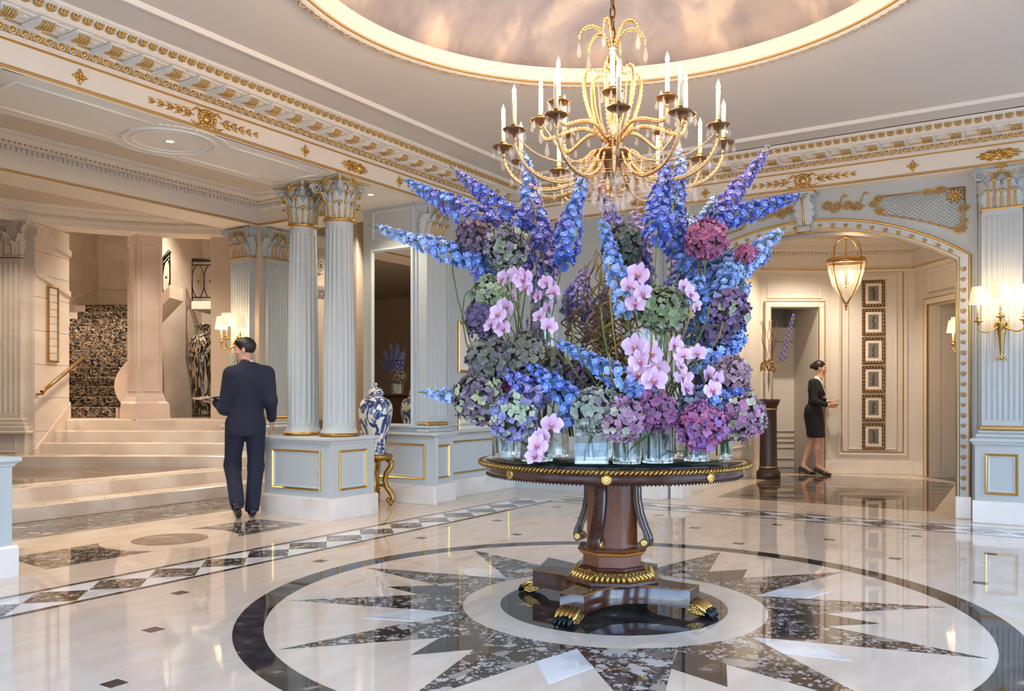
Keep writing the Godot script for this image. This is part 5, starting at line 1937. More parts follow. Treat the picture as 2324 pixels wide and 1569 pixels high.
# ------------------------------------------------------------------ lamps
const WARM := Color(1.0, 0.85, 0.68)

func flame_mesh() -> ArrayMesh:
	var st := mb()
	lathe(st, [Vector2(0.0, 0.0), Vector2(0.007, 0.002), Vector2(0.012, 0.014), Vector2(0.0125, 0.022), Vector2(0.009, 0.036), Vector2(0.004, 0.05), Vector2(0.0, 0.062)], 12)
	return done(st)

func drop_mesh(len_: float, r: float) -> ArrayMesh:
	var st := mb()
	lathe(st, [Vector2(0.0, -len_), Vector2(r * 0.7, -len_ * 0.86), Vector2(r, -len_ * 0.66), Vector2(r * 0.62, -len_ * 0.36), Vector2(r * 0.2, -len_ * 0.12), Vector2(0, 0)], 6, Transform3D.IDENTITY, false, false)
	return done(st)

# a tube that swells into beads
func beads(st: SurfaceTool, path: Array, r: float, pitch: float, seg := 6) -> void:
	var c := Curve3D.new()
	for p in path:
		c.add_point(p)
	var n := maxi(3, int(c.get_baked_length() / pitch * 4.0))
	var pts := []
	var rad := []
	for k in n + 1:
		pts.append(c.sample_baked(c.get_baked_length() * k / n))
		rad.append(r * [0.28, 0.85, 1.0, 0.85][k % 4])
	tube(st, pts, rad, seg)

func bow(a: Vector3, b: Vector3, c: Vector3, d: Vector3, n: int) -> Array:
	var out := []
	for k in n + 1:
		out.append(a.bezier_interpolate(b, c, d, float(k) / n))
	return out

func build_lamps() -> void:
	build_chandelier()
	var s0 := sconce("three-armed brass sconce with pleated shades on the right pilaster", on_wall(Vector3(1.775, 1.86, -4.78), Vector3(0, 0, 1)), 1.0)
	sconce("three-armed brass sconce with glowing shades behind the man", on_wall(Vector3(-6.775, 1.86, -2.93), Vector3(0, 0, 1)), 1.0)
	sconce("brass sconce half hidden behind the right jamb of the arch", on_wall(Vector3(1.27, 1.86, -8.52), Vector3(-0.816, 0, 0.578)), 1.0)
	build_lantern()
	for q in [["round downlight in the ceiling rosette over the stairs hall", Vector3(-4.20, 3.392, CC), 5.0], ["small downlight in the soffit beside the right column capital", Vector3(-4.05, 3.392, -2.42), 3.5], ["small downlight in the vestibule ceiling above the lantern", Vector3(-0.62, 3.617, -8.1), 14.0], ["added downlight in the corridor ceiling behind the columns", Vector3(-5.6, 3.795, -4.6), 9.0], ["added downlight in the hall ceiling over the long steps", Vector3(-5.6, 3.795, -0.6), 7.0], ["added downlight in the hall ceiling over the scooped slabs", Vector3(-5.6, 3.795, 1.6), 7.0], ["downlight in the stair hall ceiling before the upper steps", Vector3(-7.6, 3.695, -1.9), 7.0], ["added downlight in the low ceiling over the lower landing", Vector3(-8.2, 3.695, -0.3), 7.0], ["added downlight to brighten the carpeted stairs", S * Vector3(-6.7, 4.645, -13.2), 40.0], ["added downlight to brighten the alcove of the tall dark vase", S * Vector3(-4.75, 4.645, -13.2), 24.0]]:
		var d := thing("downlight", q[0], "downlight", q[1], 0.0, "recessed downlights")  # corridor, hall, lower landing and stairwell ones are added to brighten those spaces
		var st := mb()
		lathe(st, [Vector2(0.032, -0.002), Vector2(0.05, -0.006), Vector2(0.052, 0.004)], 20)
		part(d, "rim", st, M.plaster)
		st = mb()
		lathe(st, [Vector2(0.0, 0.0015), Vector2(0.034, 0.0015)], 20)
		lathe(st, [Vector2(0.034, 0.0012), Vector2(0.0, 0.0008)], 20)
		part(d, "lens", st, M.downlight)
		spot("downlight_beam", q[1] + Vector3(0, -0.012, 0), Color(1.0, 0.93, 0.84), q[2] * 0.30, 0.03, 62.0)

func build_chandelier() -> void:
	var t := thing("chandelier", "brass and crystal chandelier with twenty candle bulbs hanging over the flowers", "chandelier", Vector3(0, 2.37, 0))
	var o := -2.37
	var st := mb()
	# rod, crown, spine and hub
	lathe(st, [Vector2(0.0, 2.70 + o), Vector2(0.018, 2.71 + o), Vector2(0.014, 2.80 + o), Vector2(0.02, 2.86 + o), Vector2(0.012, 2.92 + o), Vector2(0.012, 3.08 + o), Vector2(0.022, 3.12 + o), Vector2(0.012, 3.16 + o), Vector2(0.010, 3.26 + o), Vector2(0.016, 3.29 + o), Vector2(0.0, 3.31 + o)], 14)
	part(t, "spine", st, M.brass)
	st = mb()
	lathe(st, [Vector2(0.0, 2.44 + o), Vector2(0.016, 2.45 + o), Vector2(0.03, 2.50 + o), Vector2(0.05, 2.56 + o), Vector2(0.062, 2.60 + o), Vector2(0.11, 2.625 + o), Vector2(0.115, 2.64 + o), Vector2(0.06, 2.655 + o), Vector2(0.03, 2.68 + o), Vector2(0.02, 2.72 + o), Vector2(0.0, 2.72 + o)], 20)
	part(t, "hub", st, M.aged_brass)
	# chain up to the dome
	st = mb()
	for k in 24:
		var y := 3.30 + 0.062 * k + o
		var line := []
		for j in 13:
			var a := TAU * j / 12
			var v := Vector3(cos(a) * 0.015, sin(a) * 0.042, 0)
			line.append(Vector3(0, y + 0.03, 0) + (v if k % 2 == 0 else Vector3(0, v.y, v.x)))
		tube(st, line, 0.005, 5, false)
	part(t, "chain", st, M.aged_brass)
	var flame := flame_mesh()
	st = mb()
	lathe(st, [Vector2(0.0, 0.0), Vector2(0.0125, 0.0), Vector2(0.0125, 0.165), Vector2(0.009, 0.17), Vector2(0.0, 0.17)], 12)
	var candle := done(st)
	st = mb()
	lathe(st, [Vector2(0.0, -0.03), Vector2(0.008, -0.025), Vector2(0.012, -0.008), Vector2(0.05, 0.0), Vector2(0.062, 0.010), Vector2(0.064, 0.014), Vector2(0.05, 0.008), Vector2(0.02, 0.006), Vector2(0.02, 0.03), Vector2(0.017, 0.04), Vector2(0.0, 0.04)], 18)
	var dish := done(st)
	var small := drop_mesh(0.058, 0.012)
	var long_ := drop_mesh(0.10, 0.016)
	var arm_no := 0
	for tier in [[12, 0.64, 2.67, 0.05], [8, 0.42, 2.83, 0.0]]:
		for k in int(tier[0]):
			# measured from the camera's side of the table
			var a: float = TAU * k / tier[0] + tier[3] + atan2(2.15, 4.475)
			var dir := Vector3(sin(a), 0, cos(a))
			var tip: Vector3 = dir * tier[1] + Vector3(0, tier[2] + o, 0)
			var path := bow(dir * 0.09 + Vector3(0, 2.635 + o, 0), dir * 0.16 + Vector3(0, 2.34 + o, 0), dir * (tier[1] * 0.98) + Vector3(0, 2.36 + o, 0), tip + Vector3(0, -0.03, 0), 16) if tier[0] == 12 else bow(dir * 0.05 + Vector3(0, 2.70 + o, 0), dir * 0.20 + Vector3(0, 2.92 + o, 0), dir * (tier[1] * 1.0) + Vector3(0, 2.58 + o, 0), tip + Vector3(0, -0.03, 0), 16)
			st = mb()
			tube(st, path, 0.007, 6)
			var arm := part(t, "arm", st, M.brass)
			st = mb()
			var lift := []
			for p in path:
				lift.append(p + Vector3(0, 0.011, 0))
			beads(st, lift, 0.0085, 0.026, 6)
			part(arm, "bead_sleeve", st, M.crystal_bead)
			inst(arm, "drip_dish", dish, M.aged_brass, Transform3D(Basis.IDENTITY, tip))
			inst(arm, "candle", candle, M.candle_sleeve, Transform3D(Basis.IDENTITY, tip + Vector3(0, 0.035, 0)))
			inst(arm, "flame_bulb", flame, M.flame_bulb, Transform3D(Basis.IDENTITY, tip + Vector3(0, 0.203, 0)))
			omni("candle_light", t.position + tip + Vector3(0, 0.225, 0), WARM, BULB, 0.008)
			for j in 5:
				var b := TAU * j / 5 + 0.3 * k
				inst(arm, "crystal_drop", small, M.crystal, Transform3D(Basis.IDENTITY, tip + Vector3(cos(b) * 0.058, 0.006, sin(b) * 0.058)))
			inst(arm, "crystal_drop", long_, M.crystal, Transform3D(Basis.IDENTITY, tip + Vector3(0, -0.03, 0)))
			for j in ([4, 7, 10, 13] if tier[0] == 12 else [5, 9, 12]):
				inst(arm, "crystal_drop", small if j % 2 else long_, M.crystal, Transform3D(Basis.IDENTITY, path[j] + Vector3(0, -0.006, 0)))
			# bead swag from dish to hub
			if k % 2 == 0:
				st = mb()
				beads(st, bow(tip + Vector3(0, 0.0, 0), tip + dir * -0.12 + Vector3(0, -0.16, 0), dir * 0.24 + Vector3(0, 2.50 + o, 0), dir * 0.10 + Vector3(0, 2.64 + o, 0), 12), 0.006, 0.017, 5)
				part(t, "bead_swag", st, M.crystal_bead)
	# cage of curved ribs round the spine, strung with beads
	for k in 6:
		var a := TAU * k / 6 + 0.2
		var dir := Vector3(sin(a), 0, cos(a))
		st = mb()
		var path := bow(dir * 0.02 + Vector3(0, 2.70 + o, 0), dir * 0.13 + Vector3(0, 2.74 + o, 0), dir * 0.24 + Vector3(0, 3.16 + o, 0), dir * 0.10 + Vector3(0, 3.11 + o, 0), 14)
		path += bow(dir * 0.10 + Vector3(0, 3.11 + o, 0), dir * 0.04 + Vector3(0, 3.09 + o, 0), dir * 0.03 + Vector3(0, 3.14 + o, 0), dir * 0.015 + Vector3(0, 3.20 + o, 0), 6).slice(1)
		tube(st, path, 0.006, 6)
		var rib := part(t, "cage_rib", st, M.brass)
		st = mb()
		var outp := []
		for p in path:
			outp.append(p + dir * 0.011)
		beads(st, outp, 0.009, 0.024, 6)
		part(rib, "bead_sleeve", st, M.crystal_bead)
		# plumes of the crown with a hanging drop
		st = mb()
		var pl := bow(dir * 0.01 + Vector3(0, 3.20 + o, 0), dir * 0.03 + Vector3(0, 3.40 + o, 0), dir * 0.18 + Vector3(0, 3.40 + o, 0), dir * 0.20 + Vector3(0, 3.28 + o, 0), 14)
		tube(st, pl, 0.006, 6)
		var plume := part(t, "plume", st, M.brass)
		st = mb()
		outp = []
		for p in pl:
			outp.append(p + Vector3(0, 0.011, 0))
		beads(st, outp, 0.009, 0.022, 6)
		part(plume, "bead_sleeve", st, M.crystal_bead)
		inst(plume, "crystal_drop", long_, M.crystal, Transform3D(Basis.IDENTITY, dir * 0.20 + Vector3(0, 3.275 + o, 0)))
		# hanging strings inside the cage
		st = mb()
		beads(st, bow(dir * 0.12 + Vector3(0, 3.08 + o, 0), dir * 0.10 + Vector3(0, 2.98 + o, 0), dir * 0.12 + Vector3(0, 2.86 + o, 0), dir * 0.05 + Vector3(0, 2.76 + o, 0), 10), 0.006, 0.016, 5)
		part(t, "bead_swag", st, M.crystal_bead)
	# bowl of drops under the hub
	st = mb()
	for q in [[0.28, 2.52], [0.22, 2.47], [0.17, 2.50], [0.12, 2.44], [0.07, 2.39]]:
		var line := []
		for k in 25:
			line.append(Vector3(q[0] * cos(TAU * k / 24), q[1] + o, q[0] * sin(TAU * k / 24)))
		tube(st, line, 0.003, 5, false)
	for k in 4:
		var b := Vector3(cos(TAU * k / 4), 0, sin(TAU * k / 4))
		tube(st, [b * 0.28 + Vector3(0, 2.52 + o, 0), b * 0.06 + Vector3(0, 2.58 + o, 0)], 0.003, 5)
		tube(st, [b * 0.22 + Vector3(0, 2.47 + o, 0), b * 0.03 + Vector3(0, 2.50 + o, 0)], 0.003, 5)
		tube(st, [b * 0.12 + Vector3(0, 2.44 + o, 0), b * 0.01 + Vector3(0, 2.46 + o, 0), b * 0.07 + Vector3(0, 2.39 + o, 0)], 0.003, 5)
	part(t, "drop_rings", st, M.brass)
	for q in [[0.28, 2.52, 24], [0.22, 2.47, 20], [0.17, 2.50, 16], [0.12, 2.44, 12], [0.07, 2.39, 8], [0.0, 2.36, 1]]:
		for k in int(q[2]):
			var b: float = TAU * k / q[2]
			inst(t, "crystal_drop", long_, M.crystal, Transform3D(Basis.IDENTITY, Vector3(q[0] * cos(b), q[1] - 0.002 + o, q[0] * sin(b))))
	for k in 12:
		var b := TAU * k / 12
		st = mb()
		beads(st, bow(Vector3(cos(b) * 0.115, 2.64 + o, sin(b) * 0.115), Vector3(cos(b) * 0.20, 2.60 + o, sin(b) * 0.20), Vector3(cos(b) * 0.19, 2.55 + o, sin(b) * 0.19), Vector3(cos(b) * 0.17, 2.50 + o, sin(b) * 0.17), 8), 0.006, 0.016, 5)
		part(t, "bead_swag", st, M.crystal_bead)

const BULB := 0.15
const SHADE := 0.032

func sconce(label: String, xf: Transform3D, k: float) -> Node3D:
	var t := thing("wall_sconce", label, "sconce", xf.origin, 0.0, "three-armed brass sconces")
	t.basis = xf.basis
	var st := mb()
	# backplate: an urn above a long tapering tail
	lathe(st, [Vector2(0.0, -0.31), Vector2(0.012, -0.305), Vector2(0.02, -0.29), Vector2(0.012, -0.275), Vector2(0.014, -0.25), Vector2(0.022, -0.16), Vector2(0.036, -0.05), Vector2(0.042, -0.02), Vector2(0.03, 0.0), Vector2(0.05, 0.03), Vector2(0.045, 0.055), Vector2(0.02, 0.07), Vector2(0.016, 0.10), Vector2(0.028, 0.115), Vector2(0.0, 0.14)], 14, Transform3D(Basis.IDENTITY, Vector3(0, 0, 0.03)))
	part(t, "backplate", st, M.brass)
	st = mb()
	for s in [-1.0, 1.0]:
		tube(st, [Vector3(0.01 * s, 0.03, 0.05), Vector3(0.05 * s, 0.045, 0.06), Vector3(0.055 * s, 0.0, 0.055), Vector3(0.03 * s, -0.03, 0.05)], [0.006, 0.012, 0.010, 0.004], 6)
		tube(st, [Vector3(0, -0.27, 0.04), Vector3(0.035 * s, -0.29, 0.045), Vector3(0.04 * s, -0.315, 0.04)], [0.006, 0.009, 0.003], 6)
	part(t, "acanthus_mount", st, M.gilt)
	# pleated shade
	st = mb()
	flat(st)
	var seg := 56
	var rows := []
	for q in [[0.082, 0.0], [0.068, 0.085], [0.054, 0.165]]:
		var row := PackedVector3Array()
		for j in seg:
			var a := TAU * j / seg
			var r: float = q[0] + (0.0018 if j % 2 == 0 else -0.0018)
			row.append(Vector3(r * cos(a), q[1], -r * sin(a)))
		rows.append(row)
	grid(st, rows)
	var shade := done(st)
	st = mb()
	for q in [[0.0828, 0.002], [0.055, 0.164]]:
		var line := []
		for j in 29:
			line.append(Vector3(q[0] * cos(TAU * j / 28), q[1], q[0] * sin(TAU * j / 28)))
		tube(st, line, 0.0025, 5, false)
	var binding := done(st)
	st = mb()
	lathe(st, [Vector2(0.0, -0.035), Vector2(0.008, -0.03), Vector2(0.012, -0.012), Vector2(0.04, 0.0), Vector2(0.042, 0.006), Vector2(0.014, 0.006), Vector2(0.018, 0.03), Vector2(0.016, 0.05), Vector2(0.0, 0.05)], 16)
	var cup := done(st)
	st = mb()
	lathe(st, [Vector2(0.0, 0.0), Vector2(0.012, 0.0), Vector2(0.0115, 0.12), Vector2(0.0, 0.122)], 12)
	var candle := done(st)
	st = mb()
	lathe(st, [Vector2(0.0, 0.0), Vector2(0.016, 0.01), Vector2(0.02, 0.035), Vector2(0.012, 0.062), Vector2(0.0, 0.075)], 12)
	var bulb := done(st)
	for q in [[-0.185, 0.0, 0.15], [0.0, 0.03, 0.22], [0.185, 0.0, 0.15]]:
		var tip := Vector3(q[0], 0.055 + q[1], q[2])
		st = mb()
		tube(st, bow(Vector3(q[0] * 0.12, 0.01, 0.05), Vector3(q[0] * 0.5, -0.05, 0.10 + q[2] * 0.3), Vector3(q[0], -0.08, q[2]), tip + Vector3(0, -0.03, 0), 12), [0.011, 0.010, 0.009, 0.008, 0.008, 0.008, 0.008, 0.008, 0.008, 0.008, 0.008, 0.008, 0.008], 8)
		var arm := part(t, "arm", st, M.brass)
		inst(arm, "candle_cup", cup, M.brass, Transform3D(Basis.IDENTITY, tip))
		inst(arm, "candle", candle, M.candle_sleeve, Transform3D(Basis.IDENTITY, tip + Vector3(0, 0.05, 0)))
		var sh := inst(arm, "lamp_shade", shade, M.shade_cloth, Transform3D(Basis.IDENTITY, tip + Vector3(0, 0.165, 0)))
		inst(arm, "shade_binding", binding, M.candle_sleeve, Transform3D(Basis.IDENTITY, tip + Vector3(0, 0.165, 0)))
		inst(arm, "lamp_bulb", bulb, M.flame_bulb, Transform3D(Basis.IDENTITY, tip + Vector3(0, 0.172, 0)))
		omni("shade_light", xf * (tip + Vector3(0, 0.21, 0)), WARM, SHADE, 0.02)
	return t

func build_lantern() -> void:
	var c := Vector3(-0.05, 2.36, -7.0)
	var t := thing("hanging_lantern", "bell-shaped brass and glass lantern hanging in the vestibule", "lantern", c)
	var st := mb()
	lathe(st, [Vector2(0.0, 0.055), Vector2(0.03, 0.058), Vector2(0.10, 0.15), Vector2(0.17, 0.28), Vector2(0.215, 0.44), Vector2(0.232, 0.56)], 28)
	part(t, "glass_bell", st, M.pane)
	st = mb()
	lathe(st, [Vector2(0.225, 0.545), Vector2(0.246, 0.55), Vector2(0.252, 0.575), Vector2(0.24, 0.59), Vector2(0.236, 0.615), Vector2(0.225, 0.615), Vector2(0.222, 0.56), Vector2(0.225, 0.545)], 28)
	part(t, "rim", st, M.brass)
	for k in 4:
		var a := TAU * k / 4 + 0.5
		var d := Vector3(cos(a), 0, sin(a))
		st = mb()
		tube(st, [d * 0.025 + Vector3(0, 0.05, 0), d * 0.105 + Vector3(0, 0.15, 0), d * 0.175 + Vector3(0, 0.28, 0), d * 0.22 + Vector3(0, 0.44, 0), d * 0.237 + Vector3(0, 0.56, 0)], 0.008, 6)
		part(t, "rib", st, M.brass)
		st = mb()
		tube(st, bow(d * 0.232 + Vector3(0, 0.61, 0), d * 0.23 + Vector3(0, 0.80, 0), d * 0.15 + Vector3(0, 0.88, 0), d * 0.02 + Vector3(0, 0.90, 0), 12), 0.008, 6)
		part(t, "strap", st, M.brass)
		ball(st, d * 0.24 + Vector3(0, 0.63, 0), Vector3(0.016, 0.02, 0.016), 8, 5)
	st = mb()
	lathe(st, [Vector2(0.0, -0.05), Vector2(0.012, -0.045), Vector2(0.016, -0.03), Vector2(0.008, -0.018), Vector2(0.02, -0.005), Vector2(0.022, 0.01), Vector2(0.012, 0.022), Vector2(0.035, 0.04), Vector2(0.036, 0.058), Vector2(0.0, 0.06)], 16)
	part(t, "finial", st, M.brass)
	st = mb()
	lathe(st, [Vector2(0.0, 0.88), Vector2(0.03, 0.885), Vector2(0.035, 0.90), Vector2(0.018, 0.93), Vector2(0.03, 0.96), Vector2(0.02, 1.0), Vector2(0.0, 1.02)], 14)
	for k in 5:
		var line := []
		for j in 13:
			var v := Vector3(cos(TAU * j / 12) * 0.02, sin(TAU * j / 12) * 0.035, 0)
			line.append(Vector3(0, 1.04 + 0.052 * k, 0) + (v if k % 2 == 0 else Vector3(0, v.y, v.x)))
		tube(st, line, 0.005, 5, false)
	part(t, "crown_and_chain", st, M.brass)
	var flame := flame_mesh()
	for k in 4:
		var a := TAU * k / 4 + 0.9
		var p := Vector3(cos(a) * 0.075, 0.30, sin(a) * 0.075)
		st = mb()
		lathe(st, [Vector2(0.0, -0.01), Vector2(0.026, -0.006), Vector2(0.012, 0.004), Vector2(0.011, 0.115), Vector2(0.0, 0.117)], 12, Transform3D(Basis.IDENTITY, p))
		tube(st, [p + Vector3(0, -0.01, 0), Vector3(p.x * 0.5, 0.24, p.z * 0.5), Vector3(0, 0.27, 0)], 0.005, 6)
		part(t, "candle", st, M.candle_sleeve)
		inst(t, "flame_bulb", flame, M.flame_bulb, Transform3D(Basis.IDENTITY, p + Vector3(0, 0.117, 0)))
		omni("lantern_light", c + p + Vector3(0, 0.14, 0), WARM, 0.12, 0.01)
	st = mb()
	tube(st, [Vector3(0, 0.24, 0), Vector3(0, 0.90, 0)], 0.007, 6)
	part(t, "centre_rod", st, M.brass)

# ------------------------------------------------------------------ centre table
func build_table() -> void:
	var t := thing("centre_table", "round mahogany pedestal table with gilt mounts on four paw feet", "table", Vector3.ZERO)
	var st := mb()
	lathe(st, [Vector2(0.0, 0.768), Vector2(0.725, 0.768), Vector2(0.733, 0.772), Vector2(0.738, 0.80), Vector2(0.738, 0.822), Vector2(0.745, 0.826), Vector2(0.745, 0.832)], 96)
	part(t, "apron", st, M.dark_mahogany)
	st = mb()
	lathe(st, [Vector2(0.742, 0.823), Vector2(0.764, 0.827), Vector2(0.772, 0.836), Vector2(0.768, 0.845), Vector2(0.745, 0.848), Vector2(0.0, 0.848)], 96)
	part(t, "top_edge", st, M.mahogany)
	# gilt rope round the edge, bead row under the apron
	st = mb()
	tube(st, [Vector3(-0.012, -0.012, 0.004), Vector3(-0.004, -0.004, 0.011), Vector3(0.006, 0.006, 0.010), Vector3(0.012, 0.012, 0.002)], [0.004, 0.008, 0.008, 0.004], 6)
	var twist := done(st)
	for k in 200:
		var a := TAU * k / 200
		var b := Basis(Vector3.UP, a)
		inst(t, "rope_twist", twist, M.antique_gold, Transform3D(b, b * Vector3(0, 0.834, 0.768)))
	st = mb()
	for k in 220:
		var a := TAU * k / 220
		ball(st, Vector3(0.735 * cos(a), 0.767, 0.735 * sin(a)), Vector3(0.0048, 0.0048, 0.0048), 6, 4)
	var br := part(t, "bead_row", st, M.green_black)
	br.set_meta("kind", "stuff")
	# rosettes on the apron
	for k in 8:
		var a := TAU * k / 8 - 0.04 + atan2(2.15, 4.475)
		st = mb()
		var rx := Transform3D(Basis(Vector3.UP, a), Basis(Vector3.UP, a) * Vector3(0, 0.797, 0.737)) * Transform3D(Basis(Vector3.RIGHT, PI / 2), Vector3.ZERO)
		lathe(st, [Vector2(0.026, -0.004), Vector2(0.027, 0.004), Vector2(0.022, 0.008), Vector2(0.017, 0.004), Vector2(0.012, 0.009), Vector2(0.007, 0.006), Vector2(0.0, 0.012)], 20, rx)
		for j in 8:
			ball(st, rx * Vector3(0.019 * cos(TAU * j / 8), 0.006, 0.019 * sin(TAU * j / 8)), Vector3(0.005, 0.005, 0.005), 6, 4)
		part(t, "rosette", st, M.gilt)
	# glass sheet
	st = mb()
	lathe(st, [Vector2(0.0, 0.8485), Vector2(0.735, 0.8485), Vector2(0.737, 0.852), Vector2(0.735, 0.8555), Vector2(0.0, 0.8555)], 96)
	part(t, "glass_top", st, M.table_glass)
	# octagonal pillar
	var oct := [[0.145, 0.335, 0.765, M.mahogany], [0.165, 0.232, 0.302, M.mahogany]]
	for q in oct:
		st = mb()
		octagon(st, [[q[0] * (0.96 if q[1] > 0.3 else 1.0), q[2]], [q[0], q[1]]])
		part(t, "pillar", st, q[3])
	st = mb()
	octagon(st, [[0.15, 0.349], [0.19, 0.345], [0.197, 0.335], [0.188, 0.325]])
	part(t, "collar_top", st, M.mahogany)
	st = mb()
	octagon(st, [[0.188, 0.326], [0.184, 0.313], [0.168, 0.302]])
	part(t, "collar", st, M.honey_wood)
	st = mb()
	octagon(st, [[0.165, 0.242], [0.182, 0.238], [0.186, 0.228], [0.20, 0.222]])
	part(t, "base_step", st, M.dark_mahogany)
	st = mb()
	octagon(st, [[0.20, 0.222], [0.206, 0.215], [0.214, 0.200], [0.226, 0.188], [0.246, 0.178]])
	part(t, "gilt_cove", st, M.antique_gold)
	for k in 8:
		var b := Basis(Vector3.UP, TAU * (k + 0.5) / 8)
		for j in 6:
			st = mb()
			var x := (j - 2.5) * 0.031
			tube(st, [b * Vector3(x * 0.85, 0.218, 0.205), b * Vector3(x * 0.94, 0.198, 0.217), b * Vector3(x, 0.182, 0.24)], [0.006, 0.012, 0.006], 6)
			part(t, "gilt_leaf", st, M.gilt)
	st = mb()
	octagon(st, [[0.246, 0.178], [0.262, 0.174], [0.264, 0.158], [0.25, 0.154]])
	part(t, "base_octagon", st, M.dark_mahogany)
	# four scrolled brackets in line with the feet
	for k in 4:
		var b := Basis(Vector3.UP, TAU * k / 4)
		st = mb()
		var outline := []
		for q in [[0.150, 0.765], [0.168, 0.70], [0.170, 0.62], [0.186, 0.54], [0.215, 0.465], [0.236, 0.42], [0.243, 0.388], [0.236, 0.362], [0.216, 0.350]]:
			outline.append(Vector2(q[0], q[1]))
		var pts := outline.slice(0, 9) + [Vector2(0.190, 0.362), Vector2(0.182, 0.380), Vector2(0.196, 0.398), Vector2(0.211, 0.406), Vector2(0.205, 0.44), Vector2(0.184, 0.475), Vector2(0.158, 0.55), Vector2(0.142, 0.62), Vector2(0.138, 0.765)]
		prism(st, pts, -0.036, 0.036, Transform3D(b * Basis(Vector3(0, 0, 1), Vector3.UP, Vector3(-1, 0, 0)), Vector3.ZERO), 0.003, true)
		var br2 := part(t, "scroll_bracket", st, M.dark_mahogany)
		for s in [-1.0, 1.0]:
			st = mb()
			var rx: Transform3D = Transform3D(b, b * Vector3(0.036 * s, 0.379, 0.213)) * Transform3D(Basis(Vector3(0, 0, 1), -PI / 2 * s), Vector3.ZERO)
			lathe(st, [Vector2(0.021, -0.004), Vector2(0.021, 0.004), Vector2(0.014, 0.006), Vector2(0.008, 0.004), Vector2(0.0, 0.009)], 16, rx)
			part(br2, "rosette", st, M.gilt)
	# concave-sided plinth with four arms
	var plan := []
	var rim := []
	for k in 4:
		var a := TAU * k / 4
		var u := Vector2(cos(a), sin(a))
		var v := Vector2(-sin(a), cos(a))
		plan.append(u * 0.50 - v * 0.072)
		plan.append(u * 0.50 + v * 0.072)
		var p: Vector2 = u * 0.50 + v * 0.072
		var u2 := v
		var q: Vector2 = u2 * 0.50 + u * 0.072
		for j in range(1, 14):
			var tt := j / 14.0
			plan.append(p.lerp(q, tt) - (u + v).normalized() * 0.175 * sin(PI * tt))
	st = mb()
	var flatx := Transform3D(Basis(Vector3.RIGHT, Vector3(0, 0, -1), Vector3.UP), Vector3.ZERO)
	prism(st, plan, 0.055, 0.157, flatx, 0.004, true)
	part(t, "plinth", st, M.dark_mahogany)
	st = mb()
	for k in plan.size():
		var p: Vector2 = plan[k]
		var q: Vector2 = plan[(k + 1) % plan.size()]
		tube(st, [Vector3(p.x, 0.154, -p.y), Vector3(q.x, 0.154, -q.y)], 0.0035, 5)
	part(t, "plinth_line", st, M.honey_wood)
	# paw feet: gilt leaf collar and a dark ball of claws
	for k in 4:
		var b := Basis(Vector3.UP, TAU * k / 4)
		st = mb()
		flat(st)
		prism(st, [Vector2(0.41, 0.085), Vector2(0.505, 0.085), Vector2(0.565, 0.055), Vector2(0.575, 0.02), Vector2(0.53, 0.012), Vector2(0.48, 0.03)], -0.058, 0.058, Transform3D(b * Basis(Vector3(0, 0, 1), Vector3.UP, Vector3(-1, 0, 0)), Vector3.ZERO), 0.008)
		part(t, "foot_collar", st, M.antique_gold)
		for j in 5:
			st = mb()
			var x := (j - 2) * 0.024
			tube(st, [b * Vector3(x, 0.085, 0.505), b * Vector3(x * 1.08, 0.068, 0.545), b * Vector3(x * 1.12, 0.05, 0.57), b * Vector3(x * 1.1, 0.036, 0.582)], [0.009, 0.013, 0.013, 0.007], 6)
			part(t, "collar_leaf", st, M.gilt)
		st = mb()
		ball(st, b * Vector3(0, 0.03, 0.555), Vector3(0.056, 0.03, 0.052), 14, 8, b)
		for j in 4:
			var x := (j - 1.5) * 0.027
			tube(st, [b * Vector3(x * 0.9, 0.045, 0.565), b * Vector3(x, 0.036, 0.60), b * Vector3(x * 1.05, 0.014, 0.612), b * Vector3(x * 1.05, 0.004, 0.606)], [0.012, 0.014, 0.012, 0.005], 7)
		part(t, "paw", st, M.green_black)

# rings of an octagon, top to bottom: [apothem, height]
func octagon(st: SurfaceTool, rings: Array) -> void:
	flat(st)
	var rows := []
	for i in range(rings.size() - 1, -1, -1):
		var row := PackedVector3Array()
		for k in 8:
			var a := TAU * k / 8
			var r: float = rings[i][0] / cos(PI / 8)
			row.append(Vector3(r * cos(a), rings[i][1], -r * sin(a)))
		rows.append(row)
	grid(st, rows)
	var top: PackedVector3Array = rows[-1]
	var low: PackedVector3Array = rows[0]
	for k in range(1, 7):
		tri(st, top[0], top[k], top[k + 1])
		tri(st, low[0], low[k + 1], low[k])

# ------------------------------------------------------------------ flowers
func lin(r: int, g: int, b: int) -> Color:
	return c8(r, g, b).srgb_to_linear()

# one petal as a small curved sheet: from the middle outwards along +x, lying in the xz plane, y up
func petal(st: SurfaceTool, len_: float, wid: float, cup: float, turn: float, c0: Color, c1: Color, wave := 0.0, start := 0.08) -> void:
	var nu := 3
	var nv := 3
	var rows := []
	for i in nu + 1:
		var t := float(i) / nu
		var w: float = [0.30, 0.86, 1.0, 0.42][i] * wid * 0.5
		var row := []
		for j in nv + 1:
			var s := -1.0 + 2.0 * j / nv
			var x := len_ * (start + (1.0 - start) * t) - (0.10 * len_ * absf(s) * t)
			row.append([Vector3(x, cup * t * t + wave * s * s * t, s * w), c0.lerp(c1, t)])
		rows.append(row)
	var b := Basis(Vector3.UP, turn)
	for i in nu:
		for j in nv:
			for q in [[i, j], [i + 1, j + 1], [i, j + 1], [i, j], [i + 1, j], [i + 1, j + 1]]:
				st.set_color(rows[q[0]][q[1]][1])
				st.add_vertex(b * rows[q[0]][q[1]][0])

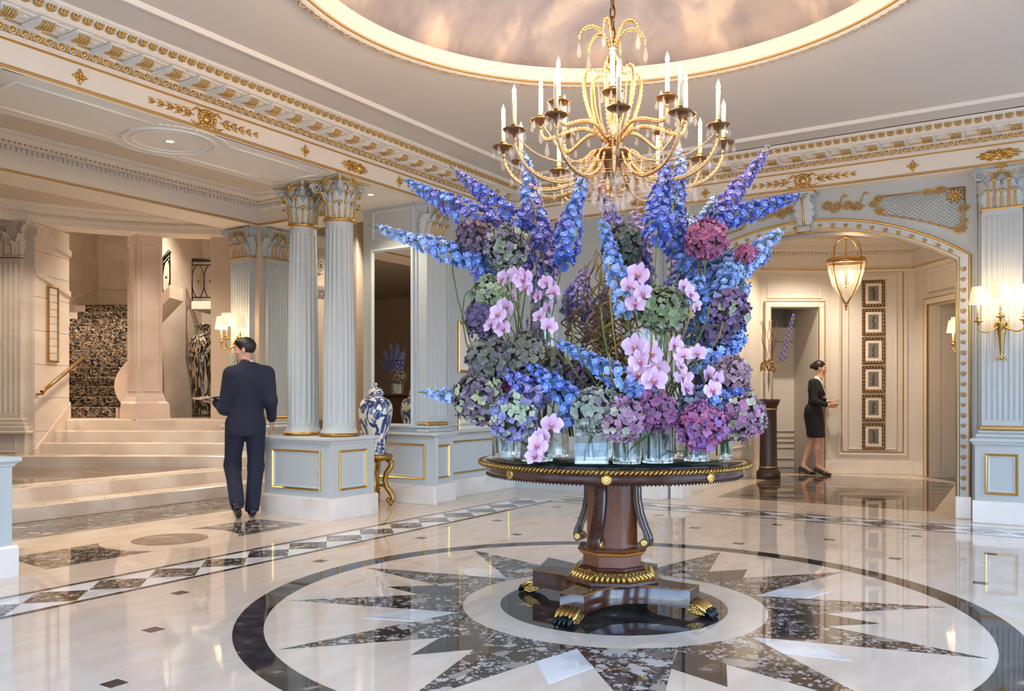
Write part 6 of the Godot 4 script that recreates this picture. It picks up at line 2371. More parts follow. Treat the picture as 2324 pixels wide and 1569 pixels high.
func dot(st: SurfaceTool, at: Vector3, r: float, c: Color) -> void:
	for k in 5:
		for q in [at + Vector3(0, r * 0.9, 0), at + Vector3(r * cos(TAU * (k + 1) / 5), 0, r * sin(TAU * (k + 1) / 5)), at + Vector3(r * cos(TAU * k / 5), 0, r * sin(TAU * k / 5))]:
			st.set_color(c)
			st.add_vertex(q)

func delphinium_floret(c0: Color, c1: Color, eye: Color, seed_: int) -> ArrayMesh:
	var st := mb()
	smooth(st)
	var r := RandomNumberGenerator.new()
	r.seed = seed_
	for k in 5:
		petal(st, 0.033 * r.randf_range(0.85, 1.12), 0.033, 0.002 + r.randf() * 0.012, TAU * k / 5 + r.randf_range(-0.1, 0.1), c0, c1, r.randf_range(-0.010, 0.012))
	for k in 5:
		petal(st, 0.022 * r.randf_range(0.85, 1.1), 0.022, 0.014 + r.randf() * 0.006, TAU * (k + 0.5) / 5 + r.randf_range(-0.15, 0.15), c0.lerp(c1, 0.5), c1.lerp(Color(0.72, 0.74, 0.92), 0.25), r.randf_range(-0.006, 0.006))
	smooth(st)
	dot(st, Vector3(0, 0.006, 0), 0.0055, eye)
	return done(st)

func hydrangea_floret(c0: Color, c1: Color, seed_: int) -> ArrayMesh:
	var st := mb()
	smooth(st)
	var r := RandomNumberGenerator.new()
	r.seed = seed_
	for k in 4:
		petal(st, 0.023 * r.randf_range(0.9, 1.15), 0.026, 0.003 + r.randf() * 0.010, TAU * k / 4 + r.randf_range(-0.12, 0.12), c0, c1, r.randf_range(-0.006, 0.010), 0.02)
	smooth(st)
	dot(st, Vector3(0, 0.001, 0), 0.0022, c0.lerp(Color(0.5, 0.5, 0.35), 0.5))
	return done(st)

func orchid_blossom(seed_: int) -> ArrayMesh:
	# faces +y; petals r about 1
	var st := mb()
	var r := RandomNumberGenerator.new()
	r.seed = seed_
	var pale := lin(224, 172, 208)
	var edge := lin(240, 206, 228)
	var deep := lin(204, 136, 184)
	smooth(st)
	for a in [PI / 2, PI * 1.22, PI * 1.78]:
		petal(st, 0.98, 0.62, 0.10 + 0.08 * r.randf(), a, deep.lerp(pale, 0.6), edge, 0.05)
	smooth(st)
	for a in [0.12, PI - 0.12]:
		petal(st, 1.02, 1.12, 0.18 + 0.1 * r.randf(), a, deep.lerp(pale, 0.5), edge, -0.10)
	smooth(st)
	petal(st, 0.42, 0.34, 0.26, PI * 1.5, lin(178, 74, 128), lin(214, 120, 160), 0.12)
	petal(st, 0.26, 0.22, 0.30, PI * 1.25, lin(178, 74, 128), lin(222, 150, 180), 0.1)
	petal(st, 0.26, 0.22, 0.30, PI * 1.75, lin(178, 74, 128), lin(222, 150, 180), 0.1)
	dot(st, Vector3(0, 0.08, 0.02), 0.12, lin(236, 196, 120))
	return done(st)

func leaf_cloth(called: String, rough := 0.65, back := 0.25) -> StandardMaterial3D:
	var m := mat(called, Color.WHITE, rough)
	m.vertex_color_use_as_albedo = true
	m.backlight_enabled = false
	m.backlight = Color(back, back, back)
	return m

func facing(n: Vector3, spin: float) -> Basis:
	n = n.normalized()
	var x := n.cross(Vector3(0.31, 0.77, 0.55)).normalized()
	return Basis(x, n, x.cross(n)) * Basis(Vector3.UP, spin)

func build_flowers() -> void:
	var r := RandomNumberGenerator.new()
	r.seed = 21
	var pet := leaf_cloth("petal")
	# vases with water
	for k in VASES.size():
		var q: Array = VASES[k]
		var t := thing("glass_vase", q[3], "vase", q[0], 0.0, "glass vases on the centre table")
		var rad: float = q[1]
		var h: float = q[2]
		var st := mb()
		var w := 0.004
		if k == 2:
			var hw := rad * 0.92
			var tb := Transform3D(Basis(Vector3.UP, 0.5), Vector3.ZERO)
			for s in 4:
				var b := Basis(Vector3.UP, TAU * s / 4)
				box(st, Vector3(-hw, 0.0, hw - 0.006), Vector3(hw - 0.0061, h, hw), 0.001, tb * Transform3D(b, Vector3.ZERO))
			box(st, Vector3(-hw + 0.0061, 0.0, -hw + 0.0061), Vector3(hw - 0.0061, 0.012, hw - 0.0061), 0.001, tb)
			part(t, "glass", st, M.clear_glass)
			st = mb()
			box(st, Vector3(-hw + 0.0065, 0.0125, -hw + 0.0065), Vector3(hw - 0.0065, h * 0.8, hw - 0.0065), 0.0, tb)
			part(t, "water", st, M.water)
			continue
		lathe_sharp(st, [Vector2(0, 0), Vector2(rad, 0), Vector2(rad, h), Vector2(rad - w, h), Vector2(rad - w, 0.012), Vector2(0, 0.012)], 40)
		part(t, "glass", st, M.clear_glass)
		st = mb()
		var wl := h * 0.72 if h < 0.4 else 0.26
		lathe_sharp(st, [Vector2(0, 0.0125), Vector2(rad - w - 0.0006, 0.0125), Vector2(rad - w - 0.0006, wl), Vector2(0, wl)], 40)
		part(t, "water", st, M.water)
	# delphiniums
	var tint := [[lin(68, 88, 176), lin(98, 130, 220)], [lin(96, 128, 202), lin(136, 174, 234)], [lin(136, 166, 222), lin(188, 212, 246)], [lin(96, 92, 176), lin(130, 132, 216)], [lin(146, 126, 190), lin(192, 176, 226)]]
	var florets := []
	for k in 5:
		var set_ := []
		for j in 3:
			set_.append(delphinium_floret(tint[k][0], tint[k][1].lerp(lin(176, 158, 214) if j == 2 else tint[k][0], 0.0 if j == 0 else 0.3), lin(228, 226, 236), 50 + k * 5 + j))
		florets.append(set_)
	var st := mb()
	ball(st, Vector3.ZERO, Vector3(0.006, 0.011, 0.006), 6, 5)
	var bud := done(st)
	var budm := [mat("green_bud", c8(128, 148, 96), 0.6), mat("blue_bud", c8(112, 132, 190), 0.6)]
	for q in SPIKES:
		var tip: Vector3 = q[0]
		var base: Vector3 = q[1]
		var t := thing("delphinium", q[4], "flower", base, 0.0, "delphinium spikes in the bouquet")
		var ax := tip - base
		var len_ := ax.length()
		var dir := ax / len_
		var wid: float = q[2]
		# stem from the vase up to the tip, gently bent
		var foot: Vector3 = VASES[0][0]
		for v in VASES:
			if Vector2(v[0].x - base.x, v[0].z - base.z).length() < Vector2(foot.x - base.x, foot.z - base.z).length():
				foot = v[0]
		foot += Vector3(r.randf_range(-0.03, 0.03), 0.03, r.randf_range(-0.03, 0.03))
		st = mb()
		var bend := base - dir * minf(0.3, (base - foot).length() * 0.4)
		var path := []
		for k in 9:
			path.append((foot - base).bezier_interpolate(foot - base + Vector3(0, 0.15, 0), bend - base, Vector3.ZERO, k / 8.0))
		var side := dir.cross(Vector3.UP).normalized()
		for k in range(1, 7):
			path.append(ax * (k / 6.0) + side * 0.012 * sin(k * 1.7))
		tube(st, path, 0.004, 5)
		part(t, "stem", st, M.stem_green)
		var n := mini(int(len_ / 0.0095 * clampf(wid / 0.07, 0.6, 1.3)), 110)
		var u := dir.cross(Vector3(0.2, 1, 0.3) if absf(dir.y) < 0.9 else Vector3.RIGHT).normalized()
		var w := dir.cross(u)
		for k in n:
			var s := float(k) / n
			var a := k * 2.39996 + r.randf_range(-0.3, 0.3)
			var rr := wid * (0.62 + 0.25 * sin(PI * minf(1.0, s * 1.6))) * (1.0 - 0.72 * pow(s, 2.2)) * r.randf_range(0.75, 1.1)
			var out := u * cos(a) + w * sin(a)
			var p := ax * (s * 0.96) + out * rr + side * 0.012 * sin(s * 10.2)
			var sc := (1.0 - 0.55 * pow(s, 2.5)) * r.randf_range(0.85, 1.12)
			var face := facing(out + dir * r.randf_range(0.0, 0.55) + Vector3(0, 0.15, 0), r.randf() * TAU)
			if s > 0.93 and r.randf() < 0.8:
				inst(t, "bud", bud, budm[0] if q[3] in ["01", "22", "34"] else budm[1], Transform3D(face.scaled(Vector3.ONE * 0.9), p))
				continue
			var ci := int(q[3][0]) if r.randf() > s * 1.1 else int(q[3][1])
			inst(t, "floret", florets[ci][r.randi() % 3], pet, Transform3D(face.scaled(Vector3.ONE * sc), p))
	# hydrangeas
	var pal := [
		[[86, 52, 92], [108, 70, 110], [70, 44, 70], [126, 100, 118]], [[150, 156, 128], [132, 110, 136], [168, 170, 146], [104, 96, 104]], [[128, 142, 92], [158, 168, 118], [104, 118, 76], [146, 140, 122]], [[76, 44, 100], [92, 54, 116], [64, 38, 78], [104, 76, 112]],
		[[104, 98, 74], [124, 116, 90], [92, 78, 92], [118, 104, 112]], [[106, 74, 104], [164, 168, 120], [88, 60, 84], [136, 112, 138]], [[134, 130, 186], [168, 180, 146], [112, 104, 160], [186, 190, 160]], [[146, 152, 136], [122, 128, 118], [172, 174, 156], [110, 98, 116]],
		[[170, 112, 150], [192, 148, 176], [146, 104, 142], [186, 176, 160]], [[142, 62, 126], [168, 82, 146], [116, 54, 108], [150, 96, 156]], [[110, 118, 164], [128, 136, 168], [92, 92, 130], [146, 150, 160]], [[168, 62, 122], [146, 84, 160], [180, 88, 150], [126, 60, 110]],
		[[150, 104, 136], [184, 182, 152], [192, 112, 158], [120, 84, 112]], [[166, 116, 136], [188, 146, 158], [138, 94, 116], [196, 184, 170]], [[110, 66, 124], [132, 92, 146], [150, 156, 128], [90, 58, 98]], [[84, 98, 92], [66, 82, 78], [98, 110, 116], [90, 86, 106]], [[156, 46, 104], [178, 72, 128], [130, 42, 92], [188, 110, 150]]]
	var hflor := []
	for k in pal.size():
		var set_ := []
		for j in 4:
			var c: Array = pal[k][j]
			var base := lin(c[0], c[1], c[2]).lerp(lin(150, 146, 138), 0.22)
			set_.append(hydrangea_floret(base * 0.95, base * 1.3, 300 + k * 7 + j))
		hflor.append(set_)
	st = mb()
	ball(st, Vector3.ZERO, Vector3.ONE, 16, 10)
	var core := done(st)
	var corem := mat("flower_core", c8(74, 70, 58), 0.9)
	var hn := noise(77, 1.0, 2)
	for q in HEADS:
		var c: Vector3 = q[0]
		var rad: float = q[1]
		var t := thing("hydrangea", "%s hydrangea head in the bouquet" % q[3], "flower", c, 0.0, "hydrangea heads in the bouquet")
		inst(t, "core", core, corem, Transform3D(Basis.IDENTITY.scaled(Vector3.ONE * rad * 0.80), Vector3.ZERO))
		var n := int(230.0 * rad * rad / 0.0169)
		for k in n:
			var y := 1.0 - 2.0 * (k + 0.5) / n
			var a := k * 2.39996
			var d := Vector3(cos(a) * sqrt(1 - y * y), y, sin(a) * sqrt(1 - y * y))
			d = (d + Vector3(r.randf_range(-0.1, 0.1), r.randf_range(-0.1, 0.1), r.randf_range(-0.1, 0.1))).normalized()
			var g := hn.get_noise_3dv((c + d * rad) * 18.0) + r.randf_range(-0.28, 0.28)
			var ci := 0 if g < -0.1 else (1 if g < 0.12 else (2 if g < 0.32 else 3))
			inst(t, "floret", hflor[q[2]][ci], pet, Transform3D(facing(d + Vector3(r.randf_range(-0.55, 0.55), r.randf_range(-0.4, 0.5), r.randf_range(-0.55, 0.55)), r.randf() * TAU).scaled(Vector3.ONE * r.randf_range(0.75, 1.15)), d * rad * (1.0 + 0.22 * hn.get_noise_3dv((c + d * rad) * 11.0 + Vector3(40, 0, 0))) * r.randf_range(0.86, 1.03)))
		# stem into the nearest vase
		var foot: Vector3 = VASES[0][0]
		for v in VASES:
			if Vector2(v[0].x - c.x, v[0].z - c.z).length() < Vector2(foot.x - c.x, foot.z - c.z).length():
				foot = v[0]
		var d: Vector3 = foot + Vector3(r.randf_range(-0.05, 0.05), 0.02, r.randf_range(-0.05, 0.05)) - c
		st = mb()
		var path := []
		for k in 9:
			path.append(Vector3(0, -rad * 0.5, 0).bezier_interpolate(Vector3(0, -rad * 1.3, 0) + d * 0.1, Vector3(d.x * 0.9, d.y * 0.6, d.z * 0.9), d, k / 8.0))
		tube(st, path, 0.0055, 6)
		part(t, "stem", st, M.stem_green)
	# orchids
	var blossoms := []
	for k in 4:
		blossoms.append(orchid_blossom(600 + k))
	var orc := leaf_cloth("orchid_petal", 0.6, 0.15)
	var eye := Vector3(2.15, 1.22, 4.475)
	for q in ORCHIDS:
		var pts: Array = q[2]
		var t := thing("orchid_spray", q[0], "flower", pts[0], 0.0, "pink orchid sprays in the bouquet")
		st = mb()
		var back: Vector3 = (Vector3(0, 1.2, 0) - pts[0]).normalized() * 0.03
		back.y = 0.0
		var path := [Vector3(0, 0.06, 0) + back * 3.0]
		for p in pts:
			path.append(p - pts[0] + back)
		var sm := []
		var cv := Curve3D.new()
		for k in path.size():
			var tg: Vector3 = (path[mini(k + 1, path.size() - 1)] - path[maxi(k - 1, 0)]) * 0.2
			cv.add_point(path[k], -tg, tg)
		for k in 25:
			sm.append(cv.sample_baked(cv.get_baked_length() * k / 24.0))
		tube(st, sm, 0.003, 5)
		part(t, "stem", st, M.stem_green)
		for k in pts.size():
			var p: Vector3 = pts[k] - pts[0]
			# every blossom opens outwards from the bunch, some up, some down
			var o: Vector3 = pts[k] - Vector3(0, pts[k].y, 0)
			var n := (o.normalized() + Vector3(r.randf_range(-0.8, 0.8), r.randf_range(-0.5, 0.6), r.randf_range(-0.8, 0.8)) + Vector3(0.2, 0, 0.4)).normalized()
			var x := Vector3.UP.cross(n).normalized()
			var b := Basis(x, n, x.cross(n)) * Basis(Vector3.UP, r.randf_range(-0.5, 0.5))
			inst(t, "blossom", blossoms[k % 4], orc, Transform3D(b.scaled(Vector3.ONE * q[1] * r.randf_range(0.92, 1.15)), p))
	# curly willow tangle in the middle
	var tw := thing("willow_bunch", "tangled bunch of curly brown willow twigs in the middle of the bouquet", "twigs", Vector3(0, 1.0, 0))
	for k in 56:
		st = mb()
		var p := Vector3(r.randf_range(-0.22, 0.20), r.randf_range(0.0, 0.55), r.randf_range(-0.15, 0.28))
		var v := Vector3(r.randf_range(-0.3, 0.3), 1.0, r.randf_range(-0.3, 0.3)).normalized()
		var path := []
		var ph := r.randf() * TAU
		for j in 40:
			path.append(p)
			var wob := Vector3(sin(j * 0.62 + ph), 0.35 * sin(j * 0.9 + ph * 2.0), cos(j * 0.55 + ph * 1.3))
			v = (v + wob * 0.55 + Vector3(0, 0.06, 0) - Vector3(p.x, 0, p.z - 0.1) * 0.5).normalized()
			p += v * 0.028
		var rad := []
		for j in 40:
			rad.append(0.006 * (1.0 - 0.016 * j))
		tube(st, path, rad, 5)
		part(tw, "twig", st, M.twig if k % 3 else M.twig_gold)
	# thin leaves of the delphiniums and loose stems
	for k in 26:
		var a := r.randf() * TAU
		st = mb()
		var p0 := Vector3(0.25 * cos(a), 0.98, 0.25 * sin(a))
		var p1 := p0 + Vector3(0.42 * cos(a + 0.4), r.randf_range(0.35, 0.85), 0.42 * sin(a + 0.4))
		tube(st, bow(p0, p0 + Vector3(0, 0.3, 0), p1 - Vector3(0, 0.2, 0), p1, 8), 0.0045, 5)
		part(tw, "loose_stem", st, M.stem_green if k % 3 else M.twig_gold, Transform3D(Basis.IDENTITY, Vector3(0, -1.0, 0)))

const SPIKES := [
	[Vector3(-1.172, 2.206, 0.804), Vector3(-0.535, 1.961, 0.518), 0.066, "12", "long light blue delphinium reaching furthest left"],
	[Vector3(-1.071, 2.492, 0.622), Vector3(-0.548, 2.181, 0.408), 0.085, "31", "violet-blue delphinium pointing up to the left"],
	[Vector3(-0.859, 2.583, 0.428), Vector3(-0.435, 2.191, 0.276), 0.068, "03", "blue delphinium leaning left below the cornice"],
	[Vector3(-0.503, 2.709, 0.201), Vector3(-0.342, 2.084, 0.241), 0.073, "31", "tall blue delphinium in front of the left candles"],
	[Vector3(-0.079, 2.539, 0.192), Vector3(-0.141, 1.950, 0.350), 0.075, "01", "bright blue delphinium standing left of the middle"],
	[Vector3(-0.212, 2.564, -0.162), Vector3(0.028, 2.061, -0.196), 0.062, "34", "thin lilac delphinium behind the middle of the bunch"],
	[Vector3(0.314, 2.585, -0.022), Vector3(0.315, 2.080, 0.096), 0.089, "00", "thick deep blue delphinium right under the chandelier"],
	[Vector3(0.329, 2.699, -0.233), Vector3(0.323, 2.036, -0.111), 0.077, "01", "deep blue delphinium with a green tip"],
	[Vector3(0.521, 2.417, -0.332), Vector3(0.366, 1.972, -0.138), 0.071, "12", "pale blue delphinium leaning right of the deep blue ones"],
	[Vector3(0.772, 2.707, -0.551), Vector3(0.495, 2.181, -0.255), 0.064, "33", "violet delphinium pointing highest to the right"],
	[Vector3(0.990, 2.378, -0.512), Vector3(0.550, 2.209, -0.231), 0.061, "00", "deep blue delphinium reaching furthest right"],
	[Vector3(0.878, 2.183, -0.440), Vector3(0.575, 1.868, -0.248), 0.096, "22", "pale blue delphinium below the right-hand deep blue one"],
	[Vector3(0.772, 2.066, -0.610), Vector3(0.439, 1.862, -0.338), 0.091, "23", "white-blue delphinium behind the pale one on the right"],
	[Vector3(0.712, 1.978, -0.216), Vector3(0.504, 1.657, -0.084), 0.086, "12", "mid blue delphinium inside the right half"],
	[Vector3(0.065, 2.233, 0.291), Vector3(0.196, 1.660, 0.231), 0.063, "21", "blue delphinium leaning over the curly twigs"],
	[Vector3(-0.125, 1.534, 0.530), Vector3(0.384, 1.225, 0.348), 0.066, "21", "light-tipped blue delphinium lying across the front"],
	[Vector3(-0.369, 1.383, 0.708), Vector3(-0.115, 1.185, 0.571), 0.068, "43", "violet-blue delphinium lying at the lower left"],
	[Vector3(-0.209, 1.412, 0.666), Vector3(0.052, 1.178, 0.535), 0.063, "10", "bright blue delphinium beside the lower left one"],
	[Vector3(-0.862, 1.237, 0.725), Vector3(-0.622, 1.200, 0.632), 0.042, "32", "short blue delphinium sticking out at the lower left"],
	[Vector3(0.823, 1.248, -0.026), Vector3(0.591, 1.185, 0.157), 0.061, "10", "bright blue delphinium lying at the lower right"],
	[Vector3(0.748, 1.555, -0.180), Vector3(0.508, 1.382, 0.032), 0.068, "21", "light blue delphinium at the right above the pink hydrangea"],
	[Vector3(0.076, 1.485, -0.404), Vector3(0.026, 2.123, -0.253), 0.081, "34", "lilac delphinium deep inside the bunch"],
	[Vector3(-0.429, 2.132, -0.024), Vector3(-0.424, 1.769, 0.092), 0.080, "43", "lilac-purple delphinium behind the left orchids"],
	[Vector3(-0.292, 2.039, -0.229), Vector3(-0.291, 1.694, -0.052), 0.095, "34", "purple-blue delphinium at the back of the twigs"],
	[Vector3(-0.510, 1.944, 0.443), Vector3(-0.616, 1.868, 0.510), 0.076, "33", "dark violet delphinium between the left hydrangeas"],
	[Vector3(0.387, 2.123, -0.483), Vector3(0.244, 1.790, -0.274), 0.080, "31", "blue delphinium behind the magenta hydrangea"],
	[Vector3(0.559, 1.747, -0.297), Vector3(0.405, 1.540, -0.139), 0.076, "12", "mid blue delphinium above the cascade of orchids"],
	[Vector3(-0.037, 2.397, -0.392), Vector3(0.028, 2.023, -0.314), 0.082, "44", "pale lilac delphinium under the chandelier"],
	[Vector3(-0.007, 1.016, 0.597), Vector3(0.013, 1.143, 0.560), 0.046, "10", "blue delphinium hanging to the glass at the front left"],
	[Vector3(-0.362, 2.386, -0.126), Vector3(-0.427, 1.962, 0.034), 0.081, "43", "pale purple delphinium behind the bright blue one on the left"],
	[Vector3(-0.483, 2.230, 0.070), Vector3(-0.476, 1.869, 0.184), 0.085, "34", "lilac delphinium behind the left-hand hydrangea pair"],
	[Vector3(0.022, 2.315, -0.429), Vector3(0.028, 1.888, -0.314), 0.087, "44", "faint lilac delphinium left of the thick deep blue one"],
	[Vector3(0.272, 2.386, -0.529), Vector3(0.252, 1.935, -0.397), 0.081, "42", "pale lilac-blue delphinium at the back right of the middle"],
	[Vector3(-0.143, 1.922, -0.265), Vector3(-0.212, 1.560, -0.103), 0.087, "43", "purple delphinium low behind the curly twigs"],
	[Vector3(-0.442, 1.922, -0.075), Vector3(-0.506, 1.520, 0.084), 0.081, "43", "purple delphinium behind the tall left vase"],
	[Vector3(0.714, 1.868, -0.336), Vector3(0.497, 1.552, -0.174), 0.091, "21", "sky blue delphinium at the right edge of the bunch"],
	[Vector3(0.588, 2.096, -0.433), Vector3(0.380, 1.817, -0.242), 0.091, "13", "blue-violet delphinium right of the magenta hydrangea"],
	[Vector3(0.770, 2.135, -0.466), Vector3(0.527, 1.913, -0.276), 0.084, "22", "whitish blue delphinium beside the small crimson hydrangea"],
	[Vector3(0.552, 1.897, -0.055), Vector3(0.398, 1.689, 0.043), 0.073, "21", "blue delphinium between the orchids on the right"],
	[Vector3(-0.446, 1.994, 0.402), Vector3(-0.659, 2.070, 0.537), 0.081, "34", "violet delphinium between the two upper left hydrangeas"],
	[Vector3(0.712, 1.855, -0.216), Vector3(0.629, 1.460, -0.163), 0.074, "21", "light blue delphinium hanging down the right side"],
]
const HEADS := [
	[Vector3(-0.612, 2.100, 0.508), 0.116, 0, "deep purple"],
	[Vector3(-0.413, 2.047, 0.500), 0.116, 1, "sage green and mauve"],
	[Vector3(-0.437, 1.774, 0.633), 0.097, 2, "olive green"],
	[Vector3(-0.472, 1.645, 0.632), 0.104, 3, "dark violet"],
	[Vector3(-0.409, 1.416, 0.674), 0.120, 4, "brown-green"],
	[Vector3(-0.231, 1.450, 0.597), 0.109, 4, "dusky olive and violet"],
	[Vector3(-0.423, 1.201, 0.767), 0.132, 5, "plum and lime"],
	[Vector3(-0.221, 1.109, 0.733), 0.118, 6, "lavender and pale green"],
	[Vector3(0.162, 1.140, 0.548), 0.117, 7, "grey-green"],
	[Vector3(0.309, 1.096, 0.514), 0.109, 8, "pink-mauve"],
	[Vector3(0.444, 1.134, 0.405), 0.098, 9, "purple-magenta"],
	[Vector3(0.570, 1.154, 0.135), 0.099, 10, "steel blue"],
	[Vector3(0.647, 1.059, 0.299), 0.118, 11, "magenta and violet"],
	[Vector3(0.780, 1.108, 0.037), 0.115, 12, "mauve with a pink foot"],
	[Vector3(0.711, 1.327, -0.002), 0.095, 13, "dusty pink"],
	[Vector3(0.649, 1.689, -0.117), 0.112, 14, "purple and green"],
	[Vector3(0.365, 1.689, 0.123), 0.126, 2, "fresh green"],
	[Vector3(0.054, 2.100, -0.035), 0.113, 15, "dark blue-green"],
	[Vector3(0.538, 2.086, -0.081), 0.108, 16, "crimson-magenta"],
	[Vector3(0.710, 2.014, -0.239), 0.050, 16, "small crimson"],
	[Vector3(0.577, 1.546, -0.130), 0.104, 3, "deep plum"],
	[Vector3(-0.226, 1.385, 0.380), 0.109, 4, "violet-brown"],
	[Vector3(0.469, 1.288, -0.180), 0.111, 3, "dark plum"],
	[Vector3(0.129, 1.288, 0.037), 0.126, 4, "shaded olive"],
	[Vector3(-0.124, 1.287, 0.257), 0.110, 0, "dark mauve"],
	[Vector3(-0.455, 1.262, 0.526), 0.109, 16, "dark wine-red"],
]
const ORCHIDS := [
	["pink orchid spray at the upper left", 0.057, [Vector3(-0.321, 1.847, 0.678), Vector3(-0.250, 1.861, 0.657), Vector3(-0.194, 1.799, 0.645), Vector3(-0.265, 1.762, 0.642), Vector3(-0.294, 1.696, 0.685), Vector3(-0.319, 1.654, 0.724), Vector3(-0.375, 1.603, 0.712), Vector3(-0.310, 1.578, 0.695), Vector3(-0.208, 1.841, 0.654)]],
	["pink orchid spray beside the tall left vase", 0.047, [Vector3(-0.139, 1.831, 0.539), Vector3(-0.093, 1.776, 0.533), Vector3(-0.151, 1.750, 0.594), Vector3(-0.123, 1.700, 0.528), Vector3(-0.153, 1.643, 0.571), Vector3(-0.103, 1.594, 0.563)]],
	["pale pink orchid spray right of the twigs", 0.061, [Vector3(0.294, 1.871, 0.287), Vector3(0.258, 1.806, 0.333), Vector3(0.326, 1.766, 0.314), Vector3(0.274, 1.710, 0.300)]],
	["pink orchid spray beside the green hydrangea", 0.047, [Vector3(0.498, 1.809, 0.157), Vector3(0.537, 1.759, 0.156), Vector3(0.568, 1.694, 0.160)]],
	["large pale pink orchid spray on the right-hand tall vase", 0.069, [Vector3(0.319, 1.479, 0.389), Vector3(0.398, 1.443, 0.363), Vector3(0.351, 1.397, 0.416), Vector3(0.409, 1.370, 0.332), Vector3(0.347, 1.328, 0.395), Vector3(0.417, 1.300, 0.374)]],
	["white-pink orchids cascading in a row on the right", 0.055, [Vector3(0.495, 1.486, 0.278), Vector3(0.534, 1.425, 0.277), Vector3(0.535, 1.369, 0.299), Vector3(0.534, 1.315, 0.253), Vector3(0.549, 1.259, 0.267)]],
	["pale orchids above the bright blue spike at the right", 0.056, [Vector3(0.633, 1.334, 0.166), Vector3(0.682, 1.310, 0.158), Vector3(0.666, 1.250, 0.193), Vector3(0.586, 1.445, 0.196)]],
	["pink orchids hanging over the table edge at the front left", 0.056, [Vector3(-0.002, 1.073, 0.712), Vector3(-0.034, 1.011, 0.756), Vector3(-0.039, 0.967, 0.783), Vector3(-0.071, 0.910, 0.756)]],
]
const VASES := [
	[Vector3(-0.565, 0.856, 0.250), 0.094, 0.278, "glass vase at the left end of the table"],
	[Vector3(-0.248, 0.856, 0.448), 0.091, 0.235, "low glass vase with hanging pink orchids in front"],
	[Vector3(0.077, 0.855, 0.422), 0.097, 0.187, "square glass vase holding crossed green stems"],
	[Vector3(0.249, 0.856, 0.347), 0.075, 0.158, "glass cylinder left of the purple-magenta hydrangea"],
	[Vector3(0.365, 0.856, 0.203), 0.086, 0.214, "glass cylinder under the purple-magenta hydrangea"],
	[Vector3(0.499, 0.856, -0.027), 0.071, 0.174, "glass cylinder under the magenta hydrangea"],
	[Vector3(0.592, 0.856, -0.258), 0.035, 0.143, "narrow glass at the right end of the table"],
	[Vector3(-0.375, 0.856, 0.096), 0.121, 0.958, "tall glass cylinder behind the left orchids"],
	[Vector3(0.218, 0.856, -0.020), 0.136, 0.735, "tall wide glass cylinder behind the large orchids"],
	[Vector3(-0.110, 0.856, 0.010), 0.114, 0.461, "glass cylinder hidden behind the grey-green hydrangea"],
	[Vector3(0.348, 0.856, -0.364), 0.105, 0.620, "tall glass cylinder behind the orchid cascade"],
]

# ------------------------------------------------------------------ furnishings
func porcelain(called: String, ground: Color, ink: Color, seed_: int, fx: float, fy: float, cut: float) -> StandardMaterial3D:
	var m := mat(called, Color.WHITE, 0.12)
	m.metallic_specular = 0.6
	var a := noise(seed_, 1.0, 3)
	m.albedo_texture = painted(512, 512, func(u: float, v: float) -> Color:
		var x := cos(u * TAU) * fx
		var z := sin(u * TAU) * fx
		var y := v * fy
		var w := a.get_noise_3d(x * 0.7, y * 0.7, z * 0.7 + 9.0) * 1.6
		var s := sin(9.0 * a.get_noise_3d(x + w, y, z - w))
		var f := a.get_noise_3d(x * 2.4, y * 2.4, z * 2.4 + 30.0)
		var k := s * 0.75 + f * 0.9
		if v < 0.07 or v > 0.95:
			k = 0.6 * sin(u * TAU * 18.0) + 0.3
		var t := smoothstep(cut - 0.06, cut + 0.06, k)
		return ground.lerp(ink.lerp(ink.lightened(0.45), clampf(f * 1.4 + 0.2, 0, 1)), t))
	return m

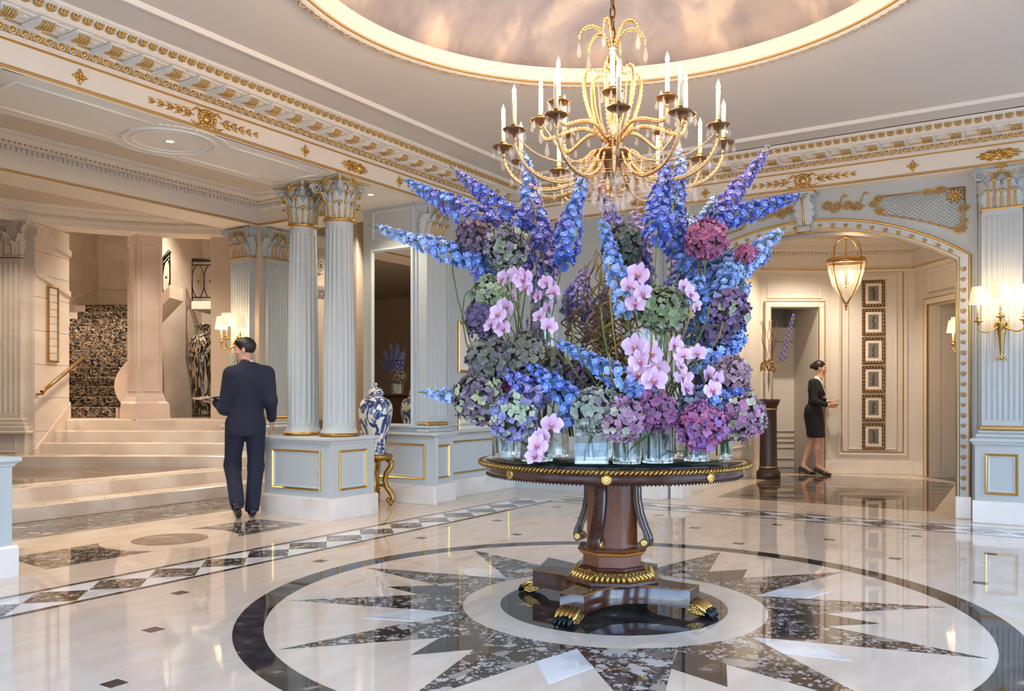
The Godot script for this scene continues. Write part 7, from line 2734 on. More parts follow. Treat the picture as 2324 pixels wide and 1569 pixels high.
func build_furnishings() -> void:
	# lidded jar on a gilded stand
	var at := Vector3(-4.14, 0, -2.60)
	var t := thing("gilded_stand", "carved gilt stand with scrolled legs under the blue and white jar", "stand", at)
	var st := mb()
	lathe(st, [Vector2(0.0, 0.50), Vector2(0.15, 0.50), Vector2(0.17, 0.515), Vector2(0.185, 0.53), Vector2(0.19, 0.55), Vector2(0.18, 0.565), Vector2(0.0, 0.565)], 36)
	part(t, "stand_top", st, M.antique_gold)
	for k in 4:
		var b := Basis(Vector3.UP, TAU * k / 4 + 0.6)
		st = mb()
		var path := []
		for q in [[0.13, 0.51], [0.175, 0.47], [0.165, 0.42], [0.12, 0.36], [0.10, 0.28], [0.12, 0.20], [0.165, 0.14], [0.19, 0.09], [0.18, 0.045], [0.15, 0.03], [0.13, 0.055], [0.145, 0.08]]:
			path.append(b * Vector3(0, q[1], q[0]))
		tube(st, path, [0.03, 0.034, 0.032, 0.03, 0.03, 0.03, 0.03, 0.03, 0.028, 0.024, 0.02, 0.016], 8)
		ball(st, b * Vector3(0, 0.022, 0.165), Vector3(0.028, 0.022, 0.028), 10, 6)
		part(t, "scroll_leg", st, M.antique_gold)
		st = mb()
		tube(st, [b * Vector3(-0.05, 0.49, 0.155), b * Vector3(0, 0.45, 0.18), b * Vector3(0.05, 0.49, 0.155)], [0.01, 0.026, 0.01], 7)
		part(t, "apron_shell", st, M.antique_gold)
	st = mb()
	tube(st, [Vector3(-0.11, 0.20, -0.06), Vector3(0, 0.24, 0), Vector3(0.11, 0.20, 0.06)], 0.016, 7)
	tube(st, [Vector3(-0.06, 0.20, 0.11), Vector3(0, 0.24, 0), Vector3(0.06, 0.20, -0.11)], 0.016, 7)
	part(t, "stretcher", st, M.antique_gold)
	var blue := porcelain("blue_porcelain", Color(0.90, 0.90, 0.87), Color(0.13, 0.22, 0.42), 201, 0.75, 2.4, -0.12)
	var j := thing("lidded_jar", "blue and white porcelain jar with a lid beside the columns", "jar", at + Vector3(0, 0.565, 0))
	st = mb()
	lathe(st, [Vector2(0.0, 0.0), Vector2(0.118, 0.0), Vector2(0.122, 0.012), Vector2(0.116, 0.05), Vector2(0.118, 0.12), Vector2(0.138, 0.22), Vector2(0.165, 0.33), Vector2(0.186, 0.44), Vector2(0.19, 0.50), Vector2(0.178, 0.56), Vector2(0.145, 0.605), Vector2(0.10, 0.625), Vector2(0.085, 0.64), Vector2(0.082, 0.655)], 48, Transform3D.IDENTITY, true)
	part(j, "body", st, blue)
	st = mb()
	lathe(st, [Vector2(0.0, 0.655), Vector2(0.084, 0.650), Vector2(0.092, 0.66), Vector2(0.088, 0.69), Vector2(0.075, 0.72), Vector2(0.04, 0.738), Vector2(0.02, 0.742), Vector2(0.016, 0.752), Vector2(0.024, 0.765), Vector2(0.02, 0.785), Vector2(0.0, 0.795)], 32, Transform3D.IDENTITY, true)
	part(j, "lid", st, blue)
	# tall black vase on the upper landing
	var vp := S * Vector3(-5.15, 0.879, -14.05)
	t = thing("floor_vase", "tall black and cream dragon-patterned vase on the upper landing", "vase", vp)
	st = mb()
	lathe(st, [Vector2(0.0, 0.0), Vector2(0.16, 0.0), Vector2(0.168, 0.03), Vector2(0.18, 0.25), Vector2(0.205, 0.6), Vector2(0.222, 0.95), Vector2(0.225, 1.15), Vector2(0.20, 1.26), Vector2(0.13, 1.33), Vector2(0.09, 1.37), Vector2(0.088, 1.44), Vector2(0.115, 1.50), Vector2(0.12, 1.52), Vector2(0.085, 1.50), Vector2(0.06, 1.40)], 48, Transform3D.IDENTITY, true)
	part(t, "body", st, porcelain("dragon_porcelain", Color(0.055, 0.05, 0.048), Color(0.60, 0.54, 0.44), 233, 1.25, 5.6, 0.20))
	st = mb()
	lathe(st, [Vector2(0.16, -0.001), Vector2(0.175, 0.0), Vector2(0.175, 0.02), Vector2(0.165, 0.024)], 40)
	part(t, "foot_ring", st, M.walnut)
	# tall mirror on the pier
	t = thing("wall_mirror", "tall mirror panel on the pier beside the porcelain jar", "mirror", Vector3(-4.205, 0.89, -2.966))
	st = mb()
	box(st, Vector3(-0.275, 0.0, 0.0), Vector3(0.275, 1.985, 0.008))
	part(t, "glass", st, M.mirror)
	st = mb()
	rect_mould(st, 0.63, 2.06, [Vector2(0, 0), Vector2(0.0, 0.03), Vector2(0.02, 0.036), Vector2(0.034, 0.02), Vector2(0.042, 0.012), Vector2(0.042, 0.004)], Transform3D(Basis.IDENTITY, Vector3(0, 0.9925, 0)))
	part(t, "frame", st, M.paint_light)
	var wl := get_node("wall_left")
	panel_frame(wl, 0.62, 0.34, on_wall(Vector3(-4.205, 3.19, -2.97), Vector3(0, 0, 1)), M.paint_light)
	# gilt framed pictures on the left wall behind the flowers
	for q in [[1.78, 0.62, "upper"], [1.03, 0.62, "lower"]]:
		t = thing("framed_picture", "%s gilt framed picture on the pale wall behind the hydrangeas" % q[2], "picture", Vector3(-3.858, q[0] + 0.02, -4.10), PI / 2, "gilt framed pictures on the left wall")
		picture(t, 0.70, q[1], 0.035, M.gilt, M.plaster, null, 0.1)
	# gilt mirror frame and chest in the corridor behind the columns
	t = thing("corridor_mirror", "gilt topped mirror on the corridor wall seen between the columns", "mirror", Vector3(-6.515, 0.95, -5.6), PI / 2)
	picture(t, 1.1, 1.25, 0.07, M.antique_gold, M.walnut, null, 0.0)
	# six small pictures in the vestibule
	var xf := seg_frame(Vector2(-0.71, -9.28), Vector2(0.42, -9.72))
	var names := ["topmost", "second from the top", "third from the top", "fourth from the top", "fifth from the top", "lowest"]
	for k in 6:
		var p := xf * Vector3(0.62, 2.787 - 0.4405 * k, 0.002)
		t = thing("framed_sketch", "small sketch in a dark gilt frame, %s of six in the column" % names[k], "picture", p, 0.0, "column of six framed sketches")
		t.basis = xf.basis
		var sn := noise(500 + k, 1.0, 3)
		var sk := mat("sketch_%d" % k, Color.WHITE, 0.5)
		sk.albedo_texture = painted(64, 96, func(u: float, v: float) -> Color:
			var d := absf(u - 0.5 - 0.18 * sn.get_noise_2d(v * 3.0, 2.0)) - 0.10 - 0.10 * sn.get_noise_2d(v * 6.0, 11.0)
			var g := 0.46 + 0.10 * sn.get_noise_2d(u * 9.0, v * 9.0)
			if d < 0.0 and v > 0.12 and v < 0.92:
				g = 0.27 + 0.12 * sn.get_noise_2d(u * 14.0 + 3.0, v * 14.0)
			return Color(g, g * 0.97, g * 0.92))
		picture(t, 0.33, 0.41, 0.045, M.frame_wood, M.mount_board, sk, 0.045)
		var st2 := mb()
		for i in 26:
			var s := i / 26.0 * 4.0
			var e := int(s)
			var f := (s - e) * 2.0 - 1.0
			var c: Vector3 = [Vector3(f * 0.143, -0.183, 0), Vector3(0.143, f * 0.183, 0), Vector3(-f * 0.143, 0.183, 0), Vector3(-0.143, -f * 0.183, 0)][e]
			ball(st2, c + Vector3(0, 0, 0.024), Vector3(0.013, 0.013, 0.006), 6, 4)
		part(t, "frame_bosses", st2, M.gilt_soft)
	# wooden pedestal with a glass of twigs in the vestibule
	var pp := Vector3(-1.30, 0, -7.92)
	t = thing("wooden_pedestal", "dark wooden pillar stand at the left wall of the vestibule", "stand", pp)
	st = mb()
	lathe(st, [Vector2(0.0, 0.0), Vector2(0.17, 0.0), Vector2(0.17, 0.10), Vector2(0.14, 0.13), Vector2(0.125, 0.17), Vector2(0.115, 1.02), Vector2(0.14, 1.08), Vector2(0.16, 1.12), Vector2(0.165, 1.16), Vector2(0.0, 1.16)], 24, Transform3D.IDENTITY, false, true)
	part(t, "pillar", st, M.walnut)
	st = mb()
	lathe(st, [Vector2(0.126, 0.16), Vector2(0.14, 0.17), Vector2(0.128, 0.185)], 24)
	lathe(st, [Vector2(0.12, 1.0), Vector2(0.135, 1.01), Vector2(0.122, 1.03)], 24)
	part(t, "brass_ring", st, M.brass)
	var g := thing("twig_glass", "slim flared glass of twigs and a lilac spike in the vestibule", "vase", pp + Vector3(0, 1.16, 0))
	st = mb()
	lathe(st, [Vector2(0.0, 0.0), Vector2(0.06, 0.0), Vector2(0.05, 0.02), Vector2(0.045, 0.2), Vector2(0.07, 0.42), Vector2(0.066, 0.42), Vector2(0.041, 0.2), Vector2(0.03, 0.03), Vector2(0.0, 0.03)], 24)
	part(g, "glass", st, M.pane)
	var r := RandomNumberGenerator.new()
	r.seed = 91
	for k in 9:
		st = mb()
		var p := Vector3(0, 0.1, 0)
		var v := Vector3(r.randf_range(-0.3, 0.6), 1, r.randf_range(-0.5, 0.2)).normalized()
		var path := []
		var ph := r.randf() * TAU
		for i in 26:
			path.append(p)
			v = (v + Vector3(sin(i * 0.8 + ph), 0.2, cos(i * 0.7 + ph)) * 0.3).normalized()
			if i < 6:
				v = (v + Vector3(0, 2, 0)).normalized()
			p += v * 0.045
		tube(st, path, 0.004, 5)
		part(g, "twig", st, M.twig)
	st = mb()
	for k in 60:
		var d := Vector3(r.randf_range(-1, 1), r.randf_range(-0.6, 1), r.randf_range(-1, 1)).normalized()
		ball(st, Vector3(0, 0.46, 0) + d * 0.11, Vector3.ONE * 0.016, 6, 4)
	part(g, "berries", st, M.berry)
	st = mb()
	for k in 70:
		var s := k / 70.0
		var c := Vector3(0.16, 0.55, -0.12).lerp(Vector3(0.30, 1.25, -0.25), s) + Vector3(cos(k * 2.4), 0, sin(k * 2.4)) * 0.045 * (1.0 - 0.7 * s)
		ball(st, c, Vector3.ONE * 0.018 * (1.0 - 0.4 * s), 6, 4)
	part(g, "lilac_spike", st, M.lilac)
	# console with flowers in the hall, seen in the mirror
	t = thing("console_cabinet", "dark wooden cabinet beside the lower landing, seen in the mirror", "cabinet", Vector3(-8.4, 0.2975, 2.1))
	st = mb()
	box(st, Vector3(-0.55, 0.06, -0.35), Vector3(0.55, 0.90, 0.35), 0.012)
	part(t, "body", st, M.walnut)
	st = mb()
	box(st, Vector3(-0.6, 0.90, -0.4), Vector3(0.6, 0.945, 0.4), 0.012)
	part(t, "top", st, M.walnut)
	for sx in [-1.0, 1.0]:
		for sz in [-1.0, 1.0]:
			st = mb()
			box(st, Vector3(0.46 * sx - 0.05, 0.0, 0.28 * sz - 0.05), Vector3(0.46 * sx + 0.05, 0.06, 0.28 * sz + 0.05), 0.008)
			part(t, "leg", st, M.walnut)
	var gv := thing("glass_cube", "glass cube of lilac flowers on the dark cabinet, seen in the mirror", "vase", Vector3(-8.4, 1.2425, 2.1))
	st = mb()
	lathe_sharp(st, [Vector2(0, 0), Vector2(0.12, 0), Vector2(0.12, 0.2), Vector2(0.115, 0.2), Vector2(0.115, 0.01), Vector2(0, 0.01)], 28)
	part(gv, "glass", st, M.pane)
	var q0 := get_node("hydrangea_008")
	for k in 3:
		var h := q0.duplicate()
		h.name = numbered("hydrangea")
		add_child(h)
		h.get_node("stem").free()
		h.position = Vector3(-8.4 + 0.16 * (k - 1), 1.55 + 0.10 * (k % 2), 2.1 + 0.12 * (1 - k))
		h.set_meta("label", "%s of three lilac hydrangeas on the dark cabinet, seen in the mirror" % ["left", "middle", "right"][k])
	for k in 5:
		var d := get_node("delphinium_003").duplicate()
		d.name = numbered("delphinium")
		add_child(d)
		d.position = Vector3(-8.4, 1.62, 2.1)
		d.basis = Basis(Vector3(0.3, 0, 1).normalized(), 0.9 - 0.45 * k)
		d.get_node("stem").free()
		d.set_meta("label", "violet delphinium on the dark cabinet in the mirror, %s of five" % ["first", "second", "third", "fourth", "last"][k])

# a framed picture in the xy plane of t, middle at the origin of its lower edge
func picture(t: Node, w: float, h: float, fw: float, fm: Material, mount: Material, art: Material, margin: float) -> void:
	var st := mb()
	rect_mould(st, w, h, [Vector2(0, 0), Vector2(0, 0.02), Vector2(fw * 0.3, 0.028), Vector2(fw * 0.8, 0.018), Vector2(fw, 0.012), Vector2(fw, 0.0)], Transform3D.IDENTITY)
	part(t, "frame", st, fm)
	st = mb()
	box(st, Vector3(-w / 2 + fw * 0.9, -h / 2 + fw * 0.9, 0), Vector3(w / 2 - fw * 0.9, h / 2 - fw * 0.9, 0.006))
	part(t, "mount", st, mount)
	if art:
		st = mb()
		var x := w / 2 - fw - margin
		var y := h / 2 - fw - margin
		flat(st)
		quad_uv(st, [Vector3(-x, -y, 0.0075), Vector3(x, -y, 0.0075), Vector3(x, y, 0.0075), Vector3(-x, y, 0.0075)], [Vector2(0, 1), Vector2(1, 1), Vector2(1, 0), Vector2(0, 0)])
		part(t, "sketch", st, art)

# ------------------------------------------------------------------ people: distance fields meshed as surface nets
class Field:
	var o: Vector3
	var c: float
	var n: Vector3i
	var v := PackedFloat32Array()

	func _init(lo: Vector3, hi: Vector3, cell: float) -> void:
		o = lo
		c = cell
		n = Vector3i(((hi - lo) / cell).ceil()) + Vector3i.ONE
		v.resize(n.x * n.y * n.z)
		v.fill(1.0)

	# a tapered limb from a to b, or an ellipsoid when e is given; k rounds the join; cut takes it away
	func add(a: Vector3, b: Vector3, ra: float, rb: float, k := 0.03, e := Vector3.ZERO, cut := false, turn := Basis.IDENTITY) -> void:
		var big := maxf(ra, rb) if e == Vector3.ZERO else maxf(e.x, maxf(e.y, e.z))
		var m := Vector3.ONE * (big + k + c * 2.0)
		var lo := Vector3i(((a.min(b) - m - o) / c).floor()).clamp(Vector3i.ZERO, n - Vector3i.ONE)
		var hi := Vector3i(((a.max(b) + m - o) / c).ceil()).clamp(Vector3i.ZERO, n - Vector3i.ONE)
		var ab := b - a
		var l2 := maxf(ab.length_squared(), 1e-9)
		var inv := turn.inverse()
		var small := minf(e.x, minf(e.y, e.z))
		for z in range(lo.z, hi.z + 1):
			for y in range(lo.y, hi.y + 1):
				var i := (z * n.y + y) * n.x + lo.x
				for x in range(lo.x, hi.x + 1):
					var p := o + Vector3(x, y, z) * c
					var d: float
					if small > 0.0:
						var q := inv * (p - a) / e
						d = (q.length() - 1.0) * small
					else:
						var t := clampf((p - a).dot(ab) / l2, 0.0, 1.0)
						d = p.distance_to(a + ab * t) - lerpf(ra, rb, t)
					if cut:
						d = -d
						var h := maxf(k - absf(v[i] - d), 0.0) / k
						v[i] = maxf(v[i], d) + h * h * k * 0.25
					else:
						var h := maxf(k - absf(v[i] - d), 0.0) / k
						v[i] = minf(v[i], d) - h * h * k * 0.25
					i += 1

	# keep only what lies on the side of the plane that n points to
	func keep(at: Vector3, nn: Vector3) -> void:
		var i := 0
		for z in n.z:
			for y in n.y:
				for x in n.x:
					v[i] = maxf(v[i], -(o + Vector3(x, y, z) * c - at).dot(nn))
					i += 1

	func mesh(st: SurfaceTool) -> void:
		var at := {}
		var sx := 1
		var sy := n.x
		var sz := n.x * n.y
		var off := [0, sx, sy, sx + sy, sz, sz + sx, sz + sy, sz + sx + sy]
		var edges := [[0, 1], [2, 3], [4, 5], [6, 7], [0, 2], [1, 3], [4, 6], [5, 7], [0, 4], [1, 5], [2, 6], [3, 7]]
		for z in n.z - 1:
			for y in n.y - 1:
				for x in n.x - 1:
					var i := x + y * sy + z * sz
					var neg := 0
					for k in 8:
						if v[i + off[k]] < 0.0:
							neg += 1
					if neg == 0 or neg == 8:
						continue
					var s := Vector3.ZERO
					var m := 0
					for e in edges:
						var a: float = v[i + off[e[0]]]
						var b: float = v[i + off[e[1]]]
						if (a < 0.0) != (b < 0.0):
							var t := a / (a - b)
							var p := Vector3(e[0] & 1, (e[0] >> 1) & 1, e[0] >> 2)
							var q := Vector3(e[1] & 1, (e[1] >> 1) & 1, e[1] >> 2)
							s += p.lerp(q, t)
							m += 1
					at[i] = o + (Vector3(x, y, z) + s / m) * c
		for i in at:
			for ax in 3:
				var d: int = [sx, sy, sz][ax]
				var u: int = [sy, sz, sx][ax]
				var w: int = [sz, sx, sy][ax]
				var a := v[i]
				var b := v[i + d] if i + d < v.size() else 1.0
				if (a < 0.0) == (b < 0.0) or not (at.has(i - u) and at.has(i - w) and at.has(i - u - w)):
					continue
				var q := [at[i - u - w], at[i - w], at[i], at[i - u]]
				if a >= 0.0:
					q.reverse()
				for k in [0, 2, 1, 0, 3, 2]:
					st.add_vertex(q[k])

func field_mesh(fs: Array) -> SurfaceTool:
	var st := mb()
	smooth(st)
	for f in fs:
		f.mesh(st)
	return st

# a head of height about 0.235 round the origin (its middle), looking along -z of turn
func head_field(at: Vector3, turn: Basis, s: float) -> Field:
	var f := Field.new(at - Vector3(0.13, 0.17, 0.13) * s, at + Vector3(0.13, 0.14, 0.13) * s, 0.0055)
	var e := func(p: Vector3, r: Vector3, k: float, cut := false) -> void:
		f.add(at + turn * (p * s), at + turn * (p * s), 0, 0, k, r * s, cut, turn)
	e.call(Vector3(0, 0.03, 0.012), Vector3(0.074, 0.085, 0.092), 0.02)
	e.call(Vector3(0, -0.035, -0.03), Vector3(0.056, 0.075, 0.055), 0.03)
	e.call(Vector3(0, -0.088, -0.052), Vector3(0.026, 0.02, 0.026), 0.03)
	e.call(Vector3(0, 0.012, -0.074), Vector3(0.05, 0.012, 0.016), 0.015)
	f.add(at + turn * (Vector3(0, 0.002, -0.082) * s), at + turn * (Vector3(0, -0.03, -0.101) * s), 0.008 * s, 0.013 * s, 0.012)
	e.call(Vector3(0, -0.058, -0.083), Vector3(0.022, 0.008, 0.011), 0.010)
	for x in [-1.0, 1.0]:
		e.call(Vector3(0.03 * x, -0.006, -0.086), Vector3(0.014, 0.008, 0.010), 0.012, true)
		e.call(Vector3(0.076 * x, -0.01, 0.006), Vector3(0.008, 0.03, 0.018), 0.006)
		e.call(Vector3(0.036 * x, -0.03, -0.06), Vector3(0.022, 0.018, 0.02), 0.02)
	f.add(at + turn * (Vector3(0, -0.06, 0.012) * s), at + Vector3(0, -0.165, 0.01) * s, 0.050 * s, 0.055 * s, 0.03)
	return f

# a hand: wrist, direction of the fingers, direction of the palm's face; curl bends the fingers towards the palm
func hand_field(wrist: Vector3, dir: Vector3, palm: Vector3, thumb_side: Vector3, curl: float, s := 1.0) -> Field:
	var f := Field.new(wrist - Vector3.ONE * 0.20 * s, wrist + Vector3.ONE * 0.20 * s, 0.005)
	dir = dir.normalized()
	palm = (palm - dir * palm.dot(dir)).normalized()
	var side := (thumb_side - dir * thumb_side.dot(dir) - palm * thumb_side.dot(palm)).normalized()
	var k := 0.012
	for j in 4:
		var w := (1.5 - j) * 0.0215 * s
		var knuckle: Vector3 = wrist + dir * (0.088 - 0.004 * absf(j - 1.0)) * s + side * w
		f.add(wrist + side * w * 0.6 + dir * 0.01 * s, knuckle, 0.016 * s, 0.0115 * s, k * 1.4)
		var d := dir
		var p := knuckle
		var lens: Array = [[0.040, 0.024, 0.020], [0.045, 0.028, 0.021], [0.041, 0.026, 0.020], [0.032, 0.020, 0.018]][j]
		for q in 3:
			d = d.rotated(palm.cross(dir).normalized(), -curl * (0.7 + 0.25 * q)).normalized() if curl != 0.0 else d
			var nx: Vector3 = p + d * lens[q] * s
			f.add(p, nx, (0.0100 - 0.001 * q) * s, (0.0092 - 0.001 * q) * s, 0.004)
			p = nx
	var tb := wrist + dir * 0.028 * s + side * 0.03 * s
	var t1 := tb + (dir * 0.6 + side * 0.75 + palm * 0.3).normalized() * 0.042 * s
	f.add(wrist + dir * 0.012 * s + side * 0.014 * s, tb, 0.016 * s, 0.014 * s, k)
	f.add(tb, t1, 0.0135 * s, 0.011 * s, k)
	f.add(t1, t1 + (dir * 0.9 + side * 0.3 + palm * 0.45).normalized() * 0.032 * s, 0.011 * s, 0.009 * s, 0.006)
	return f

func eyes(parent: Node, at: Vector3, turn: Basis, s: float) -> void:
	for x in [-1.0, 1.0]:
		var st := mb()
		ball(st, at + turn * (Vector3(0.031 * x, -0.006, -0.073) * s), Vector3.ONE * 0.0105 * s, 10, 7)
		var e := part(parent, "eye", st, M.eye_white)
		st = mb()
		ball(st, at + turn * (Vector3(0.031 * x, -0.006, -0.0795) * s), Vector3.ONE * 0.0052 * s, 8, 5)
		part(e, "iris", st, M.eye_dark)
		st = mb()
		tube(st, [at + turn * (Vector3(0.014 * x, 0.012, -0.090) * s), at + turn * (Vector3(0.032 * x, 0.018, -0.086) * s), at + turn * (Vector3(0.05 * x, 0.011, -0.072) * s)], [0.003, 0.004, 0.002], 5)
		part(parent, "eyebrow", st, M.hair)

func cloth_bump(called: String, c: Color) -> void:
	var m := mat(called, c, 0.85)
	m.rim_enabled = true
	m.rim = 0.12

func build_people() -> void:
	mat("skin", c8(206, 158, 132), 0.5)
	mat("hair", c8(30, 24, 21), 0.45)
	mat("eye_white", c8(232, 228, 222), 0.25)
	mat("eye_dark", c8(48, 34, 26), 0.2)
	mat("shoe_leather", c8(24, 24, 28), 0.25)
	mat("shirt", c8(238, 236, 232), 0.7)
	mat("stocking", c8(176, 134, 112), 0.5)
	cloth_bump("navy_suit", c8(27, 32, 52))
	cloth_bump("dark_suit", c8(24, 23, 31))
	mat("tray_silver", c8(214, 212, 208), 0.2, 0.8)
	build_man()
	build_woman()

func build_man() -> void:
	var t := thing("person", "man in a navy suit walking away with a small tray", "person", Vector3(-4.625, 0, -1.215), atan2(0.5366, 0.8438))
	var chest := Vector3(0.03, 1.28, 0.0)
	var left := Vector3(-0.906, 0, 0.42)
	var fwd := Vector3(-0.42, 0, -0.906)
	var sl := Vector3(0.035, 1.425, 0.0) + left * 0.175
	var sr := Vector3(0.035, 1.435, 0.0) - left * 0.175
	var el := Vector3(-0.195, 1.085, 0.05)
	var wl := Vector3(-0.315, 1.145, -0.06)
	var er := Vector3(0.245, 1.16, -0.03)
	var wr := Vector3(0.205, 0.965, -0.20)
	var pel := Vector3(0.0, 0.96, 0.0)
	var hl := pel + left * 0.095 + Vector3(0, -0.03, 0)
	var hr := pel - left * 0.095 + Vector3(0, -0.03, 0)
	var kl := Vector3(-0.155, 0.51, -0.07)
	var al := Vector3(-0.02, 0.165, 0.20)
	var kr := Vector3(0.085, 0.50, -0.06)
	var ar := Vector3(0.065, 0.085, 0.0)
	var head := Vector3(-0.015, 1.675, -0.02)
	var look := Basis.looking_at(Vector3(-0.99, -0.08, 0.06))
	# body
	var b := Field.new(Vector3(-0.45, 0.0, -0.35), Vector3(0.36, 1.62, 0.36), 0.014)
	b.add(pel, chest, 0.085, 0.085, 0.05)
	b.add(chest, Vector3(0.03, 1.44, 0.0), 0.085, 0.065, 0.05)
	b.add(Vector3(0.03, 1.44, 0.01), head + Vector3(0.012, -0.10, 0.01), 0.06, 0.053, 0.04)
	for q in [[sl, el, 0.05, 0.038], [el, wl, 0.038, 0.026], [sr, er, 0.05, 0.038], [er, wr, 0.038, 0.026], [hl, kl, 0.075, 0.05], [kl, al, 0.05, 0.036], [hr, kr, 0.075, 0.05], [kr, ar, 0.05, 0.036]]:
		b.add(q[0], q[1], q[2], q[3], 0.04)
	var hf := head_field(head, look, 1.0)
	var h1 := hand_field(wl, Vector3(-0.9, 0.12, -0.25), Vector3(0, 1, 0), Vector3(0.2, 0, -1), 0.12)
	var h2 := hand_field(wr, Vector3(-0.05, -1, -0.35), Vector3(-1, 0, 0), Vector3(0, 0, -1), 0.35)
	part(t, "body", field_mesh([b, hf, h1, h2]), M.skin)
	eyes(t, head, look, 1.0)
	# hair
	var f := Field.new(head - Vector3(0.13, 0.12, 0.13), head + Vector3(0.13, 0.15, 0.13), 0.006)
	var he := func(p: Vector3, r: Vector3, k: float, cut: bool) -> void:
		f.add(head + look * p, head + look * p, 0, 0, k, r, cut, look)
	he.call(Vector3(0, 0.035, 0.016), Vector3(0.081, 0.092, 0.100), 0.02, false)
	he.call(Vector3(0, 0.085, -0.055), Vector3(0.06, 0.025, 0.035), 0.03, false)
	he.call(Vector3(0, -0.05, -0.095), Vector3(0.12, 0.098, 0.082), 0.012, true)
	he.call(Vector3(0, -0.13, 0.03), Vector3(0.14, 0.085, 0.14), 0.015, true)
	part(t, "hair", field_mesh([f]), M.hair)
	# jacket
	var j := Field.new(Vector3(-0.45, 0.72, -0.36), Vector3(0.40, 1.58, 0.36), 0.012)
	var up := Basis(left * -1.0, Vector3.UP, fwd * -1.0)
	j.add(Vector3(0.03, 1.36, 0.0), Vector3(0.03, 1.36, 0.0), 0, 0, 0.06, Vector3(0.188, 0.19, 0.122), false, up)
	j.add(Vector3(0.02, 1.12, 0.0), Vector3(0.02, 1.12, 0.0), 0, 0, 0.08, Vector3(0.152, 0.26, 0.112), false, up)
	j.add(Vector3(-0.005, 0.88, 0.0), Vector3(-0.005, 0.88, 0.0), 0, 0, 0.08, Vector3(0.192, 0.20, 0.142), false, up)
	for q in [[sl, el, 0.078, 0.062], [el, wl.lerp(el, 0.12), 0.062, 0.046], [sr, er, 0.078, 0.062], [er, wr.lerp(er, 0.1), 0.062, 0.046], [Vector3(0.03, 1.50, 0.012), sl + Vector3(0, 0.03, 0), 0.05, 0.045], [Vector3(0.03, 1.50, 0.012), sr + Vector3(0, 0.03, 0), 0.05, 0.045], [Vector3(0.025, 1.49, 0.012), Vector3(0.018, 1.535, 0.012), 0.07, 0.066]]:
		j.add(q[0], q[1], q[2], q[3], 0.03)
	# centre vent and side folds
	j.add(Vector3(0.02, 0.98, 0.155) + left * 0.0, Vector3(0.03, 0.74, 0.185), 0.004, 0.006, 0.008, Vector3.ZERO, true)
	j.add(Vector3(0.03, 1.56, 0.0), Vector3(0.03, 1.62, 0.0), 0.058, 0.06, 0.01, Vector3.ZERO, true)
	j.keep(Vector3(0, 0.815, 0), Vector3(0, 1, 0))
	part(t, "jacket", field_mesh([j]), M.navy_suit)
	var st := mb()
	smooth(st)
	lathe(st, [Vector2(0.060, 0.0), Vector2(0.064, 0.02), Vector2(0.060, 0.045), Vector2(0.056, 0.045), Vector2(0.056, 0.0)], 24, Transform3D(Basis(Vector3(1, 0, 0), 0.18), Vector3(0.016, 1.522, 0.006)))
	part(t, "shirt_collar", st, M.shirt)
	st = mb()
	tube(st, [wl.lerp(el, 0.16), wl.lerp(el, -0.02)], 0.036, 14)
	part(t, "shirt_cuff", st, M.shirt)
	st = mb()
	tube(st, [wr.lerp(er, 0.14), wr.lerp(er, -0.02)], 0.036, 14)
	part(t, "shirt_cuff", st, M.shirt)
	# trousers
	var p := Field.new(Vector3(-0.32, 0.0, -0.3), Vector3(0.3, 1.1, 0.4), 0.012)
	p.add(pel, pel, 0, 0, 0.05, Vector3(0.168, 0.13, 0.125), false, up)
	for q in [[hl, kl, 0.102, 0.078], [kl, al + Vector3(0, 0.0, 0), 0.078, 0.070], [hr, kr, 0.102, 0.078], [kr, ar, 0.078, 0.070], [kl + Vector3(0, 0.06, -0.02), kl + Vector3(0.02, -0.08, 0.03), 0.074, 0.068]]:
		p.add(q[0], q[1], q[2], q[3], 0.035)
	p.keep(Vector3(0, 0.055, 0), Vector3(0, 1, -0.02).normalized())
	part(t, "trousers", field_mesh([p]), M.navy_suit)
	# shoes
	for q in [[ar, ar + Vector3(-0.055, -0.045, -0.17), 1.0], [al + Vector3(0, -0.02, 0.02), Vector3(-0.045, 0.035, 0.085), 1.0]]:
		var a: Vector3 = q[0]
		var tip: Vector3 = q[1]
		var s := Field.new(a.min(tip) - Vector3.ONE * 0.1, a.max(tip) + Vector3.ONE * 0.1, 0.008)
		var d := (tip - a).normalized()
		s.add(a + Vector3(0, -0.03, 0) - d * 0.03, tip, 0.044, 0.036, 0.02)
		s.add(a, a - d * 0.035 + Vector3(0, -0.04, 0), 0.042, 0.040, 0.02)
		s.keep(Vector3(0, 0.002, 0), Vector3(0, 1, 0))
		part(t, "shoe", field_mesh([s]), M.shoe_leather)
	# the tray he carries
	var hand := t.transform * (wl + Vector3(-0.085, 0.032, -0.03))
	st = mb()
	lathe(st, [Vector2(0.0, 0.0), Vector2(0.10, 0.0), Vector2(0.155, 0.010), Vector2(0.17, 0.018), Vector2(0.166, 0.021), Vector2(0.10, 0.006), Vector2(0.0, 0.006)], 36)
	lone("serving_tray", st, M.tray_silver, "small round silver tray on the walking man's left hand", "tray", Transform3D(Basis(Vector3(0, 0, 1), 0.06), hand))

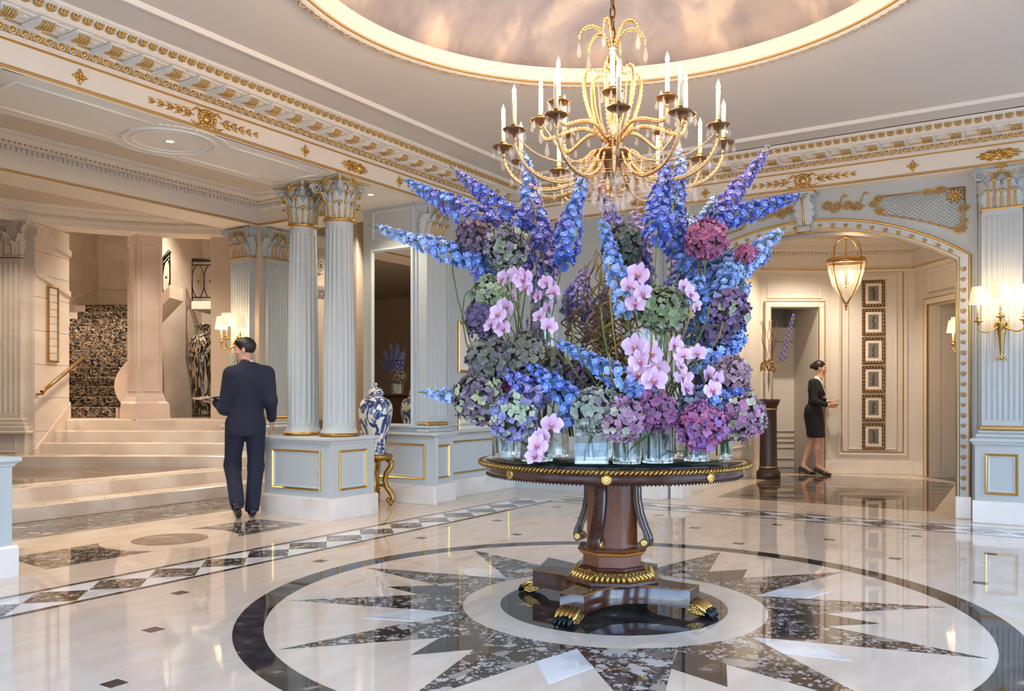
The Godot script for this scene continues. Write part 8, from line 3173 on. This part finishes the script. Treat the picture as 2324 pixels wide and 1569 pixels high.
func build_woman() -> void:
	var t := thing("person", "woman in a dark skirt suit standing in the vestibule doorway", "person", Vector3(-0.863, 0, -8.905), atan2(0.5366, 0.8438))
	var fwd := Vector3(0.84, 0, 0.54)
	var right := Vector3(-0.54, 0, 0.84)
	var up := Basis(right * -1.0, Vector3.UP, fwd * -1.0)
	var pel := Vector3(-0.02, 0.99, 0.0)
	var chest := Vector3(0.02, 1.27, 0.0)
	var sr := Vector3(0.0, 1.405, 0.0) + right * 0.165
	var sl := Vector3(0.0, 1.405, 0.0) - right * 0.165
	var er := Vector3(-0.075, 1.13, 0.17)
	var wr := Vector3(0.13, 1.06, 0.20)
	var el := Vector3(0.10, 1.13, -0.19)
	var wl := Vector3(0.21, 1.12, -0.02)
	var hr := pel + right * 0.085
	var hl := pel - right * 0.085
	var kr := Vector3(0.02, 0.55, 0.085)
	var kl := Vector3(-0.02, 0.55, -0.06)
	var ar := Vector3(0.015, 0.135, 0.08)
	var al := Vector3(-0.165, 0.135, -0.06)
	var head := Vector3(0.075, 1.635, 0.0)
	var look := Basis.looking_at(Vector3(0.93, -0.06, 0.36))
	var b := Field.new(Vector3(-0.36, 0.0, -0.36), Vector3(0.40, 1.6, 0.40), 0.014)
	b.add(pel, chest, 0.075, 0.07, 0.05)
	b.add(chest, Vector3(0.03, 1.42, 0), 0.07, 0.055, 0.05)
	b.add(Vector3(0.035, 1.40, 0), head + Vector3(-0.012, -0.10, 0), 0.05, 0.044, 0.03)
	for q in [[sr, er, 0.042, 0.034], [er, wr, 0.034, 0.024], [sl, el, 0.042, 0.034], [el, wl, 0.034, 0.024], [hr, kr, 0.08, 0.050], [kr, kr.lerp(ar, 0.35) + Vector3(-0.012, 0, 0), 0.048, 0.052], [kr.lerp(ar, 0.35) + Vector3(-0.012, 0, 0), ar, 0.052, 0.028], [hl, kl, 0.08, 0.050], [kl, kl.lerp(al, 0.35) + Vector3(-0.012, 0, 0), 0.048, 0.052], [kl.lerp(al, 0.35) + Vector3(-0.012, 0, 0), al, 0.052, 0.028], [ar, Vector3(0.15, 0.04, 0.13), 0.03, 0.026], [al, Vector3(-0.045, 0.04, -0.03), 0.03, 0.026]]:
		b.add(q[0], q[1], q[2], q[3], 0.03)
	var hf := head_field(head, look, 0.92)
	var h1 := hand_field(wr, Vector3(0.9, 0.0, 0.1), Vector3(-0.1, 0.4, -1), Vector3(0, 1, 0), 0.3, 0.9)
	var h2 := hand_field(wl, Vector3(1.0, 0.15, 0.25), Vector3(0, 1, 0.2), Vector3(0, 0.3, 1), 0.15, 0.9)
	part(t, "body", field_mesh([b, hf, h1, h2]), M.skin)
	eyes(t, head, look, 0.92)
	var f := Field.new(head - Vector3(0.17, 0.14, 0.17), head + Vector3(0.14, 0.15, 0.14), 0.006)
	var he := func(p: Vector3, r: Vector3, k: float, cut: bool) -> void:
		f.add(head + look * p, head + look * p, 0, 0, k, r, cut, look)
	he.call(Vector3(0, 0.032, 0.018), Vector3(0.076, 0.086, 0.094), 0.02, false)
	he.call(Vector3(0, -0.05, -0.075), Vector3(0.12, 0.092, 0.082), 0.012, true)
	he.call(Vector3(0, -0.13, 0.02), Vector3(0.14, 0.085, 0.14), 0.015, true)
	he.call(Vector3(0, 0.02, 0.115), Vector3(0.04, 0.042, 0.036), 0.012, false)
	part(t, "hair", field_mesh([f]), M.hair)
	# jacket with a white blouse showing at the front
	var j := Field.new(Vector3(-0.34, 0.9, -0.36), Vector3(0.36, 1.52, 0.40), 0.011)
	j.add(Vector3(0.01, 1.31, 0), Vector3(0.01, 1.31, 0), 0, 0, 0.05, Vector3(0.165, 0.165, 0.115), false, up)
	j.add(Vector3(0.07, 1.26, 0.02), Vector3(0.07, 1.26, 0.02), 0, 0, 0.05, Vector3(0.125, 0.085, 0.075), false, up)
	j.add(Vector3(0.0, 1.12, 0), Vector3(0.0, 1.12, 0), 0, 0, 0.05, Vector3(0.128, 0.14, 0.098), false, up)
	j.add(Vector3(-0.02, 0.98, 0), Vector3(-0.02, 0.98, 0), 0, 0, 0.06, Vector3(0.168, 0.11, 0.13), false, up)
	for q in [[sr, er, 0.060, 0.050], [er, wr.lerp(er, 0.2), 0.050, 0.040], [sl, el, 0.060, 0.050], [el, wl.lerp(el, 0.2), 0.050, 0.040], [Vector3(0.02, 1.43, 0), sr, 0.04, 0.045], [Vector3(0.02, 1.43, 0), sl, 0.04, 0.045]]:
		j.add(q[0], q[1], q[2], q[3], 0.03)
	j.add(Vector3(0.13, 1.47, 0.06), Vector3(0.185, 1.13, 0.105), 0.082, 0.022, 0.01, Vector3.ZERO, true)
	j.add(Vector3(0.04, 1.47, 0.0), Vector3(0.05, 1.58, 0.0), 0.056, 0.06, 0.01, Vector3.ZERO, true)
	j.keep(Vector3(0, 0.955, 0), Vector3(0, 1, 0))
	part(t, "jacket", field_mesh([j]), M.dark_suit)
	var bl := Field.new(Vector3(-0.2, 1.0, -0.2), Vector3(0.26, 1.52, 0.22), 0.011)
	bl.add(Vector3(0.015, 1.29, 0), Vector3(0.015, 1.29, 0), 0, 0, 0.05, Vector3(0.145, 0.16, 0.108), false, up)
	bl.add(Vector3(0.07, 1.25, 0.02), Vector3(0.07, 1.25, 0.02), 0, 0, 0.05, Vector3(0.10, 0.08, 0.068), false, up)
	bl.add(Vector3(0.035, 1.40, 0), Vector3(0.045, 1.475, 0), 0.065, 0.056, 0.03)
	bl.add(Vector3(0.06, 1.47, 0.0), Vector3(0.075, 1.56, 0.0), 0.05, 0.056, 0.01, Vector3.ZERO, true)
	part(t, "blouse", field_mesh([bl]), M.shirt)
	for q in [[wr, er], [wl, el]]:
		var st := mb()
		tube(st, [q[0].lerp(q[1], 0.24), q[0].lerp(q[1], 0.04)], 0.030, 14)
		part(t, "shirt_cuff", st, M.shirt)
	var s := Field.new(Vector3(-0.3, 0.5, -0.3), Vector3(0.3, 1.12, 0.3), 0.012)
	s.add(pel, pel, 0, 0, 0.05, Vector3(0.165, 0.13, 0.13), false, up)
	s.add(pel + Vector3(0, -0.1, 0), Vector3(0.01, 0.56, 0.03), 0.145, 0.125, 0.05)
	s.add(hr, Vector3(0.02, 0.52, 0.07), 0.10, 0.098, 0.05)
	s.add(hl, Vector3(-0.01, 0.52, -0.05), 0.10, 0.098, 0.05)
	s.keep(Vector3(0, 0.575, 0), Vector3(0, 1, 0))
	part(t, "skirt", field_mesh([s]), M.dark_suit)
	# high-heeled shoes
	for q in [[ar, Vector3(0.185, 0.018, 0.145)], [al, Vector3(0.005, 0.018, -0.015)]]:
		var a: Vector3 = q[0]
		var tip: Vector3 = q[1]
		var d := Vector3(tip.x - a.x, 0, tip.z - a.z).normalized()
		var sh := Field.new(a.min(tip) - Vector3(0.1, 0.14, 0.1), a.max(tip) + Vector3.ONE * 0.06, 0.006)
		sh.add(a + Vector3(0, -0.045, 0) - d * 0.03, tip - d * 0.075 + Vector3(0, 0.004, 0), 0.034, 0.033, 0.02)
		sh.add(tip - d * 0.075, tip, 0.034, 0.012, 0.02)
		sh.add(a + Vector3(0, -0.05, 0) - d * 0.045, Vector3(a.x, 0.004, a.z) - d * 0.055, 0.016, 0.006, 0.015)
		sh.add(a + Vector3(0, 0.03, 0) + d * 0.04, tip - d * 0.09 + Vector3(0, 0.045, 0), 0.028, 0.024, 0.01, Vector3.ZERO, true)
		sh.keep(Vector3(0, 0.001, 0), Vector3(0, 1, 0))
		part(t, "shoe", field_mesh([sh]), M.shoe_leather)
